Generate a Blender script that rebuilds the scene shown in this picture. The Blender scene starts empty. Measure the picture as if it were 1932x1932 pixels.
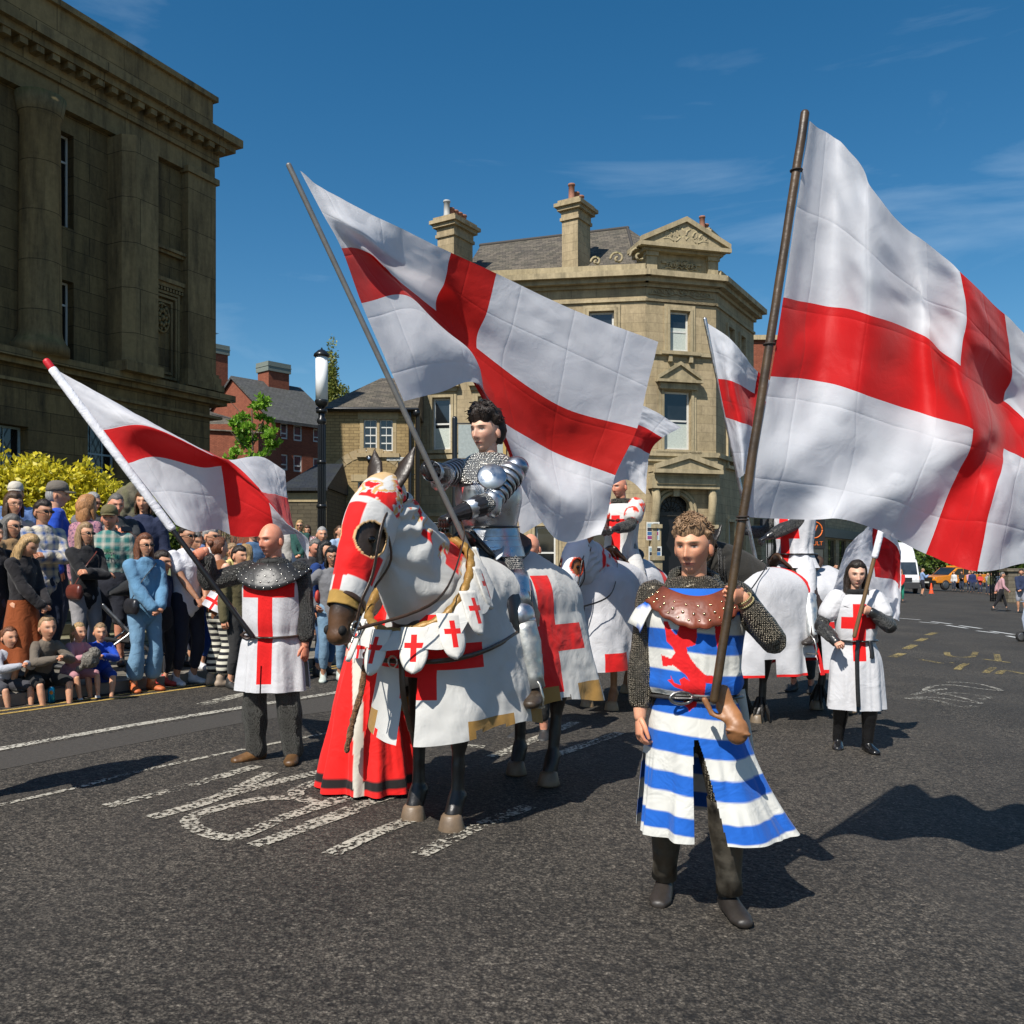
import bpy, math, random
import numpy as np
from mathutils import Vector, Matrix
R = math.radians
random.seed(7); rng = np.random.RandomState(7)
SC = bpy.context.scene
COL = SC.collection

# ------------------------------------------------------------------ camera, sky, sun, exposure
F, CX, YH, CH = 1700.0, 966.0, 1055.0, 1.55
cd = bpy.data.cameras.new('camera'); cam = bpy.data.objects.new('camera', cd); COL.objects.link(cam)
cam.location = (0, 0, CH); cam.rotation_euler = (R(90), 0, 0)
cd.sensor_width = 36; cd.lens = F / 1932 * 36; cd.shift_y = (YH - 966) / 1932
cd.clip_start = 0.05; cd.clip_end = 2000
SC.camera = cam
SUN_AZ, SUN_EL = 30, 49
w = bpy.data.worlds.new('World'); SC.world = w; w.use_nodes = True
nt = w.node_tree; nt.nodes.clear()
out = nt.nodes.new('ShaderNodeOutputWorld'); bg = nt.nodes.new('ShaderNodeBackground'); sky = nt.nodes.new('ShaderNodeTexSky')
sky.sky_type = 'NISHITA'; sky.sun_disc = False; sky.sun_elevation = R(SUN_EL); sky.sun_rotation = R(180 + SUN_AZ)
sky.air_density = 1.0; sky.dust_density = 0.6; sky.ozone_density = 2.0; sky.altitude = 100
# thin cirrus, mapped on the sky dome itself
tc = nt.nodes.new('ShaderNodeTexCoord'); mp = nt.nodes.new('ShaderNodeMapping'); mp.inputs['Scale'].default_value = (1.3, 1.3, 6.0)
mp.inputs['Rotation'].default_value = (0.0, R(14), R(20))
nz = nt.nodes.new('ShaderNodeTexNoise'); nz.inputs['Scale'].default_value = 1.7; nz.inputs['Detail'].default_value = 8; nz.inputs['Roughness'].default_value = .55; nz.inputs['Distortion'].default_value = .6
cr = nt.nodes.new('ShaderNodeValToRGB'); cr.color_ramp.elements[0].position = .53; cr.color_ramp.elements[1].position = .82
cr.color_ramp.elements[0].color = (0, 0, 0, 1); cr.color_ramp.elements[1].color = (.34, .34, .34, 1)
mx = nt.nodes.new('ShaderNodeMixRGB'); mx.inputs[2].default_value = (7.5, 8.6, 9.8, 1)
nt.links.new(tc.outputs['Generated'], mp.inputs[0]); nt.links.new(mp.outputs[0], nz.inputs['Vector']); nt.links.new(nz.outputs['Fac'], cr.inputs[0])
nt.links.new(cr.outputs[0], mx.inputs[0]); nt.links.new(sky.outputs[0], mx.inputs[1]); hs = nt.nodes.new('ShaderNodeHueSaturation'); hs.inputs['Saturation'].default_value = 1.38; hs.inputs['Hue'].default_value = .493
nt.links.new(mx.outputs[0], hs.inputs['Color']); nt.links.new(hs.outputs[0], bg.inputs[0])
bg.inputs[1].default_value = 0.080
nt.links.new(bg.outputs[0], out.inputs[0])
sd = bpy.data.lights.new('sun', 'SUN'); sun = bpy.data.objects.new('sun', sd); COL.objects.link(sun)
sd.energy = 4.8; sd.angle = R(.5); sd.color = (1, .95, .87)
tosun = Vector((-math.sin(R(SUN_AZ)) * math.cos(R(SUN_EL)), -math.cos(R(SUN_AZ)) * math.cos(R(SUN_EL)), math.sin(R(SUN_EL))))
sun.rotation_euler = tosun.to_track_quat('Z', 'Y').to_euler()
SC.view_settings.view_transform = 'Standard'; SC.view_settings.look = 'None'; SC.view_settings.exposure = 0.42; SC.view_settings.gamma = 1
SC.cycles.use_denoising = True if hasattr(SC, 'cycles') else False
SC.cycles.max_bounces = 6; SC.cycles.transparent_max_bounces = 12; SC.cycles.diffuse_bounces = 3; SC.cycles.glossy_bounces = 3

# ------------------------------------------------------------------ placing helpers
SL = -0.03                                         # the road falls gently to the right
def gz(x, y=0): return SL * x
def P(u, v, Y): return Vector(((u - CX) * Y / F, Y, CH + (YH - v) * Y / F))
def GR(u, v, dz=0):
    Y = F * CH / (v - YH - (-SL) * (u - CX) * 1.0)
    X = (u - CX) * Y / F
    return Vector((X, Y, gz(X) + dz))
RD = Vector((math.sin(R(29.3)), math.cos(R(29.3)), 0))        # direction of the street
RN = Vector((RD.y, -RD.x, 0))                                  # to its right
KB = Vector((-4.68, 8.23, 0)) - RN * .28                       # a point on the left kerb

# ------------------------------------------------------------------ numpy noise
def _h(i, j, k):
    n = (i * 374761393 + j * 668265263 + k * 1274126177) & 0x7fffffff
    n = (n ^ (n >> 13)) * 1103515245 & 0x7fffffff
    return ((n ^ (n >> 16)) & 0xffff) / 65535.0
def vn(p, seed=0):
    p = np.asarray(p, float) + seed * 17.37
    i = np.floor(p).astype(np.int64); f = p - i; f = f * f * (3 - 2 * f)
    r = 0
    for a in (0, 1):
        for b in (0, 1):
            for c in (0, 1):
                wgt = (f[:, 0] if a else 1 - f[:, 0]) * (f[:, 1] if b else 1 - f[:, 1]) * (f[:, 2] if c else 1 - f[:, 2])
                r = r + wgt * _h(i[:, 0] + a, i[:, 1] + b, i[:, 2] + c)
    return r * 2 - 1
def fbm(p, o=3, seed=0):
    p = np.asarray(p, float); r = 0; a = 1; s = 1; t = 0
    for k in range(o):
        r = r + a * vn(p * s, seed + k); t += a; a *= .5; s *= 2.03
    return r / t
def ss(a, b, x):
    t = np.clip((np.asarray(x, float) - a) / (b - a), 0, 1); return t * t * (3 - 2 * t)

# ------------------------------------------------------------------ mesh builder
class MB:
    def __init__(s): s.v = []; s.f = []; s.m = []; s.uv = []; s.n = 0; s.smooth = []
    def add(s, V, Fc, m=0, uv=None, smooth=False):
        o = s.n; V = [tuple(map(float, p)) for p in V]
        s.v += V; s.n += len(V)
        for k, f in enumerate(Fc):
            s.f.append([o + i for i in f]); s.m.append(m); s.smooth.append(smooth)
            s.uv.append([uv[i] for i in f] if uv is not None else None)
        return s
    def box(s, x0, x1, y0, y1, z0, z1, m=0, bev=0):
        V = [(x0, y0, z0), (x1, y0, z0), (x1, y1, z0), (x0, y1, z0), (x0, y0, z1), (x1, y0, z1), (x1, y1, z1), (x0, y1, z1)]
        s.add(V, [(0, 3, 2, 1), (4, 5, 6, 7), (0, 1, 5, 4), (1, 2, 6, 5), (2, 3, 7, 6), (3, 0, 4, 7)], m)
    def prism(s, pts, d0, d1, axis='y', m=0):
        """closed outline pts (a,b) pushed along an axis from d0 to d1"""
        n = len(pts)
        mk = {'y': lambda a, b, d: (a, d, b), 'x': lambda a, b, d: (d, a, b), 'z': lambda a, b, d: (a, b, d)}[axis]
        V = [mk(a, b, d0) for a, b in pts] + [mk(a, b, d1) for a, b in pts]
        Fc = [list(range(n)), list(range(2 * n - 1, n - 1, -1))] + [(i, (i + 1) % n + 0, (i + 1) % n + n, i + n)[::-1] for i in range(n)]
        s.add(V, Fc, m)
    def tube(s, pts, rad, n=10, m=0, ref=None, cap=True, smooth=True):
        V, Fc = tube(pts, rad, n, ref, cap); s.add(V, Fc, m, smooth=smooth)
    def lathe(s, prof, n=20, c=(0, 0, 0), m=0, axis='z', smooth=True):
        V = []; Fc = []
        for r, z in prof:
            for k in range(n):
                a = 2 * math.pi * k / n; x, y = r * math.cos(a), r * math.sin(a)
                p = (x, y, z) if axis == 'z' else ((x, z, y) if axis == 'y' else (z, x, y))
                V.append((p[0] + c[0], p[1] + c[1], p[2] + c[2]))
        for i in range(len(prof) - 1):
            for k in range(n):
                a, b = i * n + k, i * n + (k + 1) % n; Fc.append((a, b, b + n, a + n))
        Fc.append(list(range(n))[::-1]); Fc.append([(len(prof) - 1) * n + k for k in range(n)])
        s.add(V, Fc, m, smooth=smooth)
    def ball(s, c, r, n=12, m=0):
        r = (r, r, r) if not hasattr(r, '__len__') else r
        V = []; Fc = []; k = n // 2 + 1
        for i in range(k + 1):
            t = math.pi * i / k
            for j in range(n):
                a = 2 * math.pi * j / n
                V.append((c[0] + r[0] * math.sin(t) * math.cos(a), c[1] + r[1] * math.sin(t) * math.sin(a), c[2] + r[2] * math.cos(t)))
        for i in range(k):
            for j in range(n):
                a, b = i * n + j, i * n + (j + 1) % n; Fc.append((a, a + n, b + n, b))
        s.add(V, Fc, m, smooth=True)
    def xf(s, M, start=0):
        for i in range(start, s.n): s.v[i] = tuple(M @ Vector(s.v[i]))
        return s
    def build(s, name, mats, parent=None, smooth=None, wuv=True, bev=0):
        me = bpy.data.meshes.new(name); me.from_pydata(s.v, [], s.f)
        mats = mats if isinstance(mats, (list, tuple)) else [mats]
        for a in mats: me.materials.append(a)
        me.polygons.foreach_set('material_index', s.m)
        me.polygons.foreach_set('use_smooth', s.smooth if smooth is None else [smooth] * len(s.f))
        ul = me.uv_layers.new(name='UVMap').data
        for p, uv in zip(me.polygons, s.uv):
            nx, ny, nz_ = p.normal
            for q, li in enumerate(p.loop_indices):
                if uv is not None: ul[li].uv = uv[q]
                else:
                    c = s.v[me.loops[li].vertex_index]
                    if abs(nz_) > .75: ul[li].uv = (c[0], c[1])
                    else:
                        L = math.hypot(nx, ny) or 1
                        ul[li].uv = ((-ny * c[0] + nx * c[1]) / L, c[2])
        me.update()
        o = bpy.data.objects.new(name, me); COL.objects.link(o)
        if parent is not None: o.parent = parent
        if bev:
            b = o.modifiers.new('b', 'BEVEL'); b.width = bev; b.segments = 2; b.limit_method = 'ANGLE'
        return o

def tube(pts, rad, n=10, ref=None, cap=True):
    pts = [Vector(p) for p in pts]; m = len(pts)
    rad = [(r, r) if not hasattr(r, '__len__') else r for r in (rad if hasattr(rad, '__len__') else [rad] * m)]
    T = []
    for i in range(m):
        a = pts[max(i - 1, 0)]; b = pts[min(i + 1, m - 1)]; t = b - a
        T.append(t.normalized() if t.length > 1e-9 else Vector((0, 0, 1)))
    if ref is None:
        ref = Vector((1, 0, 0)) if abs(T[0].x) < .8 else Vector((0, 1, 0))
    rings = []; side = Vector(ref)
    seq = []
    for i in range(m):
        side = (Vector(ref) - T[i] * Vector(ref).dot(T[i]))
        if side.length < .2 and rings: side = last - T[i] * last.dot(T[i])
        side.normalize(); last = side.copy()
        seq.append((pts[i], T[i], side, T[i].cross(side), rad[i]))
        rings.append(1)
    out = []
    if cap:
        p, t, s_, o_, r = seq[0]; k = min(r)
        for q in (1., .7, .35): 
            c = math.sqrt(max(0, 1 - q * q)) if q < 1 else .02
            out.append((p - t * k * q, s_, o_, (r[0] * c, r[1] * c)))
    out += [(p, s_, o_, r) for p, t, s_, o_, r in seq]
    if cap:
        p, t, s_, o_, r = seq[-1]; k = min(r)
        for q in (.35, .7, 1.):
            c = math.sqrt(max(0, 1 - q * q)) if q < 1 else .02
            out.append((p + t * k * q, s_, o_, (r[0] * c, r[1] * c)))
    V = []; Fc = []
    for p, s_, o_, r in out:
        for k in range(n):
            a = 2 * math.pi * k / n
            V.append(p + s_ * (r[0] * math.cos(a)) + o_ * (r[1] * math.sin(a)))
    for i in range(len(out) - 1):
        for k in range(n):
            a, b = i * n + k, i * n + (k + 1) % n; Fc.append((a, b, b + n, a + n))
    Fc.append(list(range(n))[::-1]); Fc.append([(len(out) - 1) * n + k for k in range(n)])
    return V, Fc

def spline(pts, k=6):
    """Catmull-Rom through points given as tuples of any length"""
    A = np.array(pts, float); n = len(A); out = []
    for i in range(n - 1):
        p0, p1, p2, p3 = A[max(i - 1, 0)], A[i], A[i + 1], A[min(i + 2, n - 1)]
        for j in range(k):
            t = j / k
            out.append(.5 * ((2 * p1) + (-p0 + p2) * t + (2 * p0 - 5 * p1 + 4 * p2 - p3) * t * t + (-p0 + 3 * p1 - 3 * p2 + p3) * t ** 3))
    out.append(A[-1]); return np.array(out)

def npmesh(name, V, Fc, mat, parent=None, smooth=True, uv=None, col=None, colc=None):
    me = bpy.data.meshes.new(name); me.from_pydata([tuple(map(float, p)) for p in V], [], [tuple(map(int, f)) for f in Fc])
    for a in (mat if isinstance(mat, (list, tuple)) else [mat]): me.materials.append(a)
    me.polygons.foreach_set('use_smooth', [smooth] * len(me.polygons))
    if uv is not None:
        ul = me.uv_layers.new(name='UVMap'); li = np.zeros(len(me.loops), int); me.loops.foreach_get('vertex_index', li)
        ul.data.foreach_set('uv', np.asarray(uv, float)[li].ravel())
    if col is not None:
        ca = me.color_attributes.new('Col', 'FLOAT_COLOR', 'POINT'); c = np.ones((len(V), 4)); c[:, :3] = col
        ca.data.foreach_set('color', c.ravel())
    me.update(); o = bpy.data.objects.new(name, me); COL.objects.link(o)
    if parent is not None: o.parent = parent
    return o

def gridf(nu, nv, wrap=False):
    Fc = []
    for i in range(nv - 1):
        for j in range(nu if wrap else nu - 1):
            a = i * nu + j; b = i * nu + (j + 1) % nu; Fc.append((a, b, b + nu, a + nu))
    return Fc

def bake(mb, voxel=.015, smooth=3):
    """closed pieces melted into one continuous skin; returns vertices and faces"""
    me = bpy.data.meshes.new('tmp'); me.from_pydata(mb.v, [], mb.f); ob = bpy.data.objects.new('tmp', me); COL.objects.link(ob)
    a = ob.modifiers.new('r', 'REMESH'); a.mode = 'VOXEL'; a.voxel_size = voxel
    if smooth:
        b = ob.modifiers.new('s', 'SMOOTH'); b.factor = .5; b.iterations = smooth
    dg = bpy.context.evaluated_depsgraph_get(); ev = ob.evaluated_get(dg); m2 = ev.to_mesh()
    V = np.zeros(len(m2.vertices) * 3); m2.vertices.foreach_get('co', V); V = V.reshape(-1, 3)
    Fc = [tuple(p.vertices) for p in m2.polygons]
    N = np.zeros(len(m2.vertices) * 3); m2.vertices.foreach_get('normal', N); N = N.reshape(-1, 3)
    ev.to_mesh_clear(); bpy.data.objects.remove(ob); bpy.data.meshes.remove(me)
    return V, Fc, N

def tag(o, label=None, cat=None, group=None, kind=None):
    if label: o['label'] = label
    if cat: o['category'] = cat
    if group: o['group'] = group
    if kind: o['kind'] = kind
    return o
def thing(name, label, cat, loc=(0, 0, 0), rz=0, group=None):
    o = bpy.data.objects.new(name, None); COL.objects.link(o); o.location = loc; o.rotation_euler = (0, 0, rz)
    o.empty_display_size = .1
    return tag(o, label, cat, group)
def text(name, s, size, M, mat, parent=None, ext=.002, sx=1, align='CENTER'):
    c = bpy.data.curves.new(name, 'FONT'); c.body = s; c.size = size; c.extrude = ext; c.align_x = align; c.align_y = 'CENTER'
    t_ = bpy.data.objects.new(name, c); COL.objects.link(t_); me = bpy.data.meshes.new_from_object(t_.evaluated_get(bpy.context.evaluated_depsgraph_get())); bpy.data.objects.remove(t_); me.name = name; me.materials.clear(); me.materials.append(mat); o = bpy.data.objects.new(name, me); COL.objects.link(o)
    if parent is not None: o.parent = parent
    o.matrix_local = M @ Matrix.Diagonal((sx, 1, 1, 1)); return o

# ------------------------------------------------------------------ materials
class NT:
    def __init__(s, name):
        s.mat = bpy.data.materials.new(name); s.mat.use_nodes = True; s.t = s.mat.node_tree; s.N = s.t.nodes; s.L = s.t.links
        s.b = s.N['Principled BSDF']; s.out = s.N['Material Output']
    def n(s, ty, **k):
        x = s.N.new('ShaderNode' + ty)
        for a, v in k.items():
            if a in x.inputs: x.inputs[a].default_value = v
            else: setattr(x, a, v)
        return x
    def l(s, a, b): s.L.new(a, b)
    def math(s, op, a, b=None, c=None):
        x = s.N.new('ShaderNodeMath'); x.operation = op
        for i, q in enumerate((a, b, c)):
            if q is None: continue
            if isinstance(q, (int, float)): x.inputs[i].default_value = q
            else: s.l(q, x.inputs[i])
        return x.outputs[0]
    def ramp(s, fac, stops):
        x = s.N.new('ShaderNodeValToRGB'); e = x.color_ramp.elements
        while len(e) < len(stops): e.new(.5)
        for q, (p, c) in zip(e, stops):
            q.position = p; q.color = (c, c, c, 1) if not hasattr(c, '__len__') else (*c, 1)
        s.l(fac, x.inputs[0]); return x.outputs[0]
    def mix(s, fac, a, b, mode='MIX'):
        x = s.N.new('ShaderNodeMixRGB'); x.blend_type = mode
        for i, q in zip((0, 1, 2), (fac, a, b)):
            if isinstance(q, (int, float)): x.inputs[i].default_value = q
            elif hasattr(q, '__len__'): x.inputs[i].default_value = (*q, 1)
            else: s.l(q, x.inputs[i])
        return x.outputs[0]
    def noise(s, scale, detail=4, vec=None, rough=.55, dist=0):
        x = s.n('TexNoise', Scale=scale, Detail=detail, Roughness=rough, Distortion=dist)
        if vec is not None: s.l(vec, x.inputs['Vector'])
        return x.outputs['Fac']
    def obj(s, scale=(1, 1, 1), rot=(0, 0, 0), src='Object'):
        t = s.n('TexCoord'); m = s.n('Mapping'); m.inputs['Scale'].default_value = scale; m.inputs['Rotation'].default_value = rot
        s.l(t.outputs[src], m.inputs[0]); return m.outputs[0]
    def bump(s, h, strength=.3, dist=.01, prev=None):
        x = s.n('Bump', Strength=strength, Distance=dist); s.l(h, x.inputs['Height'])
        if prev is not None: s.l(prev, x.inputs['Normal'])
        s.l(x.outputs[0], s.b.inputs['Normal']); return x.outputs[0]
    def col(s, c):
        if hasattr(c, '__len__'): s.b.inputs['Base Color'].default_value = (*c, 1)
        else: s.l(c, s.b.inputs['Base Color'])
_M = {}
def memo(fn):
    def g(*a, **k):
        key = (fn.__name__, str(a), str(sorted(k.items())))
        if key not in _M: _M[key] = fn(*a, **k)
        return _M[key]
    return g
def setp(t, rough=.6, metal=0, spec=.5):
    t.b.inputs['Roughness'].default_value = rough; t.b.inputs['Metallic'].default_value = metal; t.b.inputs['Specular IOR Level'].default_value = spec

@memo
def cloth(c, c2=None, rough=.85, fold=.5, sc=9, pattern=None, attr=False, sheen=.1, fine=260, trans=0):
    t = NT('cloth'); setp(t, rough, 0, .25); v = t.obj()
    base = c
    if attr:
        a = t.n('Attribute', attribute_name='Col'); base = a.outputs['Color']
    if pattern == 'stripe_h':
        w_ = t.n('TexWave', wave_type='BANDS', bands_direction='Z', Scale=sc * 1.0); t.l(v, w_.inputs['Vector']); base = t.mix(t.ramp(w_.outputs['Fac'], [(.48, 0.), (.52, 1.)]), c, c2)
    if pattern == 'rib':
        w_ = t.n('TexWave', wave_type='BANDS', bands_direction='X', Scale=22); t.l(v, w_.inputs['Vector']); base = t.mix(w_.outputs['Fac'], c, c2)
    if pattern == 'plaid':
        ws = []
        for d, s_ in (('X', 3.1), ('Z', 3.1)):
            w_ = t.n('TexWave', wave_type='BANDS', bands_direction=d, Scale=s_); t.l(v, w_.inputs['Vector']); ws.append(t.ramp(w_.outputs['Fac'], [(.45, 0.), (.5, .5), (.85, .5), (.9, 1.)]))
        base = t.mix(t.math('MULTIPLY', t.math('ADD', ws[0], ws[1]), .5), c, c2)
    if pattern == 'spots':
        base = t.mix(t.ramp(t.noise(sc * 3, 3, v), [(.5, 0.), (.58, 1.)]), c, c2)
    n1 = t.noise(sc, 3, v, .6, .6); n2 = t.noise(fine, 2, v)
    t.col(t.mix(1.0, base, t.ramp(t.noise(sc * .6, 4, v), [(.25, .84), (.75, 1.)]), 'MULTIPLY'))
    b = t.bump(n1, fold, .03); t.bump(n2, .12, .002, b)
    t.b.inputs['Sheen Weight'].default_value = sheen
    if trans:
        tr = t.n('BsdfTranslucent'); ms = t.n('MixShader'); ms.inputs[0].default_value = trans
        t.L.new(t.b.outputs[0], ms.inputs[1]); t.L.new(tr.outputs[0], ms.inputs[2]); t.L.new(ms.outputs[0], t.out.inputs[0])
        q = t.b.inputs['Base Color'].links[0].from_socket; t.l(q, tr.inputs[0])
    return t.mat

def rectmask(t, uv, rects):
    """1 inside any of the rectangles (u0,u1,v0,v1) of the surface's own coordinates"""
    sp = t.n('SeparateXYZ'); t.l(uv, sp.inputs[0]); tot = None
    for u0, u1, v0, v1 in rects:
        a = t.math('MULTIPLY', t.math('GREATER_THAN', sp.outputs[0], u0), t.math('LESS_THAN', sp.outputs[0], u1))
        b = t.math('MULTIPLY', t.math('GREATER_THAN', sp.outputs[1], v0), t.math('LESS_THAN', sp.outputs[1], v1))
        m = t.math('MULTIPLY', a, b); tot = m if tot is None else t.math('MAXIMUM', tot, m)
    return tot
@memo
def crosscloth(rects, base=(.78, .78, .79), red=(.74, .012, .010), rough=.7, fold=.35, sc=7, weave=None, trans=0, crease=0, edge=None, sheen=.1):
    t = NT('cross_cloth'); setp(t, rough, 0, .3)
    uv = t.n('TexCoord').outputs['UV']; v = t.obj()
    m = rectmask(t, uv, rects) if rects else 0.0; c = t.mix(m, base, red)
    if edge:
        c = t.mix(rectmask(t, uv, edge[1]), c, edge[0])
    c = t.mix(1.0, c, t.ramp(t.noise(3, 5, v), [(.3, .86), (.7, 1.)]), 'MULTIPLY'); t.col(c)
    b = t.bump(t.noise(sc, 3, v, .55, .8), fold, .03)
    if weave:
        mp_ = t.n('Mapping'); mp_.inputs['Scale'].default_value = (weave, weave, 1); mp_.inputs['Rotation'].default_value = (0, 0, R(35)); t.l(uv, mp_.inputs[0])
        br = t.n('TexChecker', Scale=1.0); t.l(mp_.outputs[0], br.inputs['Vector']); b = t.bump(br.outputs['Fac'], .5, .002, b)
    else:
        b = t.bump(t.noise(200, 2, v), .1, .002, b)
    if crease:
        sp = t.n('SeparateXYZ'); t.l(uv, sp.inputs[0]); tot = None
        for k, q in ((0, crease), (1, crease * .62)):
            fr = t.math('FRACT', t.math('MULTIPLY', sp.outputs[k], q)); a = t.math('ABSOLUTE', t.math('SUBTRACT', fr, .5))
            g = t.math('POWER', t.math('SUBTRACT', 1.0, t.math('MULTIPLY', a, 2.0)), 26.0); tot = g if tot is None else t.math('ADD', tot, g)
        b = t.bump(tot, .20, .012, b)
        b = t.bump(t.ramp(t.noise(11, 5, v, .5, 2.5), [(.46, 0.), (.5, 1.), (.54, 0.)]), .09, .008, b)
    t.b.inputs['Sheen Weight'].default_value = sheen
    if trans:
        tr = t.n('BsdfTranslucent'); t.l(c, tr.inputs[0]); ms = t.n('MixShader'); ms.inputs[0].default_value = trans
        t.L.new(t.b.outputs[0], ms.inputs[1]); t.L.new(tr.outputs[0], ms.inputs[2]); t.L.new(ms.outputs[0], t.out.inputs[0])
    return t.mat
@memo
def mail(c=(.17, .165, .155), sc=150, metal=.85, rough=.42):
    t = NT('chain_mail'); setp(t, rough, metal, .5); v = t.obj()
    vo = t.n('TexVoronoi', Scale=sc, Randomness=.4); t.l(v, vo.inputs['Vector'])
    h = t.ramp(vo.outputs['Distance'], [(.0, .0), (.35, 1.), (.6, .1)])
    t.col(t.mix(t.ramp(h, [(0., .0), (1., 1.)]), tuple(x * .25 for x in c), t.mix(t.ramp(t.noise(5, 3, v), [(.3, 0.), (.75, 1.)]), c, tuple(min(1, x * 1.5) for x in c))))
    t.bump(h, .9, .006); return t.mat
@memo
def steel(c=(.52, .54, .57), rough=.32, dirt=.5, ridge=0):
    t = NT('plate_steel'); setp(t, rough, 1.0); v = t.obj()
    n_ = t.noise(7, 6, v, .65); t.col(t.mix(t.ramp(n_, [(.35, 0.), (.7, dirt)]), c, tuple(x * .42 for x in c)))
    t.l(t.ramp(t.noise(16, 5, v), [(.3, rough * .7), (.7, rough * 1.7)]), t.b.inputs['Roughness'])
    b = t.bump(t.noise(5, 4, v), .25, .03); t.bump(t.noise(60, 3, v), .06, .004, b); return t.mat
@memo
def plain(c, rough=.5, metal=0, bump=.15, sc=40, var=.25, spec=.5, coat=0):
    t = NT('surface'); setp(t, rough, metal, spec); v = t.obj()
    t.col(t.mix(t.ramp(t.noise(sc * .4, 5, v), [(.3, 0.), (.7, 1.)]), c, tuple(x * (1 - var) for x in c)))
    if bump: t.bump(t.noise(sc, 4, v), bump, .006)
    t.b.inputs['Coat Weight'].default_value = coat; return t.mat
@memo
def leather(c, rough=.38, sc=60):
    t = NT('leather'); setp(t, rough, 0, .6); v = t.obj()
    t.col(t.mix(t.ramp(t.noise(8, 5, v), [(.35, 0.), (.7, 1.)]), c, tuple(x * .45 for x in c)))
    b = t.bump(t.noise(9, 3, v), .4, .02); vo = t.n('TexVoronoi', Scale=sc); t.l(v, vo.inputs['Vector']); t.bump(vo.outputs['Distance'], .15, .003, b); return t.mat
@memo
def skinm():
    t = NT('skin'); setp(t, .5, 0, .4); a = t.n('Attribute', attribute_name='Col'); v = t.obj()
    t.col(t.mix(1.0, a.outputs['Color'], t.ramp(t.noise(22, 4, v), [(.3, (.93, .86, .82)), (.7, (1, 1, 1))]), 'MULTIPLY'))
    t.b.inputs['Subsurface Weight'].default_value = .12; t.b.inputs['Subsurface Scale'].default_value = .02; t.b.inputs['Subsurface Radius'].default_value = (1, .3, .15)
    t.bump(t.noise(150, 3, v), .12, .002); return t.mat
@memo
def hairm(c, rough=.45):
    t = NT('hair'); setp(t, rough, 0, .4); v = t.obj(scale=(130, 130, 16)); v2 = t.obj()
    n_ = t.noise(1, 4, v, .6, .8); t.col(t.mix(t.ramp(n_, [(.35, 0.), (.65, 1.)]), tuple(x * .4 for x in c), tuple(min(1, x * 1.35) for x in c)))
    b = t.bump(n_, .8, .008); t.bump(t.noise(24, 3, v2), .4, .02, b); return t.mat
@memo
def coat(c, c2=None, sc=2.5):
    t = NT('horse_coat'); setp(t, .4, 0, .5); a = t.n('Attribute', attribute_name='Col'); v = t.obj(); v2 = t.obj(scale=(120, 120, 20))
    t.col(t.mix(1.0, a.outputs['Color'], t.ramp(t.noise(14, 5, v), [(.3, .7), (.7, 1.15)]), 'MULTIPLY')); t.bump(t.noise(1, 3, v2), .25, .003, t.bump(t.noise(9, 3, v), .5, .02)); return t.mat
# ------------------------------------------------------------------ people
def Rx(a): return Matrix.Rotation(a, 3, 'X')
def Ry(a): return Matrix.Rotation(a, 3, 'Y')
def Rz(a): return Matrix.Rotation(a, 3, 'Z')
def ik(a, b, l1, l2, hint):
    a, b = Vector(a), Vector(b); d = b - a; L = d.length
    if L > (l1 + l2) * .995: b = a + d * ((l1 + l2) * .995 / L); d = b - a; L = d.length
    x = (l1 * l1 - l2 * l2 + L * L) / (2 * L); h = math.sqrt(max(0, l1 * l1 - x * x)); t = d / L
    hv = Vector(hint); hv = hv - t * hv.dot(t)
    if hv.length < 1e-3: hv = Vector((0, -1, 0)) - t * (-t.y)
    return a + t * x + hv.normalized() * h, b

SK = {'fair': (.60, .32, .20), 'pink': (.63, .29, .19), 'tan': (.42, .22, .135), 'pale': (.66, .40, .29)}

def head_grid(nu, nv, female=0, fat=0, child=0):
    th = np.linspace(0, math.pi, nv); ph = np.linspace(0, 2 * math.pi, nu, endpoint=False)
    T, Pp = np.meshgrid(th, ph, indexing='ij'); T = T.ravel(); Pp = Pp.ravel()
    x = np.sin(T) * np.sin(Pp); y = -np.sin(T) * np.cos(Pp); z = np.cos(T)
    X = x * .0745; Y = y * .097; Z = z * .123
    low = ss(.25, -1.0, z)
    X *= 1 - (.32 + .06 * female - .15 * fat) * low; X *= 1 + .04 * ss(0, .6, z) * (1 - ss(.6, 1, z))
    Y = np.where(y < 0, Y * (1 - .12 * low), Y * (1 - .40 * ss(-.05, -.9, z)))
    Y = np.where(y > 0, Y * 1.06, Y)
    fr = ss(-.2, -.75, y)
    g = lambda cx, cz, sx, sz: np.exp(-((X - cx) / sx) ** 2 - ((Z - cz) / sz) ** 2) * fr
    Y = Y - .020 * g(0, -.030, .0115, .017) - .012 * g(0, -.005, .009, .022) - .006 * g(0, -.034, .020, .009)
    Y = Y - .009 * g(0, .031, .05, .012) * (1 - .5 * female)
    for s in (-1, 1):
        Y = Y + .013 * g(s * .031, .010, .016, .011) - .004 * g(s * .031, .007, .0095, .006) - .004 * g(s * .045, -.025, .02, .02)
    Y = Y - .006 * g(0, -.064, .020, .009) + .004 * g(0, -.052, .012, .004) + .002 * g(0, -.0645, .024, .0018) + .004 * g(0, -.078, .02, .006) - .010 * g(0, -.100, .022, .016)
    return np.stack([X, Y, Z], 1), x, y, z, fr

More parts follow.
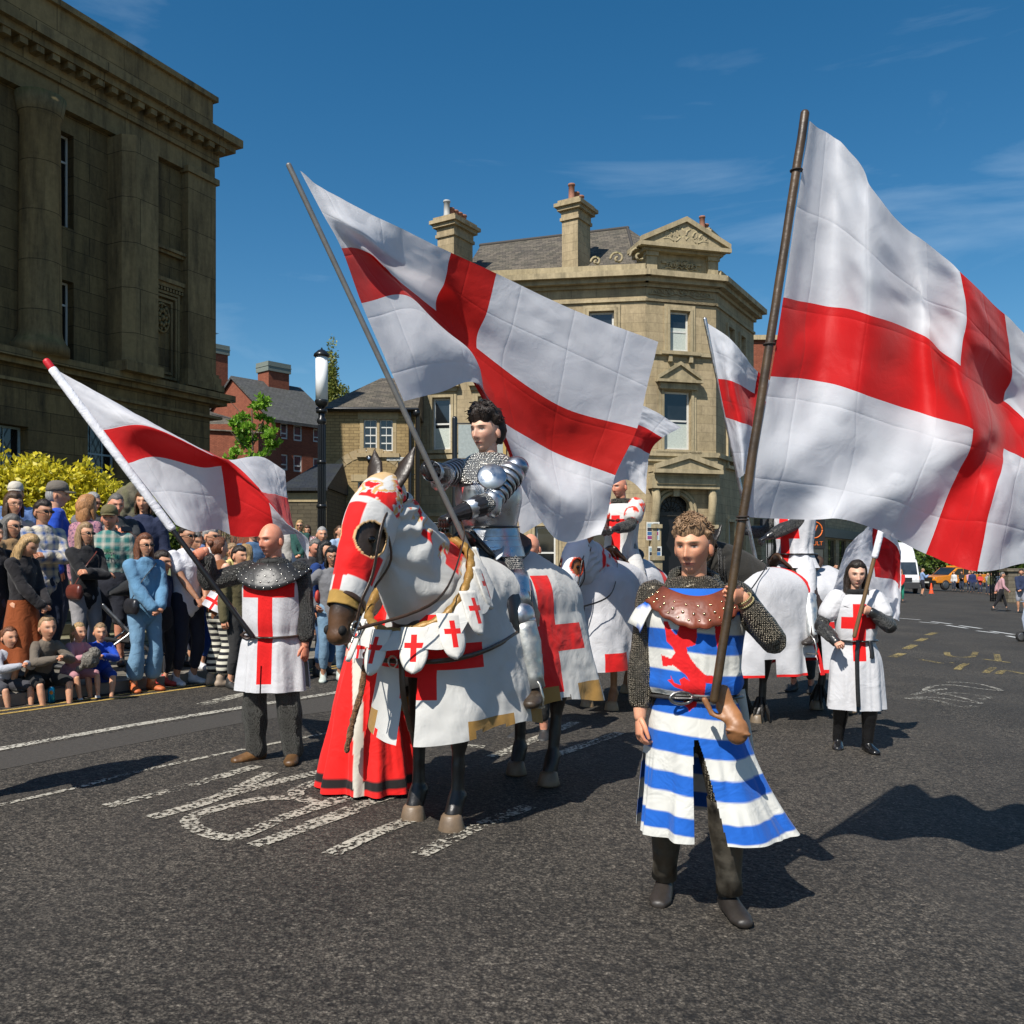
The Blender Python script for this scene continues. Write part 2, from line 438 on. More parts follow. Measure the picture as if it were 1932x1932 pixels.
def head_colors(V, fr, skin, hairc, stubble=0, female=0, lips=None, brow=1, squint=0):
    X, Y, Z = V.T; c = np.ones((len(V), 3)) * np.array(skin)
    g = lambda cx, cz, sx, sz: np.exp(-((X - cx) / sx) ** 4 - ((Z - cz) / sz) ** 4) * (fr > .1)
    def mixc(m, col):
        nonlocal c
        m = np.clip(m, 0, 1)[:, None]; c = c * (1 - m) + np.array(col) * m
    red = np.exp(-((np.abs(X) - .045) / .022) ** 2 - ((Z + .028) / .022) ** 2) * (fr > .1) * .35 + np.exp(-(X / .014) ** 2 - ((Z + .034) / .014) ** 2) * (fr > .1) * .35
    mixc(red, (skin[0] * 1.05, skin[1] * .68, skin[2] * .62))
    if stubble: mixc(stubble * ss(-.03, -.06, Z) * ss(.03, -.01, Y) * (1 - g(0, -.064, .024, .007)), hairc)
    mixc(g(0, -.064, .024, .0065) * (.85), lips or (.36, .11, .09))
    mixc(g(0, -.0645, .025, .0016), (.10, .03, .03))
    for s in (-1, 1):
        mixc(g(s * .033, .0275, .019, .0045) * .9 * brow, tuple(min(q, .16) * .55 for q in hairc))
        mixc(g(s * .031, .0085, .017, .0085) * .45, tuple(q * .5 for q in skin)); mixc(g(s * .031, .0098, .0155, .0050) * .95, (.05, .025, .02))
        mixc(g(s * .031, .0065, .0115, .0030) * .8, (.40, .36, .34))
        mixc(g(s * .031, .0075, .0052, .0048), (.015, .012, .012))
        mixc(g(s * .031, .019, .016, .006) * .35, tuple(q * .55 for q in skin))
        mixc(g(s * .008, -.043, .0035, .003) * .8, (.12, .04, .03))
    return c

def hand(mb, W, d, n, mode='relax', side=1, sc=1.0, seg=6, spread=0):
    """W wrist, d direction of the hand, n palm normal; side=+1 puts the thumb towards d x n"""
    d = Vector(d).normalized(); n = Vector(n); n = (n - d * n.dot(d)).normalized(); s = d.cross(n) * side
    C = Vector(W)
    mb.tube([C - d * .01, C + d * .035 * sc, C + d * .085 * sc], [(.027 * sc, .018 * sc), (.040 * sc, .019 * sc), (.041 * sc, .015 * sc)], 8, ref=s)
    curl = {'relax': (20, 28, 25), 'fist': (75, 85, 60), 'grip': (62, 78, 62), 'point': (15, 20, 15), 'flat': (4, 5, 5)}[mode]
    for k, (o_, L) in enumerate(((.031, .072), (.010, .080), (-.011, .075), (-.031, .058))):
        p = C + d * .085 * sc + s * o_ * sc; pts = [p - d * .02, p]; th_ = 0
        for q in range(3):
            th_ += R(curl[q] + (4 - k) * (2 if mode == 'relax' else 0)); dr = d * math.cos(th_) + n * math.sin(th_)
            p = p + dr * L * (.45, .32, .23)[q] * sc; pts.append(p)
        mb.tube(pts, [.0095 * sc, .0098 * sc, .0092 * sc, .0085 * sc, .0072 * sc], seg)
    tb = C + d * .02 * sc + s * .030 * sc
    if mode in ('fist', 'grip'):
        tp = [tb, tb + (d * .035 + s * .012 + n * .018) * sc, tb + (d * .060 - s * .002 + n * .040) * sc, tb + (d * .066 - s * .022 + n * .050) * sc]
    else:
        tp = [tb, tb + (d * .032 + s * .020 + n * .010) * sc, tb + (d * .062 + s * .026 + n * .020) * sc, tb + (d * .084 + s * .024 + n * .030) * sc]
    mb.tube(tp, [.014 * sc, .0125 * sc, .0105 * sc, .0085 * sc], seg)

HAIRC = {'dark': (.022, .014, .010), 'brown': (.07, .038, .02), 'auburn': (.15, .055, .025), 'blond': (.42, .27, .12), 'fair': (.30, .19, .10), 'grey': (.32, .31, .30), 'dkgrey': (.13, .12, .11), 'curlbrown': (.27, .165, .09), 'strawberry': (.42, .20, .08), 'black': (.010, .009, .009)}

class Person:
    """local frame: faces -y, z up, its own right hand on -x; scaled to its height H"""
    def __init__(s, label, loc, yaw=0, H=1.75, pose=None, skin='fair', cat='person', group=None, hq=False, child=False, build=1.0, name='person'):
        s.p = dict(lean=0, side=0, twist=0, hyaw=0, hpitch=0, hroll=0, hip=(0, 0, 0), fL=(.11, 0, 0), fR=(-.11, 0, 0), hL=(.27, -.03, .86), hR=(-.27, -.03, .86),
                   eL=(.35, .6, -.5), eR=(-.35, .6, -.5), kL=(.15, -1, 0), kR=(-.15, -1, 0), gL='relax', gR='relax', toeL=12, toeR=-12, nL=None, nR=None, dL=None, dR=None, pitchL=0, pitchR=0)
        s.p.update(pose or {}); p = s.p; s.hq = hq; s.child = child; s.b = build; s.H = H
        s.root = thing(name, label, cat, loc, yaw, group); s.k = H / 1.78; s.skin = SK[skin] if isinstance(skin, str) else skin
        Rt = Rz(R(p['twist'])) @ Ry(R(p['side'])) @ Rx(R(p['lean'])); s.Rt = Rt
        Pv = Vector((0, 0, .95)) + Vector(p['hip']); s.Pv = Pv; J = s.J = {}
        cs = .93 if not child else .80; legs = 1 if not child else .93
        T = lambda x, y, z: Pv + Rt @ Vector((x, y, z))
        sw = .182 * build * (1 if not child else .8); J['SL'] = T(sw, 0, .475); J['SR'] = T(-sw, 0, .475); J['NB'] = T(0, .012, .53); s.T = T
        J['HC'] = T(0, -.012, .53) + Vector((0, 0, .165)); s.Rh = Rz(R(p['hyaw'])) @ Rx(R(p['hpitch'])) @ Ry(R(p['hroll']))
        J['HC'] = T(0, .0, .555) + s.Rh @ Vector((0, -.018, .145)); s.hs = 1.06 if not child else 1.30
        for q, sg in (('L', 1), ('R', -1)):
            J['H' + q] = Pv + Rz(R(p['twist'] * .3)) @ Vector((sg * .088, 0, -.03))
            ft = Vector(p['f' + q]); J['F' + q] = ft; J['A' + q] = ft + Vector((0, 0, .085)) + Vector((0, .03, 0))
            J['K' + q], J['A' + q] = ik(J['H' + q], J['A' + q], .43, .42, p['k' + q])
            J['E' + q], J['W' + q] = ik(J['S' + q], Vector(p['h' + q]), .295, .262, p['e' + q])
    def W(s, v): return Vector(v) * s.k
    def mesh(s, mb, name, mat, voxel, smooth=3, disp=0, dsc=8, seed=0, colf=None, aniso=(1, 1, 1)):
        V, Fc, N = bake(mb, voxel, smooth)
        if disp: V = V + N * (fbm(V * dsc * np.array(aniso), 3, seed) * disp)[:, None]
        c = colf(V) if colf else None
        return npmesh(name, V * s.k, Fc, mat, s.root, col=c)
    def torso(s, mb, g=0, z0=-.08, z1=.53, fat=0, chest=0):
        T, b = s.T, s.b; rows = [(-.10, .155, .115), (-.02, .168, .122), (.08, .148 + fat, .108 + fat * 1.6), (.16, .142 + fat, .104 + fat * 1.8), (.27, .160 + fat * .5, .118 + fat), (.36, .174, .124 + chest), (.44, .172, .108), (.485, .120, .082), (.53, .062, .060)]
        pts = []; rr = []
        for z, a, c in rows:
            if z < z0 or z > z1: continue
            pts.append(T(0, .0, z)); rr.append(((a * b + g) * (.8 if s.child else 1), (c * b + g) * (.9 if s.child else 1)))
        if not pts or abs(rows[0][0] - z0) > 0:
            pass
        mb.tube(pts, rr, 20, ref=s.Rt @ Vector((1, 0, 0)))
    def arm(s, mb, q, g=0, f=1.0, taper=0, th=1.0):
        S, E, W_ = s.J['S' + q], s.J['E' + q], s.J['W' + q]; b = s.b * (.8 if s.child else 1) * th
        P_ = [S + (E - S) * t for t in (-.02, .15, .5, .9)] + [E] + [E + (W_ - E) * t for t in (.12, .35, .7, 1.0)]
        r_ = [.056, .056, .048, .040, .039, .042, .042, .033, .027]
        L1, L2 = .295, .262; lim = f * (L1 + L2); acc = [0, L1 * .15, L1 * .5, L1 * .9, L1, L1 + L2 * .12, L1 + L2 * .35, L1 + L2 * .7, L1 + L2]
        pts = []; rr = []
        for p_, r, a in zip(P_, r_, acc):
            if a <= lim + .001: pts.append(p_); rr.append(r * b + g + taper * a)
        if len(pts) < 3: pts = P_[:3]; rr = [x * b + g for x in r_[:3]]
        mb.tube(pts, rr, 12)
        mb.ball(s.J['S' + q] + Vector((0, 0, -.01)), .058 * b + g, 10)
    def leg(s, mb, q, g=0, f=1.0, flare=0, kg=0):
        Hh, K, A = s.J['H' + q], s.J['K' + q], s.J['A' + q]; b = s.b * (.85 if s.child else 1)
        P_ = [Hh + Vector((0, .0, .05)), Hh + (K - Hh) * .12, Hh + (K - Hh) * .5, Hh + (K - Hh) * .92, K + (A - K) * .08, K + (A - K) * .32, K + (A - K) * .7, A]
        r_ = [.092, .098, .083, .060, .057, .060, .042, .037]; acc = [0, .06, .25, .46, .53, .66, .85, 1.0]
        pts = []; rr = []
        for p_, r, a in zip(P_, r_, acc):
            if a <= f + .001: pts.append(p_); rr.append(r * b + g + flare * max(0, a - .45) + kg * math.exp(-((a - .5) / .1) ** 2))
        mb.tube(pts, rr, 14)
    def foot(s, mb, q, g=0, h=1.0):
        A = s.J['A' + q]; a = R(s.p['toe' + q]); pt = R(s.p['pitch' + q]); M3 = Rz(a) @ Rx(pt); t = lambda x, y, z: A + M3 @ Vector((x, y, z))
        mb.tube([t(0, .045, -.045), t(0, .0, -.045), t(0, -.07, -.055), t(0, -.135, -.062), t(0, -.175, -.064)], [(.032 + g, .036 * h + g), (.037 + g, .045 * h + g), (.042 + g, .032 * h + g), (.045 + g, .022 + g), (.032 + g, .017 + g)], 12, ref=M3 @ Vector((1, 0, 0)))
        mb.tube([t(0, .012, -.04), t(0, .012, .03)], [(.036 + g, .042 + g), (.038 + g, .042 + g)], 10, ref=M3 @ Vector((1, 0, 0)))
    def body(s, hands=True, voxel=None, female=0, fat=0, stubble=0, hairc='brown', brow=1, lips=None, ears=True, bald=False, skip=()):
        mb = MB(); s.torso(mb); T = s.T
        mb.tube([T(0, .015, .48), T(0, .008, .56), s.J['HC'] + s.Rh @ Vector((0, .02, -.06))], [(.066 * s.b, .066 * s.b), (.056 * s.b, .06 * s.b), (.055 * s.b, .06 * s.b)], 14)
        for q in 'LR': s.arm(mb, q); s.leg(mb, q); 
        for q in 'LR': s.foot(mb, q)
        V, Fc, N = bake(mb, voxel or (.012 if s.hq else .018), 2)
        C = np.ones((len(V), 3)) * np.array(s.skin)
        nu, nv = (220, 180) if s.hq else (52, 46)
        Hv, x, y, z, fr = head_grid(nu, nv, female, fat, s.child)
        hc = head_colors(Hv, fr, s.skin, HAIRC.get(hairc, hairc), stubble, female, lips, brow)
        RM = np.array(s.Rh); Hw = (Hv * s.hs) @ RM.T + np.array(s.J['HC'])
        Vs = [V, Hw]; Fs = list(Fc); n0 = len(V); Fs += [tuple(n0 + i for i in f) for f in gridf(nu, nv, True)]; Cs = [C, hc]; n0 += len(Hw)
        ex = MB()
        if ears:
            for sg in (-1, 1):
                c = Vector((sg * .077, .012, -.008)) * s.hs
                ex.ball((0, 0, 0), (.009, .018, .031), 10); st = ex.n - (10 // 2 + 2) * 10
                ex.xf(Matrix.Translation(s.J['HC']) @ s.Rh.to_4x4() @ Matrix.Translation(c) @ Matrix.Rotation(R(sg * -28), 4, 'Z') @ Matrix.Rotation(R(12), 4, 'X'), st)
        if hands:
            for q, sg in (('L', 1), ('R', -1)):
                if q in skip: continue
                E, W_ = s.J['E' + q], s.J['W' + q]; d = s.p['d' + q] or (W_ - E); nn = s.p['n' + q] or (-sg, .2, 0)
                hand(ex, W_, d, nn, s.p['g' + q], -sg if True else sg, .92 * (1 if not s.child else .85), 8 if s.hq else 5)
        if ex.n:
            Vs.append(np.array(ex.v)); Fs += [tuple(n0 + i for i in f) for f in ex.f]
            k = np.ones((ex.n, 3)) * np.array([s.skin[0] * 1.02, s.skin[1] * .90, s.skin[2] * .86]); Cs.append(k)
        o = npmesh('body', np.concatenate(Vs) * s.k, Fs, skinm(), s.root, col=np.concatenate(Cs)); return o
    # --- hair
    def hair(s, style='short', c='brown', th=None, mat=None, top=None):
        if style == 'bald': return
        cc = HAIRC.get(c, c); nu, nv = (80, 64) if s.hq else (40, 34); V, x, y, z, fr = head_grid(nu, nv)
        line = {'short': .50, 'curly': .46, 'crop': .52, 'long': .56, 'bob': .50, 'bun': .62, 'pony': .62, 'thin': .62, 'quiff': .44, 'parted': .55}.get(style, .5)
        th = th if th is not None else {'short': .016, 'curly': .026, 'crop': .007, 'long': .018, 'bob': .020, 'bun': .010, 'pony': .010, 'thin': .007, 'quiff': .034, 'parted': .016}.get(style, .016)
        back = ss(-.15, .25, y + .0 * z); low = {'long': -.9, 'bob': -.9}.get(style, -.55)
        zl = line + (low - line) * ss(-.42, .25, y)          # hairline falls from brow to nape
        m = ss(zl - .10, zl + .22, z + .05 * np.sin(V[:, 0] * 90 + V[:, 1] * 40))
        side = ss(.15, -.1, y) * ss(.35, .1, z)
        m = m * (1 - side * (1 if style not in ('long', 'bob') else .0))
        if style in ('curly', 'quiff', 'short', 'crop'): m = m * (1 - ss(.42, .25, np.abs(y - .02)) * ss(.42, .22, z))
        r = np.linalg.norm(V, axis=1, keepdims=True); n = V / np.maximum(r, 1e-6)
        nz_ = fbm(V * (55 if style == 'curly' else 34), 3, 3)
        amp = {'curly': .85, 'quiff': .6, 'crop': .15}.get(style, .32)
        lift = 1 + (.9 if style in ('quiff',) else .35) * ss(.3, 1, z) * ss(.4, -.6, y)
        off = -.006 + m * (.006 + th * lift * (1 + amp * nz_))
        V2 = V + n * off[:, None]; RM = np.array(s.Rh)
        Vw = ((V2 * s.hs) @ RM.T + np.array(s.J['HC'])); Fc = gridf(nu, nv, True)
        keep = [f for f in Fc if max(m[list(f)]) > .02]
        mb = MB(); H = lambda a, b_, c_: s.J['HC'] + s.Rh @ (Vector((a, b_, c_)) * s.hs)
        if style == 'long':
            D = s.T
            for sg in (-1, 1):
                mb.tube([H(sg * .055, .02, .05), H(sg * .072, .03, -.04), H(sg * .075, .02, -.13), D(sg * .085, -.03, .46), D(sg * .09, -.10, .36)], [(.035, .05), (.036, .055), (.034, .05), (.038, .035), (.016, .012)], 10)
            mb.tube([H(0, .05, .06), H(0, .075, -.05), H(0, .075, -.14), D(0, .10, .42), D(0, .12, .32)], [(.07, .045), (.085, .045), (.09, .045), (.10, .035), (.06, .015)], 14, ref=s.Rh @ Vector((1, 0, 0)))
        if style == 'bob':
            mb.tube([H(0, .04, .05), H(0, .05, -.04), H(0, .05, -.11), H(0, .045, -.15)], [(.075, .055), (.092, .062), (.096, .062), (.07, .05)], 16, ref=s.Rh @ Vector((1, 0, 0)))
            for sg in (-1, 1): mb.tube([H(sg * .06, -.0, .04), H(sg * .082, -.01, -.04), H(sg * .08, -.02, -.12)], [(.02, .03), (.018, .038), (.012, .026)], 8)
        if style == 'bun': mb.ball(tuple(H(0, .115, .055)), .036 * s.hs, 12); mb.tube([H(0, .09, .02), H(0, .08, -.05)], [.035, .02], 8)
        if style == 'pony': mb.tube([H(0, .085, .075), H(0, .135, .05), H(0, .15, -.04), H(0, .13, -.14), H(0, .12, -.19)], [.016, .03, .034, .026, .008], 10)
        o = mb
        if style in ('curly', 'quiff') and s.hq:
            rr = random.Random(5); idx = [i for i in range(len(Vw)) if m[i] > .8 and z[i] > (-.1 if style == 'curly' else .25)]
            for _ in range(330 if style == 'curly' else 150):
                i = rr.choice(idx); p0 = Vector(Vw[i]); nn = (p0 - s.J['HC']).normalized(); t1 = nn.cross(Vector((rr.uniform(-1, 1), rr.uniform(-1, 1), rr.uniform(-1, 1)))).normalized(); t2 = nn.cross(t1)
                rad = rr.uniform(.006, .012); pts = []
                for k in range(9):
                    a = k * .8; pts.append(p0 + nn * (-.006 + .0020 * k) + t1 * rad * math.cos(a) + t2 * rad * math.sin(a) + (t1 * .002 * k if style == 'quiff' else Vector((0, 0, 0))))
                mb.tube(pts, [.0022, .003, .0032, .0034, .0034, .0032, .003, .0022, .001], 4)
        if mb.n:
            dv = np.array(mb.v); dv = dv + np.stack([fbm(dv * 30, 2, 5), fbm(dv * 30, 2, 6), fbm(dv * 14, 2, 7)], 1) * (.006 if style not in ('curly', 'quiff') else .001)
            n0 = len(Vw); Vw = np.concatenate([Vw, dv]); keep = keep + [tuple(n0 + i for i in f) for f in mb.f]
        return npmesh('hair', Vw * s.k, keep, mat or hairm(cc), s.root)
    def headM(s): return Matrix.Translation(s.W(s.J['HC'])) @ s.Rh.to_4x4() @ Matrix.Scale(s.k * s.hs, 4)
    def cap(s, c, peak=True):
        mb = MB(); prof = [(.001, .155), (.045, .150), (.078, .128), (.094, .085), (.097, .045)]; mb.lathe(prof[::-1], 24)
        for i in range(mb.n): x, y, z = mb.v[i]; mb.v[i] = (x * .90, y * 1.10, z)
        if peak:
            n = 12; V = []
            for k in range(n + 1):
                a = R(-62 + 124 * k / n); r0 = (.082 * math.sin(a), -.098 * math.cos(a)); r1 = (.074 * math.sin(a), -.098 * math.cos(a) - .068 * math.cos(a) ** .5)
                V += [(r0[0], r0[1], .052), (r1[0], r1[1], .040 - .008 * abs(math.sin(a))), (r0[0], r0[1], .044), (r1[0], r1[1], .034 - .008 * abs(math.sin(a)))]
            Fc = []
            for k in range(n): a = 4 * k; Fc += [(a, a + 1, a + 5, a + 4), (a + 2, a + 6, a + 7, a + 3), (a + 1, a + 3, a + 7, a + 5)]
            mb.add(V, Fc, 0, smooth=True)
        mb.xf(s.headM()); return mb.build('cap', cloth(c), s.root)
    def glasses(s, dark=True, c=(.01, .01, .01)):
        mb = MB()
        for sg in (-1, 1):
            if dark: mb.ball((sg * .031, -.100, .006), (.024, .006, .016), 10)
            else:
                mb.tube([(sg * .031 + .021 * math.cos(a), -.104, .006 + .017 * math.sin(a)) for a in np.linspace(0, 6.283, 13)], .0022, 5, ref=(0, 1, 0), cap=False)
            mb.tube([(sg * .052, -.098, .012), (sg * .076, -.05, .012), (sg * .080, .01, .006)], .0028, 5)
        mb.tube([(-.01, -.106, .010), (.01, -.106, .010)], .0028, 5); mb.xf(s.headM()); return mb.build('sunglasses' if dark else 'glasses', plain(c, .12, 0, 0), s.root)
    # --- clothes
    def top(s, name, mat, g=.018, sleeve=1.0, z0=-.12, fat=0, disp=.012, sg=None, voxel=None, arms='LR', taper=.02, colf=None, extra=None, z1=.50, chest=0):
        mb = MB(); s.torso(mb, g, z0, z1, fat, chest)
        for q in arms:
            if sleeve > 0: s.arm(mb, q, (g if sg is None else sg), sleeve, taper)
        if extra: extra(mb)
        return s.mesh(mb, name, mat, voxel or (.010 if s.hq else .016), 3, disp, 9, 1, colf)
    def trousers(s, name, mat, g=.014, f=.93, flare=0, disp=.010, voxel=None, waist=.07, colf=None):
        mb = MB(); T = s.T
        mb.tube([T(0, 0, -.11), T(0, 0, -.04), T(0, 0, waist)], [(.160 * s.b + g, .118 * s.b + g), (.170 * s.b + g, .124 * s.b + g), (.148 * s.b + g, .108 * s.b + g)], 18, ref=s.Rt @ Vector((1, 0, 0)))
        for q in 'LR': s.leg(mb, q, g, f, flare)
        return s.mesh(mb, name, mat, voxel or (.010 if s.hq else .016), 3, disp, 9, 4, colf)
    def shoes(s, mat, name='shoe', g=.008, h=1.0, shaft=0, sole=None):
        for q in 'LR':
            mb = MB(); s.foot(mb, q, g, h)
            if shaft:
                K, A = s.J['K' + q], s.J['A' + q]; mb.tube([A, A + (K - A) * .3, A + (K - A) * .7 * shaft, A + (K - A) * shaft], [.046 + g * .5, .052 + g * .5, .066 + g * .5, .068 + g * .5], 14)
            s.mesh(mb, name, mat, .008 if s.hq else .014, 2, .003 if shaft else 0, 14)
    def skirt(s, name, mat, rows, split=None, nfold=9, amp=.02, colf=None, n=120, seed=0, sub=7, zig=None, yoff=0, uvm=True, drift=None, parent=None):
        """an open sheet round the body; rows = (z, rx, ry) from hem to top in body space; split(x,z,theta) removes cloth"""
        rows = spline(rows, sub); V = []; U = []; Z0 = rows[0][0]; Z1 = rows[-1][0]; ph = rng.rand() * 6
        th = np.linspace(0, 2 * math.pi, n, endpoint=False)
        for z, rx, ry in rows:
            t = (Z1 - z) / max(.01, Z1 - Z0)
            nzv = fbm(np.stack([np.cos(th) * 2.2, np.sin(th) * 2.2, np.full(n, z * 1.3)], 1), 3, seed) 
            r = 1 + 0 * th; a = amp * t ** 1.2
            fo = a * (np.sin(nfold * th + ph + 2.2 * nzv) * .6 + 1.3 * nzv)
            x = np.sin(th) * (rx + fo); y = -np.cos(th) * (ry + fo) + yoff
            zz = np.full(n, z) + (zig(th) * t ** 4 if zig else 0)
            if drift: dx, dy = drift(th, t); x = x + dx; y = y + dy
            V.append(np.stack([x, y, zz], 1)); U.append(np.stack([np.sin(th) * rx + np.where(np.cos(th) < 0, 9, 0), zz], 1))
        V = np.concatenate(V); U = np.concatenate(U)
        c = s.Pv - Vector((0, 0, .95)); V = V + np.array([c.x, c.y, 0])
        Fc = gridf(n, len(rows), True)
        if split is not None:
            thv = np.tile(th, len(rows)); Fc = [f for f in Fc if not split(V[list(f)].mean(0), thv[f[0]])]
        col = colf(V) if colf else None
        return npmesh(name, V * s.k, Fc, mat, parent or s.root, uv=U * s.k, col=col)
    def ring(s, name, mat, c, rx, ry, r, tilt=0, n=32, sc=(1, 1), parent=None, wob=0):
        pts = [Vector(c) + s.Rt @ Vector((rx * math.sin(a), -ry * math.cos(a), tilt * -math.cos(a) + wob * math.sin(5 * a))) for a in np.linspace(0, 2 * math.pi, n)]
        mb = MB(); V, Fc = tube(pts, [(r * sc[0], r * sc[1])] * n, 8, ref=(0, 0, 1), cap=False); mb.add([Vector(v) * s.k for v in V], Fc, 0, smooth=True); return mb.build(name, mat, parent or s.root)
    def mantle(s, name, mat, r0=(.085, .085), r1=(.235, .175), z0=.515, drop=.11, scal=0, studs=None, n=96, rows=12, droop=.06, thick=.006, vd=0):
        """a shoulder cape; returns the object; studs=(material, list of (t, count, radius))"""
        V = []; th = np.linspace(0, 2 * math.pi, n, endpoint=False)
        def pt(a, t):
            rx = r0[0] + (r1[0] - r0[0]) * t; ry = r0[1] + (r1[1] - r0[1]) * t
            z = z0 - vd * max(0, math.cos(a)) ** 2 - drop * t ** 1.6 - droop * t * t * abs(math.cos(a)) ** 1.5 
            e = 1 + (scal * abs(math.sin(a * 11)) * ss(.8, 1, t) if scal else 0)
            q = fbm(np.array([[math.sin(a) * 3, math.cos(a) * 3, t * 3]]), 2, 8)[0] * .008 * t
            return s.T(math.sin(a) * (rx * e + q), -math.cos(a) * (ry * e + q) + .0, z - (0 if not scal else scal * .12 * abs(math.sin(a * 11)) * float(ss(.8, 1, t))))
        for i in range(rows):
            for a in th: V.append(pt(a, i / (rows - 1)))
        Fc = gridf(n, rows, True)
        o = npmesh(name, [v * s.k for v in V], Fc, mat, s.root); m_ = o.modifiers.new('s', 'SOLIDIFY'); m_.thickness = thick; m_.offset = 1
        if studs:
            mb = MB()
            for t, cnt, r, offa in studs[1]:
                for k in range(cnt): mb.ball(tuple(pt(2 * math.pi * (k + offa) / cnt, t) * s.k + (s.Rt @ Vector((0, 0, 0)))), r * s.k, 6)
            mb.build('studs', studs[0], o)['kind'] = 'stuff'
        return o
# ------------------------------------------------------------------ horses
TOPL = [(-.95, 1.36), (-.80, 1.50), (-.55, 1.585), (-.25, 1.545), (0, 1.50), (.25, 1.55), (.45, 1.61), (.60, 1.60), (.80, 1.55), (1.0, 1.50)]
def topz(x): return float(np.interp(x, [a for a, b in TOPL], [b for a, b in TOPL]))
class Horse:
    """local frame: +x forward, +y its left, z up"""
    def __init__(s, label, loc, yaw, col, legc, hoofc=(.25, .17, .10), k=1.0, neck=None, head=None, legs=None, group='horses in the parade', blaze=None, tail=True, maned=False, tailc=None, roll=0, vox=.016, earf=1):
        s.root = thing('horse', label, 'horse', loc, yaw, group); s.k = k; s.root.scale = (k, k, k); s.root.rotation_euler = (roll, 0, yaw)
        nk = s.nk = neck or [(.50, 0, 1.26), (.78, 0, 1.46), (.98, 0, 1.70), (1.08, 0, 1.84)]
        hd = s.hd = head or [(1.10, 0, 1.86), (1.22, 0, 1.70), (1.33, 0, 1.45), (1.42, 0, 1.24), (1.44, 0, 1.16)]
        mb = MB(); Y = (0, 1, 0)
        mb.tube([(-.88, 0, 1.20), (-.76, 0, 1.22), (-.52, 0, 1.25), (-.2, 0, 1.20), (.1, 0, 1.18), (.38, 0, 1.22), (.60, 0, 1.20), (.78, 0, 1.16)], [(.14, .15), (.24, .27), (.285, .325), (.29, .335), (.29, .34), (.25, .38), (.21, .33), (.13, .20)], 24, ref=Y)
        nn = spline(nk, 3); mb.tube([tuple(p) for p in nn], [(.17 - .10 * t, .30 - .175 * t) for t in np.linspace(0, 1, len(nn))], 20, ref=Y)
        H = [Vector(p) for p in hd]; s.H = H
        mb.tube([H[0] + Vector((-.03, 0, -.02))] + H, [(.085, .11), (.102, .130), (.106, .150), (.080, .112), (.064, .082), (.056, .070)], 20, ref=Y)
        up = (H[0] - H[2]).normalized(); fw = Vector((0, 1, 0)).cross(up) * 1; fw = fw if fw.x > 0 else -fw; sd = up.cross(fw).normalized(); s.up, s.fw, s.sd = up, fw, sd
        if len(hd[0]) == 3 and abs(hd[2][1] - hd[0][1]) > .001: pass
        # jaw and cheek, lips, nostril rims
        mb.tube([H[1] - fw * .06 - up * .02, H[2] - fw * .05, H[3] - fw * .02], [(.078, .06), (.06, .05), (.035, .03)], 12, ref=Y)
        mb.ball(tuple(H[4] + fw * .008 - up * .005), (.066, .064, .058), 12)
        for g in (-1, 1): mb.ball(tuple(H[1] * .62 + H[2] * .38 + fw * .055 + Vector((0, g * .072, 0))), (.03, .022, .03), 8)
        L = legs or {}
        def leg(pts, rr, n=12): mb.tube(pts, rr, n, ref=Y)
        s.hoof = []
        for nm, g in (('fl', 1), ('fr', -1)):
            dx, dz = L.get(nm, (0, 0)); y = g * .15
            leg([(.46, y * 1.05, 1.12), (.47, y, .90), (.53 + dx * .4, y, .70), (.55 + dx * .6, y, .53), (.55 + dx * .7, y, .42), (.555 + dx * .85, y, .22), (.56 + dx * .9, y, .17), (.60 + dx, y, .085)],
                [(.10, .15), (.09, .13), (.07, .08), (.062, .066), (.038, .044), (.036, .046), (.052, .058), (.050, .056)]); s.hoof.append((.615 + dx, y, dz))
            mb.ball((.558 + dx * .6, y, .535), (.060, .058, .062), 10); mb.ball((.548 + dx * .88, y, .175), (.062, .054, .05), 10)
        for nm, g in (('hl', 1), ('hr', -1)):
            dx, dz = L.get(nm, (0, 0)); y = g * .17
            leg([(-.62, y * .9, 1.16), (-.55 + dx * .1, y, .92), (-.66 + dx * .4, y, .72), (-.76 + dx * .6, y, .57), (-.745 + dx * .7, y, .46), (-.72 + dx * .9, y, .24), (-.71 + dx * .95, y, .18), (-.67 + dx, y, .085)],
                [(.15, .24), (.12, .19), (.08, .11), (.060, .080), (.040, .050), (.038, .048), (.053, .060), (.050, .058)]); s.hoof.append((-.655 + dx, y, dz))
            mb.ball((-.775 + dx * .6, y, .60), (.066, .05, .055), 10); mb.ball((-.722 + dx * .95, y, .185), (.062, .054, .05), 10)
        V, Fc, N = bake(mb, vox, 2)
        V = V + N * (fbm(V * 7, 3, 2) * .008)[:, None]
        C = np.ones((len(V), 3)) * np.array(col); lo = ss(.78, .5, V[:, 2])[:, None] * (V[:, 0] < .95)[:, None]; C = C * (1 - lo) + np.array(legc) * lo
        mz = np.linalg.norm(V - np.array(H[4]), axis=1); 
        if blaze is not None:
            m = ss(.16, .10, mz)[:, None]; C = C * (1 - m) + np.array(blaze) * m
        ey = MB(); s.ear = []
        for g in (-1, 1):
            b = H[0] + Vector((0, g * .058, 0)) + up * .035 + fw * .01; tip = b + up * .25 * earf + Vector((0, g * .075, 0)) + fw * .045
            ey.tube([b, b + (tip - b) * .38, b + (tip - b) * .66, tip], [(.028, .022), (.052, .018), (.048, .014), (.005, .005)], 10, ref=Y)
        n0 = len(V); V = np.concatenate([V, np.array(ey.v)]); Fc = Fc + [tuple(n0 + i for i in f) for f in ey.f]; C = np.concatenate([C, np.ones((ey.n, 3)) * np.array(col)])
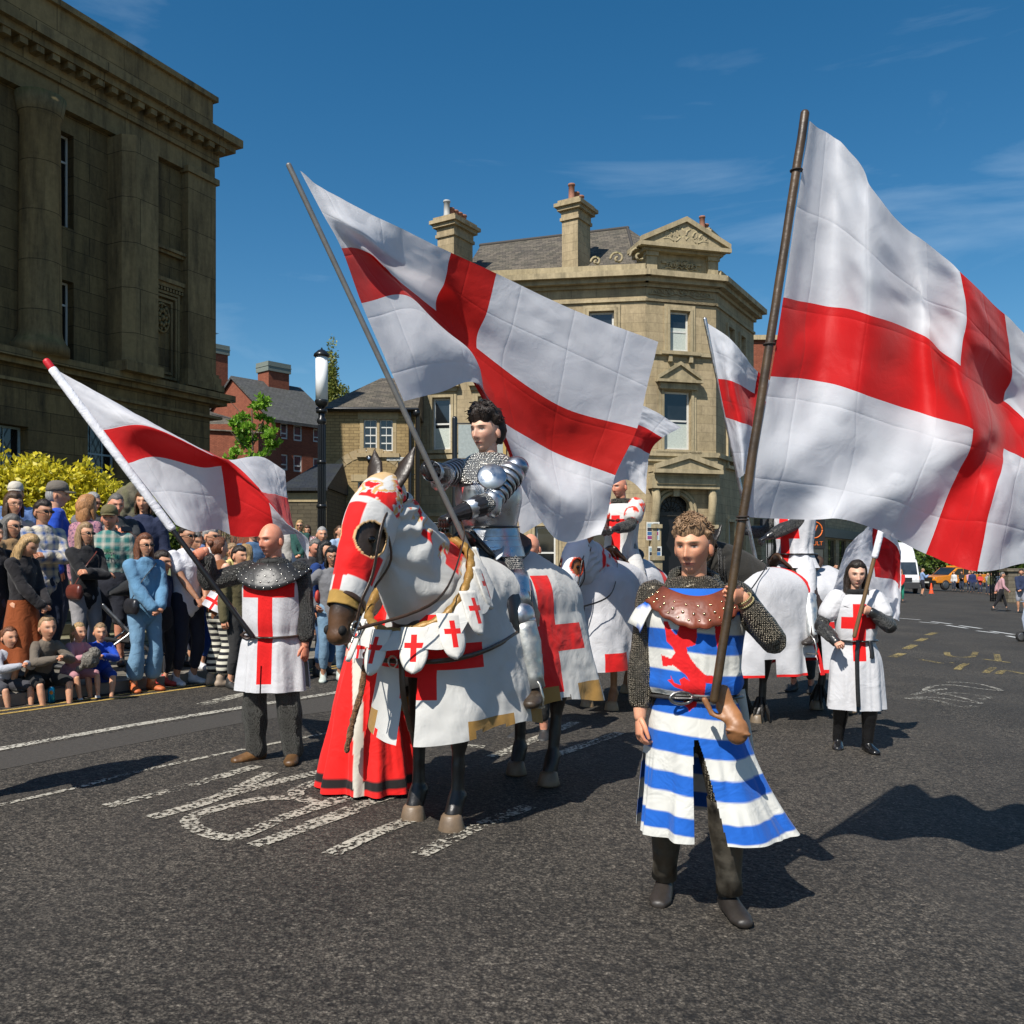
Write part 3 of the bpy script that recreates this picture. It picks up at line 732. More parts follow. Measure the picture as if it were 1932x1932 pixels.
        s.body = npmesh('body', V, Fc, coat('c'), s.root, col=C); s.eyepos = []
        for g in (-1, 1):
            e = H[1] * .60 + H[2] * .40 + fw * .062 + Vector((0, g * .092, 0)); s.eyepos.append(e)
            m2 = MB(); m2.ball(tuple(e), (.026, .016, .019), 12); m2.build('eye', plain((.004, .003, .002), .06, 0, 0), s.root)
            m2 = MB(); m2.ball(tuple(H[4] + fw * .045 - up * .0 + Vector((0, g * .046, 0))), (.026, .018, .026), 8); m2.build('nostril', plain((.004, .003, .003), .8), s.root)
        hm = plain(hoofc, .45, 0, .3, 30, .4)
        for (x, y, dz) in s.hoof:
            m2 = MB(); m2.lathe([(.076, 0), (.078, .012), (.060, .085), (.048, .100)], 16, (x, y, dz)); m2.build('hoof', hm, s.root)
        if tail:
            m2 = MB(); rr = random.Random(3)
            for q in range(26):
                a = rr.uniform(-.05, .05); b = rr.uniform(-.03, .03); e = rr.uniform(.45, .75)
                m2.tube([(-.93 + b, a * .3, 1.30), (-1.0 + b, a, 1.10), (-.98 + b, a * 1.3, .85), (-.95 + b * 2, a * 1.5, e)], [.014, .02, .016, .003], 5)
            m2.build('tail', hairm(tailc or col), s.root)
    def at(s, x, y, z): return s.root.matrix_basis @ Vector((x, y, z))

def drape(name, mat, parent, plan, spine, zmid, hem, nu=160, nv=40, fold=.035, nf=14, flare=.10, uvs=1, seed=0, dag=None, cut=None, keepz=None, wr=.012, colf=None, sq=1.0, zt=topz):
    """caparison: plan(a)->(x,y) outer contour, spine(a)->x on the topline; cloth goes over the body and hangs to hem(a)"""
    A = np.linspace(0, 1, nu); C = np.array([plan(a) for a in A]); d = np.diff(C, axis=0); arc = np.concatenate([[0], np.cumsum(np.hypot(d[:, 0], d[:, 1]))]); arc = arc - arc[-1] / 2
    tn = np.gradient(C, axis=0); tn /= np.linalg.norm(tn, axis=1, keepdims=True); nr = np.stack([tn[:, 1], -tn[:, 0]], 1)
    cen = C.mean(0); sg = np.sign(((C - cen) * nr).sum(1).mean()); nr *= sg
    V = np.zeros((nv, nu, 3)); U = np.zeros((nv, nu, 2)); k = int(nv * .4)
    for j, a in enumerate(A):
        sx = spine(a); z0 = zt(sx); zm = zmid(a) if callable(zmid) else zmid; h = hem(a)
        for i in range(nv):
            if i < k:
                ph = (i / (k - 1)) * math.pi / 2; f = math.sin(ph) ** sq; x = sx + (C[j, 0] - sx) * f; y = C[j, 1] * f; z = zm + (z0 + .02 - zm) * math.cos(ph) ** .9; n_ = 0
            else:
                t = (i - k + 1) / (nv - k); z = zm + (h - zm) * t; 
                q = fbm(np.array([[arc[j] * 2.5, t * 1.2, seed]]), 2, seed)[0]
                n_ = flare * t + fold * t ** .8 * (math.sin(arc[j] * nf + 3 * q) * .7 + q * 1.2)
                x, y = C[j, 0] + nr[j, 0] * n_, C[j, 1] + nr[j, 1] * n_
            V[i, j] = (x, y, z); U[i, j] = (arc[j], z)
    V = V.reshape(-1, 3); U = U.reshape(-1, 2); 
    if wr: V[:, :2] += (fbm(V * 6, 3, seed + 2)[:, None]) * wr
    Fc = gridf(nu, nv)
    if cut: Fc = [f for f in Fc if not cut(V[list(f)].mean(0), U[list(f)].mean(0))]
    return npmesh(name, V, Fc, mat, parent, uv=U, col=colf(V, U) if colf else None)

def strap(mb, pts, w=.022, t=.005, k=5, ref=None):
    p = spline(pts, k); V, Fc = tube([tuple(q) for q in p], [(w / 2, t)] * len(p), 8, ref=ref or (0, 0, 1)); mb.add(V, Fc, 0, smooth=True)
# ------------------------------------------------------------------ flags
def bez_grid(ctrl, nu, nv):
    """ctrl[r][c] of 3-vectors -> smooth dense grid"""
    A = np.array([[tuple(p) for p in r] for r in ctrl], float)
    def res(M_, n):       # catmull-rom along axis 0
        m = len(M_); t = np.linspace(0, m - 1, n); i = np.minimum(t.astype(int), m - 2); f = (t - i)[(slice(None),) + (None,) * (M_.ndim - 1)]
        g = lambda k: M_[np.clip(k, 0, m - 1)]
        p0 = np.where((i == 0)[(slice(None),) + (None,) * (M_.ndim - 1)], 2 * M_[0] - M_[1], g(i - 1)); p1 = g(i); p2 = g(i + 1)
        p3 = np.where((i == m - 2)[(slice(None),) + (None,) * (M_.ndim - 1)], 2 * M_[-1] - M_[-2], g(i + 2))
        return .5 * ((2 * p1) + (-p0 + p2) * f + (2 * p0 - 5 * p1 + 4 * p2 - p3) * f * f + (-p0 + 3 * p1 - 3 * p2 + p3) * f ** 3)
    B = res(A, nv); return np.swapaxes(res(np.swapaxes(B, 0, 1), nu), 0, 1)
def flag_cloth(root, ctrl, us, vs, nu=200, nv=120, wr=.012, wsc=7, rects=None, seed=0, mat=None, sm=0):
    """ctrl rows top to bottom, us/vs = cloth coordinates of the control columns/rows"""
    G = bez_grid(ctrl, nu, nv)
    uu = np.interp(np.linspace(0, len(us) - 1, nu), range(len(us)), us); vv = np.interp(np.linspace(0, len(vs) - 1, nv), range(len(vs)), vs)
    U = np.stack(np.meshgrid(uu, 1 - vv), -1)
    du = np.gradient(G, axis=1); dv = np.gradient(G, axis=0); N = np.cross(du, dv); N /= np.maximum(np.linalg.norm(N, axis=2, keepdims=True), 1e-9)
    q = np.stack([U[..., 0].ravel() * wsc * 1.5, U[..., 1].ravel() * wsc, np.full(nu * nv, seed)], 1)
    r = 1 - np.abs(fbm(q * .8, 3, seed)) * 2.2
    d = (fbm(q, 3, seed + 5) * .7 + r * .3) * wr; d = d.reshape(nv, nu) * ss(0, .05, U[..., 0])
    V = (G + N * d[..., None]).reshape(-1, 3)
    return npmesh('cloth', V, gridf(nu, nv), mat, root, uv=U.reshape(-1, 2))
def pole(root, a, b, r0, r1, mat, name='pole', knots=0):
    mb = MB(); a, b = Vector(a), Vector(b); n = 24; rr = random.Random(4)
    pts = [a + (b - a) * (i / n) + (Vector((rr.uniform(-1, 1), rr.uniform(-1, 1), 0)) * knots) for i in range(n + 1)]
    mb.tube(pts, [r0 + (r1 - r0) * i / n for i in range(n + 1)], 12); return mb.build(name, mat, root)
CR = ((.0, 1.0, .40, .60), (.44, .56, .0, 1.0))
@memo
def flagm(crease=5, rects=CR, base=(.80, .81, .86), red=(.60, .006, .012), trans=.32, rough=.62, fold=.2):
    return crosscloth(rects, base, red, rough, fold, 5, None, trans, crease, None, .15)
# ------------------------------------------------------------------ materials of the place
@memo
def asphalt():
    t = NT('asphalt'); setp(t, .82, 0, .35); v = t.obj()
    vo = t.n('TexVoronoi', Scale=62); t.l(v, vo.inputs['Vector']); n0 = t.noise(110, 3, v, .7); n1 = t.noise(.55, 5, v, .6); n2 = t.noise(26, 3, v, .6)
    c = t.mix(t.ramp(n0, [(.38, 0.), (.62, 1.)]), (.026, .022, .018), (.165, .143, .115))
    c = t.mix(t.ramp(n2, [(.40, .65), (.52, 0.)]), c, (.016, .015, .014)); sp = t.n('SeparateXYZ'); t.l(vo.outputs['Color'], sp.inputs[0]); c = t.mix(1.0, c, t.ramp(sp.outputs[0], [(.0, .55), (.7, 1.0), (.93, 1.1), (1., 1.7)]), 'MULTIPLY'); c = t.mix(1.0, c, t.ramp(vo.outputs['Distance'], [(.3, 1.1), (.75, .45)]), 'MULTIPLY')
    c = t.mix(1.0, c, t.ramp(n1, [(.3, .55), (.7, 1.1)]), 'MULTIPLY')
    ck = t.noise(.9, 7, v, .62, 1.2); c = t.mix(t.ramp(ck, [(.494, 0.), (.5, .75), (.506, 0.)]), c, (.012, .011, .010))
    st = t.obj(scale=(1, .10, 1), rot=(0, 0, R(29.3))); c = t.mix(t.ramp(t.noise(1.1, 4, st, .5), [(.50, 0.), (.68, .45)]), c, (.035, .031, .027)); t.col(c)
    b = t.bump(n2, .8, .02); t.bump(vo.outputs['Distance'], .5, .008, b); return t.mat
@memo
def paintm(c=(.52, .49, .42), wear=.48):
    t = NT('road_paint'); setp(t, .7, 0, .3); v = t.obj(); t.col(t.mix(t.ramp(t.noise(3, 4, v), [(.3, 0.), (.7, 1.)]), c, tuple(x * .72 for x in c)))
    n0 = t.noise(34, 3, v, .65); n1 = t.noise(1.6, 3, v); m = t.math('ADD', n0, t.math('MULTIPLY', t.math('SUBTRACT', n1, .5), .35))
    a = t.ramp(m, [(wear - .035, 0.), (wear + .035, 1.)]); t.l(a, t.b.inputs['Alpha']); t.bump(n0, .5, .01); return t.mat
@memo
def stone(c=(.44, .35, .215), c2=(.33, .26, .16), bw=.9, bh=.36, mortar=.35, stain=.6, dark=(.05, .045, .035), rough=.9, msz=.012, moss=0, coarse=.25):
    t = NT('stone'); setp(t, rough, 0, .25); uv = t.n('TexCoord').outputs['UV']; v = t.obj()
    br = t.n('TexBrick', Scale=1.0); t.l(uv, br.inputs['Vector']); br.inputs['Brick Width'].default_value = bw; br.inputs['Row Height'].default_value = bh; br.inputs['Mortar Size'].default_value = msz; br.inputs['Mortar Smooth'].default_value = .3; br.inputs['Bias'].default_value = -.1
    br.inputs['Color1'].default_value = (*c, 1); br.inputs['Color2'].default_value = (*c2, 1); br.inputs['Mortar'].default_value = (*[x * mortar for x in c], 1)
    st = t.obj(scale=(1.5, 1.5, .22)); cc = t.mix(t.ramp(t.noise(1.3, 8, st, .72), [(.44, 0.), (.72, stain)]), br.outputs['Color'], dark)
    cc = t.mix(1.0, cc, t.ramp(t.noise(6, 6, v, .7), [(.25, .72), (.75, 1.12)]), 'MULTIPLY')
    if moss:
        g = t.n('NewGeometry'); sp = t.n('SeparateXYZ'); t.l(g.outputs['Normal'], sp.inputs[0]); cc = t.mix(t.math('MULTIPLY', t.ramp(sp.outputs[2], [(.2, 0.), (.6, 1.)]), t.ramp(t.noise(4, 4, v), [(.3, 0.), (.6, moss)])), cc, (.11, .12, .035))
    t.col(cc); b = t.bump(br.outputs['Fac'], -.5, .02); t.bump(t.noise(9, 6, v, .7), coarse, .03, b); return t.mat
@memo
def slate(c=(.15, .128, .10), c2=(.065, .058, .05)):
    return stone(c, c2, .32, .17, .3, .35, (.05, .055, .03), .7, .012, 0, .3)
@memo
def glassm(c=(.018, .022, .026), rough=.06):
    t = NT('window_glass'); setp(t, rough, 0, .9); v = t.obj(); t.col(t.mix(t.ramp(t.noise(1.3, 3, v), [(.4, 0.), (.6, 1.)]), c, tuple(x * .5 for x in c))); t.bump(t.noise(1.2, 2, v), .05, .02); return t.mat
WHITE = plain((.62, .62, .58), .5, 0, .1, 20, .15)
BLACK = plain((.012, .013, .015), .28, 0, .1, 30, .2)
LEAD = plain((.34, .36, .38), .5)

class Fac:
    def __init__(s, O, ang): s.O = Vector((O[0], O[1], 0)); s.e = Vector((math.sin(R(ang)), math.cos(R(ang)), 0)); s.rz = math.atan2(s.e.y, s.e.x)
    def s(f, u): r = (u - CX) / F; return (r * f.O.y - f.O.x) / (f.e.x - r * f.e.y)
    def z(f, u, v): Y = f.O.y + f.s(u) * f.e.y; return CH + (YH - v) * Y / F
    def r(f, u0, u1, v0, v1): um = (u0 + u1) / 2; return f.s(u0), f.s(u1), f.z(um, v1), f.z(um, v0)   # s0,s1,z0,z1
    def w(f, s_, y=0, z=0): return f.O + f.e * s_ + Vector((-f.e.y, f.e.x, 0)) * y + Vector((0, 0, z))

def wall(mb, s0, s1, z0, z1, holes, y=0, dep=.3, m=0):
    xs = sorted({s0, s1} | {h[0] for h in holes} | {h[1] for h in holes}); zs = sorted({z0, z1} | {h[2] for h in holes} | {h[3] for h in holes})
    for a, b in zip(xs, xs[1:]):
        for c, d in zip(zs, zs[1:]):
            if b - a < 1e-6 or d - c < 1e-6: continue
            x, z = (a + b) / 2, (c + d) / 2
            if any(h[0] < x < h[1] and h[2] < z < h[3] for h in holes): continue
            mb.add([(a, y, c), (b, y, c), (b, y, d), (a, y, d)], [(0, 1, 2, 3)], m)
    for a, b, c, d in holes:
        mb.add([(a, y, c), (b, y, c), (b, y, d), (a, y, d), (a, y + dep, c), (b, y + dep, c), (b, y + dep, d), (a, y + dep, d)], [(0, 4, 5, 1), (1, 5, 6, 2), (2, 6, 7, 3), (3, 7, 4, 0)], m)
def window(par, x0, x1, z0, z1, y=.16, bars=(1, 2), fw=.06, mat=None, glass=None, blind=0, split=None):
    mb = MB(); mb.box(x0, x0 + fw, y, y + .07, z0, z1); mb.box(x1 - fw, x1, y, y + .07, z0, z1); mb.box(x0 + fw, x1 - fw, y, y + .07, z0, z0 + fw); mb.box(x0 + fw, x1 - fw, y, y + .07, z1 - fw, z1)
    for i in range(1, bars[0]): x = x0 + (x1 - x0) * i / bars[0]; mb.box(x - .014, x + .014, y + .002, y + .05, z0 + fw, z1 - fw)
    for i in range(1, bars[1]):
        z = z0 + (z1 - z0) * (split if split and bars[1] == 2 else i / bars[1]); mb.box(x0 + fw, x1 - fw, y - .004, y + .066, z - fw * .45, z + fw * .45)
    o = mb.build('window', mat or WHITE, par); g = MB(); g.box(x0 + .01, x1 - .01, y + .034, y + .042, z0 + .01, z1 - .01); g.build('pane', glass or glassm(), o)
    if blind:
        b = MB(); b.box(x0 + fw, x1 - fw, y + .02, y + .026, z0 + fw, z0 + (z1 - z0) * blind); b.build('blind', plain((.50, .55, .50), .7), o)
    return o
def pediment(mb, x0, x1, z0, z1, y0, y1, t=.12, m=0):
    xm = (x0 + x1) / 2; mb.prism([(x0, z0), (x1, z0), (x1, z0 + t), (xm, z1), (x0, z0 + t)], y0 + .12, y1, 'y', m)
    for a, b in ((x0 - .02, xm), (x1 + .02, xm)): mb.prism([(a, z0 + t * .4), (a, z0 + t * 1.6), (b, z1 + t * .9), (b, z1 - t * .3)] if a < b else [(b, z1 - t * .3), (b, z1 + t * .9), (a, z0 + t * 1.6), (a, z0 + t * .4)], y0, y0 + .2, 'y', m)
    mb.box(x0 - .04, x1 + .04, y0 - .01, y0 + .22, z0 - t * .4, z0 + t * .5, m)
def scroll(mb, cx, cz, w_, h_, y, n=3, r=.03, seed=1):
    """carved foliage: curling tendrils in relief"""
    rr = random.Random(seed)
    for sg in (-1, 1):
        for k in range(n):
            x0 = cx + sg * w_ * (k + .2) / (n + .3) * .5; q = h_ * (1 - .55 * k / n) * .42; pts = []
            for i in range(14):
                a = i * .55; rd = q * (1 - i / 16); pts.append((x0 + sg * (q * .8 - rd * math.cos(a)), y - .02, cz - h_ * .25 + q * .6 + rd * math.sin(a)))
            mb.tube(pts, [r * (1 - i / 20) for i in range(14)], 6)
        pts = [(cx + sg * w_ * .5 * t, y - .015, cz - h_ * .3 + h_ * .25 * math.sin(t * 9) * (1 - t)) for t in np.linspace(0, 1, 14)]; mb.tube(pts, [r * .8] * 14, 6)

# ------------------------------------------------------------------ ground, road, pavements
g_ = MB(); g_.add([(x, y, gz(x)) for x, y in ((-150, -60), (220, -60), (220, 320), (-150, 320))], [(0, 1, 2, 3)])
tag(g_.build('ground', plain((.09, .088, .07), .95, 0, .5, 8, .4)), kind='structure')
def strip(a0, a1, t0, t1, z, n=1, base=KB):
    """quad between kerb offsets a0..a1 (to the right) and t0..t1 along the street"""
    V = []
    for t, a in ((t0, a0), (t0, a1), (t1, a1), (t1, a0)):
        p = base + RD * t + RN * a; V.append((p.x, p.y, gz(p.x) + z))
    return V
rd = MB(); rd.add(strip(-.0, 26, -40, 130, .004), [(0, 1, 2, 3)]); rd.add([(x, y, gz(x) + .004) for x, y in ((-9, 21.5), (9, 21.5), (9, 41.9), (-9, 41.9))][0:4], [(0, 1, 2, 3)])
rd.v = rd.v[:4]; rd.n = 4; rd.f = rd.f[:1]; rd.m = rd.m[:1]; rd.uv = rd.uv[:1]; rd.smooth = rd.smooth[:1]
tag(rd.build('road', asphalt()), kind='structure')
sr = MB(); sr.add([(p[0], p[1], gz(p[0]) + .0065) for p in ((-14, 24.5), (1, 24.5), (8, 36), (8, 42.5), (-14, 42.5))], [(0, 1, 2, 3, 4)])
tag(sr.build('road', asphalt()), kind='structure')
PAVE = stone((.20, .18, .145), (.16, .145, .12), .75, .55, .35, .35, (.05, .05, .045), .9, .012, 0, .2)
def solid_strip(a0, a1, t0, t1, z0, z1, name, mat, base=KB):
    lo = strip(a0, a1, t0, t1, z0, base=base); hi = strip(a0, a1, t0, t1, z1, base=base); mb = MB(); mb.add(lo + hi, [(0, 3, 2, 1), (4, 5, 6, 7), (0, 1, 5, 4), (1, 2, 6, 5), (2, 3, 7, 6), (3, 0, 4, 7)]); return tag(mb.build(name, mat), kind='structure')
solid_strip(-.16, 0, -40, 16.5, -.1, .115, 'kerb', plain((.22, .20, .17), .85, 0, .3, 25))
solid_strip(-3.0, -.16, -40, 16.5, -.1, .112, 'pavement', PAVE)
STEP = stone((.30, .27, .19), (.24, .21, .15), 1.5, .16, .4, .5, (.05, .05, .03), .9, .01, .5, .3)
for k in range(3): solid_strip(-3.0 - .42 * (k + 1) - (2.5 if k == 2 else 0), -3.0 - .42 * k, -40, 12.5, -.1, .112 + .16 * (k + 1), 'step', STEP)
def lev(x, y):
    d = (Vector((x, y, 0)) - KB).dot(RN); g = gz(x)
    if d > 0: return g + .004
    if d > -3.0: return g + .112
    for k in range(3):
        if d > -3.0 - .42 * (k + 1): return g + .112 + .16 * (k + 1)
    return g + .592
# far right kerb and pavement
KR = KB + RN * 26
solid_strip(26, 30, -30, 120, -.1, .12, 'pavement', PAVE)
# garden bank behind the steps
gb = MB(); V = strip(-18, -6.76, -40, 13.0, .55); V2 = strip(-18, -6.76, -40, 13.0, -.2); gb.add(V2 + V, [(4, 5, 6, 7), (0, 1, 5, 4), (1, 2, 6, 5), (2, 3, 7, 6), (3, 0, 4, 7)])
tag(gb.build('ground', plain((.035, .045, .015), .95, 0, .5, 10, .5)), kind='structure')

# painted lines, traced where they lie on the road
def stripe(pts, wd, mat, label, cat='road marking', kind=None, z=.009, name='road_marking', k=3, taper=False):
    P3 = [GR(u, v) for u, v in pts]; P3 = [Vector(tuple(q)) for q in spline([(p.x, p.y) for p in P3], k) for q in [(q[0], q[1], 0)]]
    mb = MB(); V = []
    for i, p in enumerate(P3):
        t = (P3[min(i + 1, len(P3) - 1)] - P3[max(i - 1, 0)]).normalized(); n = Vector((-t.y, t.x, 0)) * wd / 2
        for q in (p + n, p - n): V.append((q.x, q.y, gz(q.x) + z))
    mb.add(V, [(2 * i, 2 * i + 1, 2 * i + 3, 2 * i + 2) for i in range(len(P3) - 1)]); return mb
def marks(sets, wd, mat, z=.009):
    big = MB()
    for pts in sets:
        m = stripe(pts, wd, mat, '', z=z); big.add(m.v, m.f); z += .00012
    o = big.build('road_marking', mat); return tag(o, kind='structure')
c3 = lambda L: [(c * .3418, 1301.9 + d * .3418) for c, d in L]
c4 = lambda L: [(603.8 + c * .293, 1226.4 + d * .293) for c, d in L]
c6 = lambda L: [(1415 + c * .2676, 1113.2 + d * .2676) for c, d in L]
def kl(a, t0, t1, n=12):   # line along the kerb
    mb = MB(); return a, t0, t1
def longline(a, wd, t0, t1, mat, z=.009):
    mb = MB(); mb.add(strip(a - wd / 2, a + wd / 2, t0, t1, z), [(0, 1, 2, 3)]); return tag(mb.build('road_marking', mat), kind='structure')
YEL = paintm((.50, .34, .10), .40); WP = paintm((.44, .41, .34), .495); WP2 = paintm((.48, .45, .38), .45); FY = paintm((.34, .26, .10), .50)
longline(.20, .055, -30, 18, YEL); longline(.36, .055, -30, 18, YEL)
marks([c3([(-300, 385), (0, 330), (700, 205), (1370, 95), (1900, 10)])], .11, WP2)
marks([c3([(-200, 690), (0, 642), (480, 532), (700, 470), (1300, 342), (1900, 225)])], .05, WP, .0095)
marks([c3([(1120, 85), (1290, 40), (1400, 20), (1700, -20)])], .16, WP, .0102)
marks([c3([(590, 648), (1000, 545), (1420, 425)]), c3([(830, 712), (960, 676), (1180, 610), (1500, 462)]), c3([(1060, 640), (1500, 520), (1890, 432)]),
       c3([(1930, 462), (1720, 525), (1630, 568), (1690, 615), (1800, 645)]), c3([(1640, 605), (1450, 608), (1160, 672), (1045, 730), (1120, 790), (1270, 825), (1390, 788), (1600, 700), (1960, 590)]),
       c3([(1400, 868), (1650, 780), (1960, 670)]), c4([(-60, 1130), (330, 985), (660, 900)]), c4([(-60, 1030), (300, 900), (560, 840)]), c4([(60, 1330), (330, 1200), (600, 1095)]), c4([(640, 1330), (1050, 1130), (1350, 1015)]),
       c4([(920, 622), (1060, 632)]), c4([(1100, 700), (1650, 470)]), c4([(1500, 690), (1932, 540)])], .105, WP, .0098)
for L in ([(1000, 477), (1075, 449)], [(1098, 418), (1160, 389)], [(1180, 364), (1235, 343)], [(1250, 320), (1305, 303)]): marks([c6(L)], .16, FY)
marks([c6(L) for L in ([(1390, 440), (1400, 465), (1500, 478), (1570, 470), (1590, 440)], [(1650, 490), (1830, 515)], [(1740, 455), (1750, 500)], [(1200, 492), (1350, 520)], [(1410, 515), (1440, 518)], [(1460, 565), (1490, 540), (1530, 520)], [(1660, 588), (1715, 550)], [(1750, 595), (1800, 570), (1932, 595)])], .11, FY, .0096)
WP3 = paintm((.38, .36, .31), .53)
marks([c6(L) for L in ([(1390, 655), (1500, 655), (1640, 672), (1770, 712), (1620, 700), (1440, 675), (1300, 680), (1230, 715), (1400, 700)], [(1150, 745), (1290, 722), (1630, 800), (1500, 790), (1280, 760), (1090, 770)], [(1330, 740), (1450, 730), (1690, 760), (1620, 775)], [(1090, 770), (1300, 780), (1470, 828), (1585, 822)])], .07, WP3, .0097)
marks([c6(L) for L in ([(1040, 200), (1200, 212)], [(1195, 227), (1330, 238)], [(1280, 224), (1420, 242)], [(1385, 250), (1530, 272)], [(1480, 253), (1630, 274)], [(1600, 290), (1750, 308)], [(1700, 292), (1860, 316)], [(1815, 326), (1932, 348)])], .13, plain((.62, .62, .60), .6), .0103)
# darker repair band beside the white line
rp = MB(); q = [GR(u, v, .0062) for u, v in c3([(-300, 520), (-300, 400), (1370, 110), (1900, 25), (1900, 110), (1370, 178), (0, 445)])]; rp.add([tuple(p) for p in q], [list(range(len(q)))])
tag(rp.build('road', plain((.058, .051, .043), .9, 0, .5, 110, .45)), kind='structure')

# ------------------------------------------------------------------ the dark town hall on the left
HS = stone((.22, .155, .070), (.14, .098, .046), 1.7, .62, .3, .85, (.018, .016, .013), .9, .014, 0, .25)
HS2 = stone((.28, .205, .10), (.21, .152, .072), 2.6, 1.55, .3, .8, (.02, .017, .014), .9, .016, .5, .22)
f = Fac((-12.0, 35.0), 26.5); th_ = thing('town_hall', 'dark soot stained stone hall with tall columns beyond the golden shrubs', 'building', (f.O.x, f.O.y, 0), f.rz)
z_ = f.z
zb = z_(340, 735); ztop = z_(370, 338); w0 = -34
holes = []
wins = []
for k in range(5):
    a, b, _, _ = f.r(96, 139, 500, 600); off = -k * 3.55
    for (v0, v1) in ((130, 426), (527, 699)):
        z0_, z1_ = max(zb + .1, z_(118, v1)), min(z_(118, v0), ztop - .6); wins.append((a + off, b + off, z0_, z1_)); holes.append(wins[-1])
for (u0, u1) in ((152, 214), (-60, 40)):
    a, b, c, d = f.r(u0, u1, 800, 895); wins.append((a, b, c, d)); holes.append(wins[-1])
mb = MB(); sW = f.s(259)
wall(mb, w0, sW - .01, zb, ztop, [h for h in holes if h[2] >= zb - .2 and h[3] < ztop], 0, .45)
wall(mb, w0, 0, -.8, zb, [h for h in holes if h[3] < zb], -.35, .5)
mb.add([(0, 0, -.8), (0, 14, -.8), (0, 14, ztop), (0, 0, ztop)], [(0, 1, 2, 3)]); mb.add([(w0, 0, -.8), (w0, 14, -.8), (w0, 14, ztop), (w0, 0, ztop)], [(0, 3, 2, 1)]); mb.add([(w0, 14, -.8), (0, 14, -.8), (0, 14, ztop), (w0, 14, ztop)], [(0, 3, 2, 1)])
sP = f.s(340); mb.add([(sW, -.06, zb), (sP, -.06, zb), (sP, -.06, ztop), (sW, -.06, ztop)], [(0, 1, 2, 3)])
mb.add([(0, -.35, -.8), (0, 0, -.8), (0, 0, zb), (0, -.35, zb)], [(0, 1, 2, 3)])
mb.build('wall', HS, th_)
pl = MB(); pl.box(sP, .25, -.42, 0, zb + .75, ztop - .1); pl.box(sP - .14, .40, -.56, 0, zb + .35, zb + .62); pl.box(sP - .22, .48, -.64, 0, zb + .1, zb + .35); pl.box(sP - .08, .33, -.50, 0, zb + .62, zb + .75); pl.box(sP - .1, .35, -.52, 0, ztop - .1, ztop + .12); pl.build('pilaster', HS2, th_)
pr = MB(); a, b = f.s(216), f.s(259); pr.box(a, b, -1.05, 0, zb + .35, ztop - .1); pr.prism([(a - .30, -.72), (a, -1.05 + .0), (a, 0), (a - .30, 0)], zb + .35, ztop - .1, 'z'); pr.box(a - .5, b + .12, -1.2, 0, zb, zb + .35); pr.build('pier', HS2, th_)
cx_ = f.s(62); rc = (f.s(96) - f.s(27)) / 2
for k in range(4):
    c_ = MB(); c_.lathe([(rc * 1.35, zb), (rc * 1.35, zb + .3), (rc * 1.2, zb + .42), (rc * 1.05, zb + .6), (rc, zb + .8), (rc * .93, ztop - .8), (rc * 1.0, ztop - .75), (rc * 1.2, ztop - .1)], 32, (cx_ - k * 3.55, -.35, 0)); c_.build('column', HS2, th_)
pn = MB(); a, b, c, d = f.r(266, 334, 548, 722); 
for e, yy in ((0, -.10), (.16, -.14), (.34, -.10)):
    for (x0, x1, z0, z1) in ((a + e, b - e, d - e - .09, d - e), (a + e, b - e, c + e, c + e + .09), (a + e, a + e + .09, c + e + .09, d - e - .09), (b - e - .09, b - e, c + e + .09, d - e - .09)): pn.box(x0, x1, yy - .05, -.06, z0, z1)
pn.build('wall_panel', HS2, th_)
md = MB(); cs_, cz_ = f.s(301), z_(301, 600)
for k in range(9):
    a_ = k * math.tau / 9; md.ball((cs_ + .16 * math.cos(a_), -.16, cz_ + .27 * math.sin(a_)), (.07, .06, .09), 8); md.ball((cs_ + .27 * math.cos(a_ + .3), -.15, cz_ + .42 * math.sin(a_ + .3)), (.05, .05, .07), 8)
md.ball((cs_, -.16, cz_), (.09, .08, .12), 8); md.tube([(cs_ + .33 * math.cos(t), -.12, cz_ + .52 * math.sin(t)) for t in np.linspace(0, 6.28, 30)], .045, 6, ref=(0, 1, 0), cap=False); md.build('carved_roundel', HS2, th_)
ld = MB(); a, b = f.s(259), f.s(340)
for vv, h_, o_ in ((470, .22, .26), (530, .30, .22), (729, .30, .30)): z = z_(300, vv + 2); ld.box(a, b, -.06 - o_, 0, z, z + h_ * .5); ld.box(a, b, -.06 - o_ * .6, 0, z - h_ * .5, z)
for k in range(14): x = a + (b - a) * (k + .3) / 14; zz = z_(300, 541); ld.box(x, x + (b - a) / 28, -.2, -.06, zz - .12, zz)
ld.build('string_course', HS2, th_)
bs = MB()
for z0_, z1_, o_ in ((zb - .25, zb, .85), (zb - .42, zb - .25, .62), (zb - .95, zb - .85, .5), (ztop, ztop + .7, .30), (ztop + .7, ztop + 1.3, .42), (ztop + 1.3, ztop + 1.55, .85), (ztop + 1.55, ztop + 1.85, 1.05), (ztop + 1.85, ztop + 3.2, .25), (ztop + 3.2, ztop + 3.4, .4)): bs.box(w0, .02 + o_, -o_, 14 + o_, z0_, z1_)
for k in range(60): x = .25 - k * .55; bs.box(x - .16, x + .1, -.8, -.42, ztop + 1.1, ztop + 1.3)
bs.build('cornice', HS2, th_)
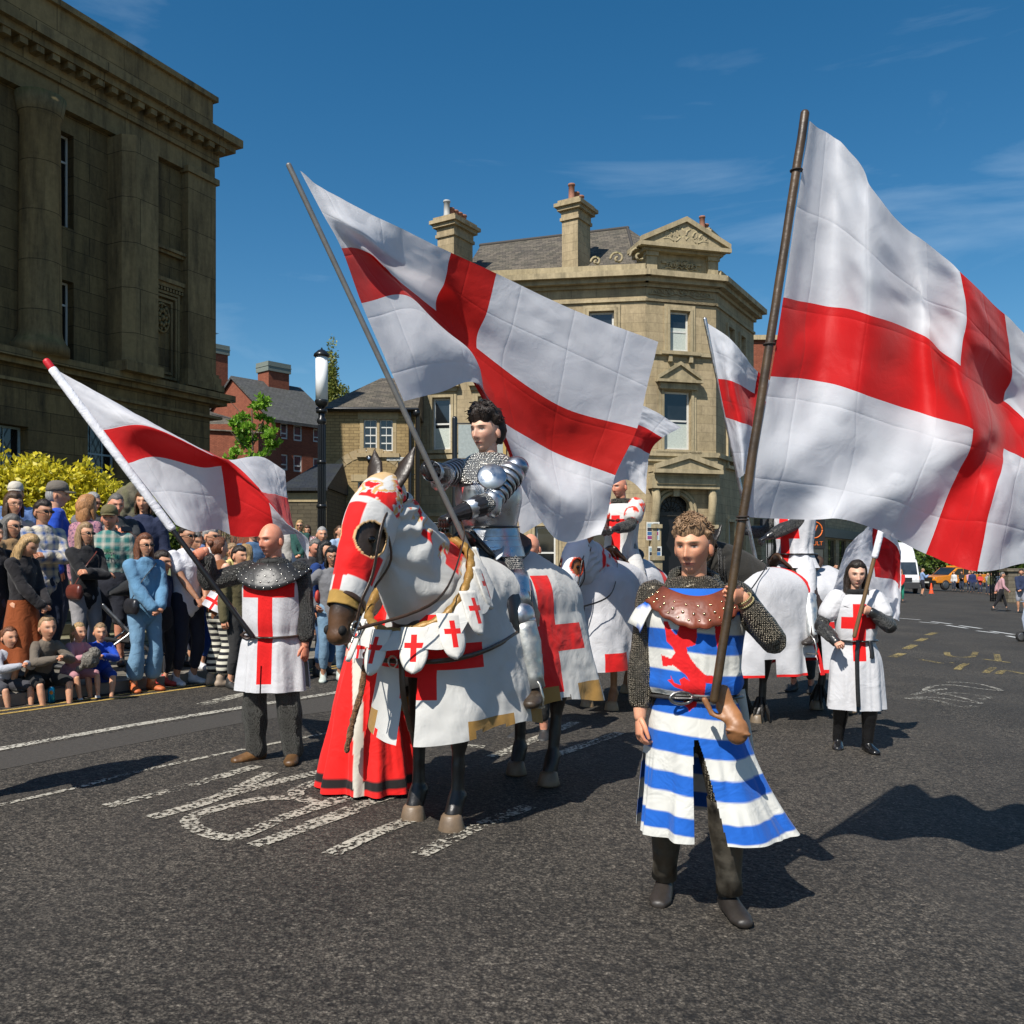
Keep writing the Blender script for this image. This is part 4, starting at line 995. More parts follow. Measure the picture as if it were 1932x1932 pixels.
for i, (a, b, c, d) in enumerate(wins):
    low = d < zb
    window(th_, a, b, c, d, (.05 if low else .3), (3 if low else 1, 2), .07, plain((.30, .38, .42), .5) if low else WHITE, glassm((.010, .012, .016)), 0, .72 if not low else .4)
    if low:
        gr_ = MB()
        for k in range(-8, 14):
            x = a + (b - a) * k / 6
            for sg in (1, -1):
                x0, x1 = x, x + sg * (d - c) * .5; z0, z1 = c, d
                if x0 < a or x0 > b or x1 < a or x1 > b: continue
                gr_.tube([(x0, .06, z0), (x1, .06, z1)], .008, 4)
        if gr_.n: gr_.build('window_lattice', BLACK, th_)

# ------------------------------------------------------------------ central stone bank with its corner pediment
CS = stone((.43, .34, .21), (.36, .285, .17), 1.15, .42, .45, .55, (.075, .065, .045), .9, .008, 0, .18)
CS2 = stone((.44, .36, .225), (.38, .31, .19), 3.5, 1.8, .5, .62, (.06, .055, .035), .9, .006, .75, .2)
A_, B_ = Vector((6.23, 42, 0)), None
fc = Fac((6.23, 42), 75); sB = fc.s(1351); B_ = fc.w(sB); fr_ = Fac((B_.x, B_.y), 31); sR = fr_.s(1422); fl_ = Fac((6.23, 42), 98.6)
bank = thing('bank_building', 'pale sandstone corner building with carved pediment and arched doorway', 'building', (A_.x, A_.y, 0), 0)
def sub(fx):      # geometry of one facet turned into the building's frame
    return Matrix.Translation(fx.O - A_) @ Matrix.Rotation(fx.rz, 4, 'Z')
def facet(fx): e = bpy.data.objects.new('facade', None); COL.objects.link(e); return e
zc0 = fc.z(1285, 545); zc1 = fc.z(1285, 526); ztp = fc.z(1285, 521); zg = -.5
def put(mb, fx, name, mat, par=None): mb.xf(sub(fx)); return mb.build(name, mat, par or bank)
class Sh:      # window helper writing through a facet transform
    pass
def win_f(fx, x0, x1, z0, z1, **k):
    o = window(bank, x0, x1, z0, z1, **k); o.matrix_local = sub(fx); return o
# centre facet
hC = [fc.r(1264, 1300, 588, 662), fc.r(1253, 1302, 739, 848)]
zD = fc.z(1280, 1000)
mb = MB(); wall(mb, 0, sB, zg, ztp, hC + [fc.r(1243, 1300, 935, 1125)], 0, .32)
put(mb, fc, 'wall', CS)
for (a, b, c, d), bl in zip(hC, (.6, .45)): win_f(fc, a, b, c, d, bars=(1, 2), fw=.09, blind=bl)
tr = MB()
for (a, b, c, d) in hC:
    for o_, dp in ((.16, .10), (.30, .05)):
        tr.box(a - o_, a - o_ + .13, -dp, 0, c - .05, d + o_); tr.box(b + o_ - .13, b + o_, -dp, 0, c - .05, d + o_); tr.box(a - o_ + .13, b + o_ - .13, -dp, 0, d + o_ - .13, d + o_)
    tr.box(a - .5, b + .5, -.22, 0, c - .22, c - .06)
a, b, c, d = hC[0]
for x in (a - .12, b - .04): tr.box(x, x + .18, -.16, 0, c - .55, c - .22)
a, b, c, d = hC[1]; zq = fc.z(1280, 722); pediment(tr, a - .45, b + .45, zq, fc.z(1280, 690), -.42, 0, .14)
tr.box(a - .3, b + .3, -.25, 0, zq - .35, zq - .08)
zs = fc.z(1280, 862); tr.box(-.05, sB + .05, -.22, 0, zs, zs + .22); tr.box(-.02, sB + .02, -.12, 0, zs - .25, zs)
z2 = fc.z(1280, 668); tr.box(-.02, sB + .02, -.16, 0, z2 - .1, z2 + .08)
zf = fc.z(1285, 566); tr.box(-.02, sB + .02, -.1, 0, zf - .18, zf - .06)
scroll(tr, sB / 2, (zf + zc0) / 2 + .05, sB * .92, .5, -.02, 5, .035)
pa = fc.r(1228, 1352, 862, 895); pediment(tr, .12, sB - .12, fc.z(1285, 893), fc.z(1285, 864) - .05, -.9, 0, .2)
dz0, dz1 = fc.z(1270, 893), fc.z(1270, 935)
tr.box(.1, sB - .1, -.55, 0, dz0 - .75, dz0 - .05); tr.box(.3, sB - .3, -.62, -.55, dz0 - .55, dz0 - .3)
dr_ = fc.r(1243, 1300, 935, 1125); dm = (dr_[0] + dr_[1]) / 2; dw = (dr_[1] - dr_[0]) / 2
for x in (.12, sB - .62):
    tr.box(x, x + .5, -.5, 0, zg, zg + 2.0); tr.box(x - .06, x + .56, -.58, 0, zg + 2.0, zg + 2.2); tr.box(x + .03, x + .47, -.42, 0, zg + 2.2, dz0 - 2.6); tr.box(x, x + .5, -.5, 0, dz0 - 2.6, dz0 - 2.42)
    tr.tube([(x + .25, -.15, dz0 - 2.4), (x + .25, -.32, dz0 - 1.9), (x + .25, -.40, dz0 - 1.2), (x + .25, -.30, dz0 - .8)], [(.2, .16), (.2, .18), (.2, .22), (.2, .16)], 10, ref=(1, 0, 0))
for r_, dp in ((dw + .30, .12), (dw + .12, .2)):
    tr.tube([(dm + r_ * math.cos(t), -dp * .5, dr_[3] - dw + r_ * math.sin(t)) for t in np.linspace(0, math.pi, 24)], .10, 6, ref=(0, 1, 0))
# spandrels close the square opening down to an arch
V = [(dm + dw * math.cos(t), .001, dr_[3] - dw + dw * math.sin(t)) for t in np.linspace(0, math.pi, 24)]
tr.add(V + [(dm + dw, .001, dr_[3]), (dm - dw, .001, dr_[3])], [(0, 24, *range(11, 0, -1)), (24, 25, 12, 11), (25, *range(23, 11, -1))][0:0])
for t0 in range(23):
    a0, a1 = V[t0], V[t0 + 1]; tr.add([a0, a1, (a1[0], .001, dr_[3]), (a0[0], .001, dr_[3])], [(0, 1, 2, 3)])
tr.box(dm - .16, dm + .16, -.3, 0, dr_[3] - .05, dr_[3] + .42)
put(tr, fc, 'stone_trim', CS2)
dd = MB(); dd.box(dr_[0], dr_[1], .30, .36, zg, dr_[3]); put(dd, fc, 'door', plain((.010, .010, .012), .4))
fl = MB(); zz = dr_[3] - dw
for t in np.linspace(0, math.pi, 9): fl.tube([(dm, .26, zz), (dm + dw * .95 * math.cos(t), .26, zz + dw * .95 * math.sin(t))], .018, 4)
for r_ in (.35, .7): fl.tube([(dm + dw * r_ * math.cos(t), .26, zz + dw * r_ * math.sin(t)) for t in np.linspace(0, math.pi, 20)], .018, 4, ref=(0, 1, 0))
fl.box(dr_[0], dr_[1], .2, .28, zz - .18, zz); put(fl, fc, 'fanlight', plain((.05, .045, .035), .6))
# attic with the big pediment
at_ = MB(); zA = ztp + .0; za0 = fc.z(1285, 540 - 14); za1 = fc.z(1285, 480); za2 = fc.z(1285, 424)
at_.box(.05, sB - .05, .02, 1.2, ztp, za1); 
for x in (-.02, sB - .5): at_.box(x, x + .52, -.18, .02, ztp, za1 - .25); at_.box(x - .05, x + .57, -.26, .02, za1 - .25, za1 - .05)
at_.box(.8, sB - .8, -.06, .02, ztp + .15, ztp + .28); at_.box(.8, sB - .8, -.06, .02, za1 - .5, za1 - .38)
at_.box(-.2, sB + .2, -.35, 1.2, za1 - .05, za1 + .16); pediment(at_, -.45, sB + .45, za1 + .16, za2, -.62, 1.2, .2)
scroll(at_, sB / 2, (ztp + za1) / 2 - .02, sB * .45, .55, -.03, 3, .05, 2); scroll(at_, sB / 2, za1 + .75, sB * .62, .85, -.45, 3, .07, 3)
put(at_, fc, 'pediment', CS2)
# cornices on the three facets
for fx, L0, L1 in ((fc, -.0, sB), (fr_, 0, sR + .0), (fl_, -10.9, 0)):
    c_ = MB(); e0, e1 = (L0, L1)
    for z0_, z1_, o_ in ((zc0 - .05, zc0 + .12, .14), (zc0 + .12, zc0 + .34, .42), (zc0 + .34, ztp, .66)): c_.box(e0 - (o_ * .35 if fx is not fl_ else 0), e1 + o_ * .35, -o_, .0, z0_, z1_)
    if fx is not fc: c_.box(e0, e1, -.25, .3, ztp + .002, ztp + .38)
    zf2 = zf - .12; c_.box(e0, e1, -.1, 0, zf2 - .06, zf2 + .06)
    if fx is not fc: c_.box(e0, e1, -.2, 0, zs - .002, zs + .2); c_.box(e0, e1, -.14, 0, z2 - .08, z2 + .06)
    put(c_, fx, 'cornice', CS2)
# left facade: windows seen under and around the flags, bays between
xw = []
for u0, u1 in ((817, 850), (903, 936), (1112, 1158)): xw.append((fl_.s(u0), fl_.s(u1)))
xw.append((fl_.s(1010), fl_.s(1048)))
hL = [(a, b, z0_, z1_) for (a, b) in xw for (z0_, z1_) in ((fl_.z(830, 848), fl_.z(830, 751)), (fl_.z(1140, 662), fl_.z(1140, 588)))]
hL += [(a, b, .6, 3.1) for a, b in xw]
mb = MB(); wall(mb, -10.9, 0, zg, ztp, hL, 0, .3); mb.add([(-10.9, 0, zg), (-10.9, 12, zg), (-10.9, 12, ztp), (-10.9, 0, ztp)], [(0, 3, 2, 1)]); mb.add([(-10.9, 12, zg), (0, 12, zg), (0, 12, ztp), (-10.9, 12, ztp)], [(0, 3, 2, 1)][::1]); put(mb, fl_, 'wall', CS)
tl = MB()
for k, (a, b, c, d) in enumerate(hL):
    win_f(fl_, a, b, c, d, bars=(1, 2), fw=.09, blind=.42 if k % 2 == 0 else 0)
    for o_, dp in ((.15, .10), (.30, .05)):
        tl.box(a - o_, a - o_ + .13, -dp, 0, c - .05, d + o_); tl.box(b + o_ - .13, b + o_, -dp, 0, c - .05, d + o_); tl.box(a - o_ + .13, b + o_ - .13, -dp, 0, d + o_ - .13, d + o_)
    tl.box(a - .4, b + .4, -.2, 0, c - .2, c - .06)
    if k % 2 == 0: tl.box(a - .45, b + .45, -.32, 0, d + .5, d + .68); tl.box(a - .35, b + .35, -.15, 0, d + .3, d + .5)
put(tl, fl_, 'stone_trim', CS2)
xr = [(fr_.s(1372), fr_.s(1383)), (fr_.s(1395), fr_.s(1404))]
hR = [(a, b, z0_, z1_) for (a, b) in xr for (z0_, z1_) in ((fr_.z(1385, 700), fr_.z(1385, 625)), (6.2, 8.7), (.4, 3.4))]
mb = MB(); wall(mb, 0, sR, zg, ztp, hR, 0, .3); mb.add([(sR, 0, zg), (sR, 12, zg), (sR, 12, ztp), (sR, 0, ztp)], [(0, 1, 2, 3)]); put(mb, fr_, 'wall', CS)
tl = MB()
for (a, b, c, d) in hR:
    win_f(fr_, a, b, c, d, bars=(1, 2), fw=.09)
    for o_, dp in ((.15, .10),): tl.box(a - o_, a, -dp, 0, c - .05, d + o_); tl.box(b, b + o_, -dp, 0, c - .05, d + o_); tl.box(a, b, -dp, 0, d, d + o_)
    tl.box(a - .3, b + .3, -.2, 0, c - .2, c - .05)
put(tl, fr_, 'stone_trim', CS2)
# slate roof: a hipped solid behind the parapet
def W3(u, v, Y): p = P(u, v, Y) - A_; return (p.x, p.y, p.z)
rf = MB(); e = [W3(880, 547, 44.2), (A_ - A_ + Vector((-.2, .6, ztp + .12)))[:], tuple(fr_.w(.5, .6, ztp + .12) - A_), tuple(fr_.w(sR - .2, .6, ztp + .12) - A_), tuple(fr_.w(sR - .2, 11, ztp + .12) - A_), (-9.0, 14, ztp + .12)]
e[0] = (-8.9, 2.0, ztp + .12); r0 = W3(907, 463, 48.5); r1 = W3(1184, 430, 47.6); r2 = W3(1250, 470, 52)
rf.add([e[0], e[1], e[2], e[3], e[4], e[5], r0, r1, tuple((Vector(r1) + (fr_.w(sR) - fr_.w(0)) * .5))], [(0, 1, 7, 6), (1, 2, 7), (2, 3, 8, 7), (3, 4, 8), (4, 5, 6, 7, 8), (5, 0, 6), (0, 5, 4, 3, 2, 1)]); ro = rf.build('roof', slate(), bank)
rt = MB(); rt.tube([r0, r1], .1, 6); rt.tube([r1, e[1]], .08, 6); rt.build('ridge', plain((.05, .045, .04), .8), ro)
def chimney(u0, u1, v0, v1, Y, npot, par, zlow, dep=1.5, mat=CS, pots=(0, 1)):
    a = P(u0, v0, Y); b = P(u1, v1, Y); ox = A_ if par is bank or par is ro else Vector((0, 0, 0)); x0, x1 = a.x - ox.x, b.x - ox.x; y0 = Y - ox.y; zt = a.z; q = MB(); H_ = zt - zlow
    q.box(x0, x1, y0, y0 + dep, zlow, zt - .9); 
    for i, (o_, z0_, z1_) in enumerate(((.08, zt - .9, zt - .75), (.03, zt - .75, zt - .42), (.18, zt - .42, zt - .25), (.30, zt - .25, zt - .08), (.16, zt - .08, zt + .08))): q.box(x0 - o_, x1 + o_, y0 - o_, y0 + dep + o_, z0_, z1_)
    q.v = [(x, y, z) for x, y, z in q.v]
    # turned a little so two faces show
    cxm, cym = (x0 + x1) / 2, y0 + dep / 2; q.xf(Matrix.Translation((cxm, cym, 0)) @ Matrix.Rotation(R(-32), 4, 'Z') @ Matrix.Translation((-cxm, -cym, 0)))
    o = q.build('chimney', mat, par)
    for i in range(npot):
        p_ = MB(); t_ = (i + .5) / npot; c_ = Matrix.Rotation(R(-32), 4, 'Z') @ Vector((0, (t_ - .5) * dep * 1.1, 0)); hh = .55 if i else .8
        p_.lathe([(.17, 0), (.19, .05), (.15, .1), (.145, hh - .1), (.18, hh - .08), (.17, hh), (.12, hh), (.11, .2)], 12, (cxm + c_.x, cym + c_.y, zt + .08)); p_.build('chimney_pot', plain((.30, .13, .08), .8) if i or u0 > 1000 else plain((.42, .42, .40), .6), o)
    return o
chimney(1072, 1106, 378, 500, 43.3, 3, ro, ztp, 1.3, CS); chimney(838, 876, 410, 500, 43.6, 5, ro, ztp - .5, 1.6, CS); chimney(1318, 1346, 436, 470, 48, 2, ro, ztp + .5, 1.0, CS2)
sk = MB(); p0 = Vector(W3(1048, 498, 45.35)); p1 = Vector(W3(1070, 478, 45.9))
sk.box(-.42, .42, -.05, .05, 0, .95); sk.xf(Matrix.Translation(p0 + Vector((.2, -.35, -.1))) @ Matrix.Rotation(R(-50), 4, 'X')); so = sk.build('skylight', WHITE, ro); sk = MB(); sk.box(-.33, .33, -.06, -.052, .08, .86); sk.xf(Matrix.Translation(p0 + Vector((.2, -.35, -.1))) @ Matrix.Rotation(R(-50), 4, 'X')); sk.build('pane', glassm(), so)
sc_ = MB(); 
for k in range(3):
    c0 = fl_.w(-.3 - k * 1.0, -.05, ztp + .4) - A_; q = .42 - k * .09; pts = []
    for i in range(16): a_ = i * .5; rd_ = q * (1 - i / 18); pts.append((c0.x - rd_ * math.cos(a_), c0.y, c0.z + q + rd_ * math.sin(a_)))
    sc_.tube(pts, .06, 6)
sc_.build('stone_scroll', CS2, bank)
for u, v in ((1232, 1002), (1236, 1048), (1316, 1010)):
    pm = MB(); p = P(u, v, 41.7); pm.box(p.x - .3, p.x + .3, p.y, p.y + .03, p.z - .42, p.z + .42); po = pm.build('poster', WHITE)
    for i in range(4):
        for j in range(2):
            q = MB(); q.box(p.x - .26 + j * .27, p.x - .02 + j * .27, p.y - .006, p.y - .002, p.z - .38 + i * .19, p.z - .22 + i * .19); q.build('picture', plain(((.25, .04, .15), (.03, .12, .3), (.02, .02, .03), (.25, .35, .4))[(i + j * 3) % 4], .5), po)
    tag(po, {1002: 'poster of small pictures on the door pier, upper of the left pair', 1048: 'blue poster of small pictures on the door pier, lower of the left pair', 1010: 'small poster beside the arched doorway on its right'}[v], 'poster')
# ------------------------------------------------------------------ small stone house on the corner of the side street
HB = stone((.36, .26, .125), (.27, .19, .09), .42, .135, .42, .35, (.08, .06, .035), .92, .012, 0, .45); HT = stone((.42, .33, .19), (.38, .29, .17), 2.5, 1.2, .6, .25)
fh = Fac((P(614, 1000, 40.2).x, 40.2), 88.5); house = thing('stone_house', 'small buff stone house with slate roof beside the lamp post', 'building', (fh.O.x, fh.O.y, 0), fh.rz)
L_ = fh.s(783); ze = fh.z(700, 772); zr = fh.z(760, 722)
hw = [fh.r(686, 711, 791, 851), fh.r(716, 741, 791, 851), fh.r(675, 693, 908, 960), fh.r(703, 722, 908, 960)]
mb = MB(); wall(mb, 0, L_, -.6, ze, hw, 0, .25); mb.add([(0, 0, -.6), (0, 8, -.6), (0, 8, ze), (0, 0, ze)], [(0, 3, 2, 1)]); mb.add([(L_, 0, -.6), (L_, 8, -.6), (L_, 8, ze), (L_, 0, ze)], [(0, 1, 2, 3)]); mb.add([(0, 8, -.6), (L_, 8, -.6), (L_, 8, ze), (0, 8, ze)], [(0, 3, 2, 1)]); mb.build('wall', HB, house)
for (a, b, c, d) in hw: window(house, a, b, c, d, .1, (2 if c > 3 else 1, 4 if c > 3 else 2), .06)
tb = MB(); a = hw[0][0]; b = hw[1][1]; c, d = hw[0][2], hw[0][3]
tb.box(a - .25, b + .25, -.03, 0, d, d + .3); tb.box(a - .3, b + .3, -.12, 0, c - .28, c - .1); tb.box(hw[0][1], hw[1][0], -.03, .1, c - .1, d); tb.box(a - .16, a, -.02, 0, c - .1, d); tb.box(b, b + .16, -.02, 0, c - .1, d)
a = hw[2][0]; b = hw[3][1]; c, d = hw[2][2], hw[2][3]; tb.box(a - .3, b + .3, -.03, 0, d, d + .3); tb.box(hw[2][1], hw[3][0], -.03, .1, c - .1, d)
for k in range(9): t0, t1 = math.pi * (.22 + k * .56 / 9), math.pi * (.22 + (k + .9) * .56 / 9); xm, zm_ = (a + b) / 2, d - .6; tb.prism([(xm + 1.7 * math.cos(t0), zm_ + 1.7 * math.sin(t0)), (xm + 2.1 * math.cos(t0), zm_ + 2.1 * math.sin(t0)), (xm + 2.1 * math.cos(t1), zm_ + 2.1 * math.sin(t1)), (xm + 1.7 * math.cos(t1), zm_ + 1.7 * math.sin(t1))][::-1], -.025, 0, 'y')
tb.build('stone_trim', HT, house)
rf = MB(); o_ = .3; x1 = L_ + .15; rf.add([(-o_, -o_, ze), (x1, -o_, ze), (x1, 8 + o_, ze), (-o_, 8 + o_, ze), (2.0, 4, zr + 1.0), (x1, 4, zr + 1.0), (-o_, -o_, ze - .12), (x1, -o_, ze - .12), (x1, 8 + o_, ze - .12), (-o_, 8 + o_, ze - .12)], [(0, 1, 5, 4), (1, 2, 5), (2, 3, 4, 5), (3, 0, 4), (6, 7, 1, 0), (7, 8, 2, 1), (8, 9, 3, 2), (9, 6, 0, 3), (9, 8, 7, 6)]); ro2 = rf.build('roof', slate(), house)
gt = MB(); gt.tube([(-o_, -o_ - .06, ze - .05), (x1, -o_ - .06, ze - .05)], .07, 8); gt.tube([(L_ - .2, -.15, ze - .1), (L_ - .2, -.15, -.6)], .075, 8); gt.tube([(L_ + .15, -.3, ze - .1), (L_ + .15, -.16, ze - .8), (L_ + .15, -.16, -.6)], .10, 8); gt.ball((L_ + .1, -.25, ze - .2), .2, 8); gt.build('gutter', BLACK, house)
# things fixed on its wall
def onwall(fx, u, v, y=-.05): return fx.w(fx.s(u), y, fx.z(u, v))
sp = thing('street_sign', 'white street name sign with black letters on the small stone house', 'sign', onwall(fh, 752, 866), fh.rz)
sb = MB(); sb.box(-.52, .52, 0, .03, -.075, .075); sb.build('plate', WHITE, sp); text('lettering', 'WELLINGTON STREET', .115, Matrix.Translation((0, -.006, 0)) @ Matrix.Rotation(R(90), 4, 'X'), plain((.02, .02, .02), .6), sp, .002, .86)
bl = thing('wall_lamp', 'small black lamp on the stone house under its paired windows', 'lamp', onwall(fh, 698, 866), fh.rz); m_ = MB(); m_.lathe([(.05, -.22), (.14, -.05), (.15, .1), (.03, .16)], 12, (0, -.12, 0)); m_.box(-.16, .16, -.05, .05, .08, .22); m_.build('housing', BLACK, bl); m_ = MB(); m_.ball((0, -.22, .0), .07, 8); m_.build('lens', plain((.25, .35, .5), .2), bl)
bx = thing('alarm_box', 'black box on the stone house below the street sign', 'box', onwall(fh, 757, 882), fh.rz); m_ = MB(); m_.box(-.13, .13, -.15, .05, -.24, .24); m_.build('housing', BLACK, bx, bev=.02); m_ = MB(); m_.prism([(-.06, -.02), (.06, -.02), (0, .09)], -.158, -.151, 'y'); m_.build('emblem', WHITE, bx)
bx = thing('wall_bracket', 'round black camera on a cabled bracket right of the alarm box', 'camera', onwall(fh, 771, 883), fh.rz); m_ = MB(); m_.ball((0, -.12, 0), (.09, .09, .2), 10); m_.tube([(0, -.1, -.2), (.05, -.12, -.3), (.3, -.1, -.3)], .02, 6); m_.tube([(0, -.03, -.3), (0, -.03, -3.2)], .018, 6); m_.build('housing', BLACK, bx)
# low outbuilding with dark roof
fo = Fac((P(538, 1000, 36).x, 36), 90); ob = thing('outbuilding', 'low stone outbuilding with dark slate roof left of the lamp post', 'building', (fo.O.x, fo.O.y, 0), 0)
L2 = fo.s(616); zo = fo.z(570, 921); q = MB(); q.box(0, L2, 0, 5, -.6, zo); q.build('wall', stone((.12, .10, .065), (.09, .075, .05), .5, .16, .4, .5), ob); q = MB(); q.box(.1, L2 - .1, -.04, 0, zo - .55, zo - .2); q.build('lintel', HT, ob)
q = MB(); q.add([(-.2, -.3, zo), (L2 + .1, -.3, zo), (L2 + .1, 5, zo), (-.2, 5, zo), (L2 + .1, 3.0, fo.z(612, 874) + .3), (L2 - 1.0, 3.0, fo.z(612, 874) + .3), (-.2, -.3, zo - .12), (L2 + .1, -.3, zo - .12)], [(0, 1, 4, 5), (1, 2, 4), (2, 3, 5, 4), (3, 0, 5), (6, 7, 1, 0), (3, 2, 1, 0)]); q.build('roof', slate((.03, .034, .042), (.022, .026, .034)), ob)
# ------------------------------------------------------------------ red brick flats
RB = stone((.31, .105, .06), (.23, .075, .045), .22, .075, .55, .3, (.10, .03, .02), .92, .012, 0, .2)
Yr = 62.0; fg = Fac((P(512, 900, Yr).x, Yr), 41); red = thing('brick_flats', 'red brick flats with grey pitched roof and two chimneys', 'building', (fg.O.x, fg.O.y, 0), fg.rz)
ze = fg.z(514, 791); Lr = fg.s(640); W_ = 9.5
hr = []
for u0, u1, v0, v1 in ((529, 543, 798, 828), (554, 570, 802, 832), (591, 603, 809, 834), (529, 543, 857, 887), (554, 570, 859, 890), (591, 603, 864, 888)): hr.append(fg.r(u0, u1, v0, v1))
mb = MB(); wall(mb, 0, Lr, -2, ze, hr, 0, .15); zr = ze + 3.4
mb.add([(0, 0, -2), (0, W_, -2), (0, W_, ze), (0, W_ / 2, zr), (0, 0, ze)], [(0, 4, 3, 2, 1)]); mb.add([(Lr, 0, -2), (Lr, W_, -2), (Lr, W_, ze), (Lr, W_ / 2, zr), (Lr, 0, ze)], [(0, 1, 2, 3, 4)]); mb.add([(0, W_, -2), (Lr, W_, -2), (Lr, W_, ze), (0, W_, ze)], [(0, 3, 2, 1)]); mb.build('wall', RB, red)
for (a, b, c, d) in hr: window(red, a, b, c, d, .05, (1, 2), .1, None, glassm((.05, .07, .10)), 0, .35)
q = MB(); q.add([(-.2, -.35, ze - .05), (Lr, -.35, ze - .05), (Lr, W_ / 2, zr + .2), (-.2, W_ / 2, zr + .2), (-.2, W_ + .35, ze - .05), (Lr, W_ + .35, ze - .05), (-.2, -.35, ze - .25), (Lr, -.35, ze - .25), (-.2, W_ / 2, zr), (-.2, W_ + .35, ze - .25)], [(0, 1, 2, 3), (3, 2, 5, 4), (6, 7, 1, 0), (6, 0, 3, 8), (8, 3, 4, 9)]); rr_ = q.build('roof', slate((.10, .10, .098), (.07, .07, .07)), red)
for x, y, dz_ in ((.6, 8.6, .9), (3.4, 4.75, -.6)):
    q = MB(); q.box(x - .9, x + .9, y - .7, y + .7, ze, zr + 1.5 + dz_); c_ = q.build('chimney', RB, rr_); q = MB(); q.box(x - 1.0, x + 1.0, y - .8, y + .8, zr + 1.5 + dz_, zr + 2.2 + dz_); q.box(x - 1.03, x + 1.03, y - .83, y + .83, zr + 1.85 + dz_, zr + 1.92 + dz_); q.build('chimney_cap', plain((.19, .22, .19), .6), c_); q = MB(); q.box(x - .95, x + .95, y - .78, y - .71, ze + 1.0, ze + 1.6); q.build('flashing', LEAD, c_)
q = MB(); q.tube([(.6, 8.6, zr + 2.9), (.6, 8.6, zr + 4.1)], .03, 5); 
for k in range(7): q.tube([(.3, 8.2 + k * .14, zr + 4.0), (.9, 8.2 + k * .14, zr + 4.0)], .014, 4)
q.tube([(.6, 8.1, zr + 4.0), (.6, 9.2, zr + 4.0)], .02, 4); tag(q.build('aerial', BLACK, rr_))
d_ = thing('satellite_dish', 'grey satellite dish on the brick gable of the flats', 'dish', P(397, 752, 59), R(20)); q = MB(); q.lathe([(.01, .12), (.35, .05), (.5, 0), (.51, -.02), (.3, .03), (.01, .08)], 20, axis='y'); q.build('dish', plain((.20, .21, .22), .6), d_)
# lower wing with white verge
q = MB(); p = P(383, 800, 57); q.box(p.x - 7, p.x + 3.5, 57, 66, -2, P(400, 800, 57).z); lw = q.build('wall', RB); lw.name = 'brick_annexe'; tag(lw, 'low brick annexe half hidden behind the corner of the dark hall', 'building')
q = MB(); zq = P(400, 800, 57).z; q.add([(p.x - 7, 56.8, zq), (p.x + 3.8, 56.8, zq - .6), (p.x + 3.8, 61, zq + .1), (p.x - 3.5, 61, zq + 2.2), (p.x - 7, 61, zq + 2.2)], [(0, 1, 2, 3, 4)]); q.build('roof', slate(), lw)
# ------------------------------------------------------------------ row of shops down the street and far red brick block
row = thing('shop_row', 'terrace of dark fronted stone shops running down the street behind the sign', 'building', tuple(fr_.w(sR + 1.5)), Fac((0, 0), 30.5).rz)
q = MB(); hs = []
for k in range(9): hs.append((1 + k * 4.2, 3.9 + k * 4.2, .3, 3.0)); hs += [(1.2 + k * 4.2, 2.2 + k * 4.2, 4.6, 6.3), (2.9 + k * 4.2, 3.7 + k * 4.2, 4.6, 6.3)]
wall(q, 0, 40, -2, 8.2, [], 0, .3); q = MB(); wall(q, 0, 40, -2, 8.2, hs, 0, .3); q.add([(0, 0, -2), (0, 9, -2), (0, 9, 8.2), (0, 0, 8.2)], [(0, 3, 2, 1)]); q.add([(40, 0, -2), (40, 9, -2), (40, 9, 8.2), (40, 0, 8.2)], [(0, 1, 2, 3)]); q.build('wall', stone((.36, .30, .19), (.25, .21, .14), .6, .25, .45, .4), row)
for k, h in enumerate(hs): window(row, *h, y=.15, bars=(3 if h[2] < 1 else 1, 2), fw=.07, mat=[BLACK, plain((.3, .3, .28)), WHITE][k % 3])
q = MB(); q.box(-.3, 40, -.35, .0, 3.1, 3.75); q.build('fascia', plain((.035, .04, .05), .5), row); q = MB(); q.add([(-.2, -.4, 8.2), (40.2, -.4, 8.2), (40.2, 4.5, 11), (-.2, 4.5, 11), (-.2, 9.2, 8.2), (40.2, 9.2, 8.2)], [(0, 1, 2, 3), (3, 2, 5, 4), (0, 3, 4), (1, 5, 2)]); q.build('roof', slate(), row)
vs = thing('hanging_sign', 'black hanging pub sign with orange lettering above the riders', 'sign', P(1535, 1000, 30), 0)
q = MB(); q.box(-.36, .36, -.05, .05, -.62, .58); q.build('board', plain((.012, .012, .012), .5), vs); OR = plain((.75, .16, .02), .5)
Mx = Matrix.Rotation(R(90), 4, 'X')
text('lettering', 'THE', .24, Matrix.Translation((0, -.056, .42)) @ Mx, OR, vs); text('lettering', 'VAULT', .19, Matrix.Translation((0, -.056, -.45)) @ Mx, OR, vs); text('lettering', 'V', .42, Matrix.Translation((0, -.056, .0)) @ Mx, OR, vs)
q = MB(); q.tube([(.27 * math.cos(t), -.056, .27 * math.sin(t)) for t in np.linspace(0, 6.3, 30)], .022, 6, ref=(0, 1, 0), cap=False); q.build('ring', OR, vs); q = MB(); q.box(-.30, .30, -.03, .03, -4.2, -.64); q.tube([(0, 0, -.3), (0, .0, .8), (0, 3, .8)], .04, 6); q.build('post', plain((.05, .055, .05), .6), vs)
q = MB(); p = P(1438, 750, 58); q.box(p.x - 1.4, p.x + 1.2, 58, 66, -3, P(1430, 642, 58).z); fb = q.build('wall', RB); fb.name = 'brick_block'; tag(fb, 'sliver of a far red brick block beyond the sandstone building', 'building'); q = MB(); zq = P(1430, 642, 58).z; q.box(p.x - 1.6, p.x + 1.4, 57.8, 66.2, zq, zq + .3); q.build('coping', CS2, fb)
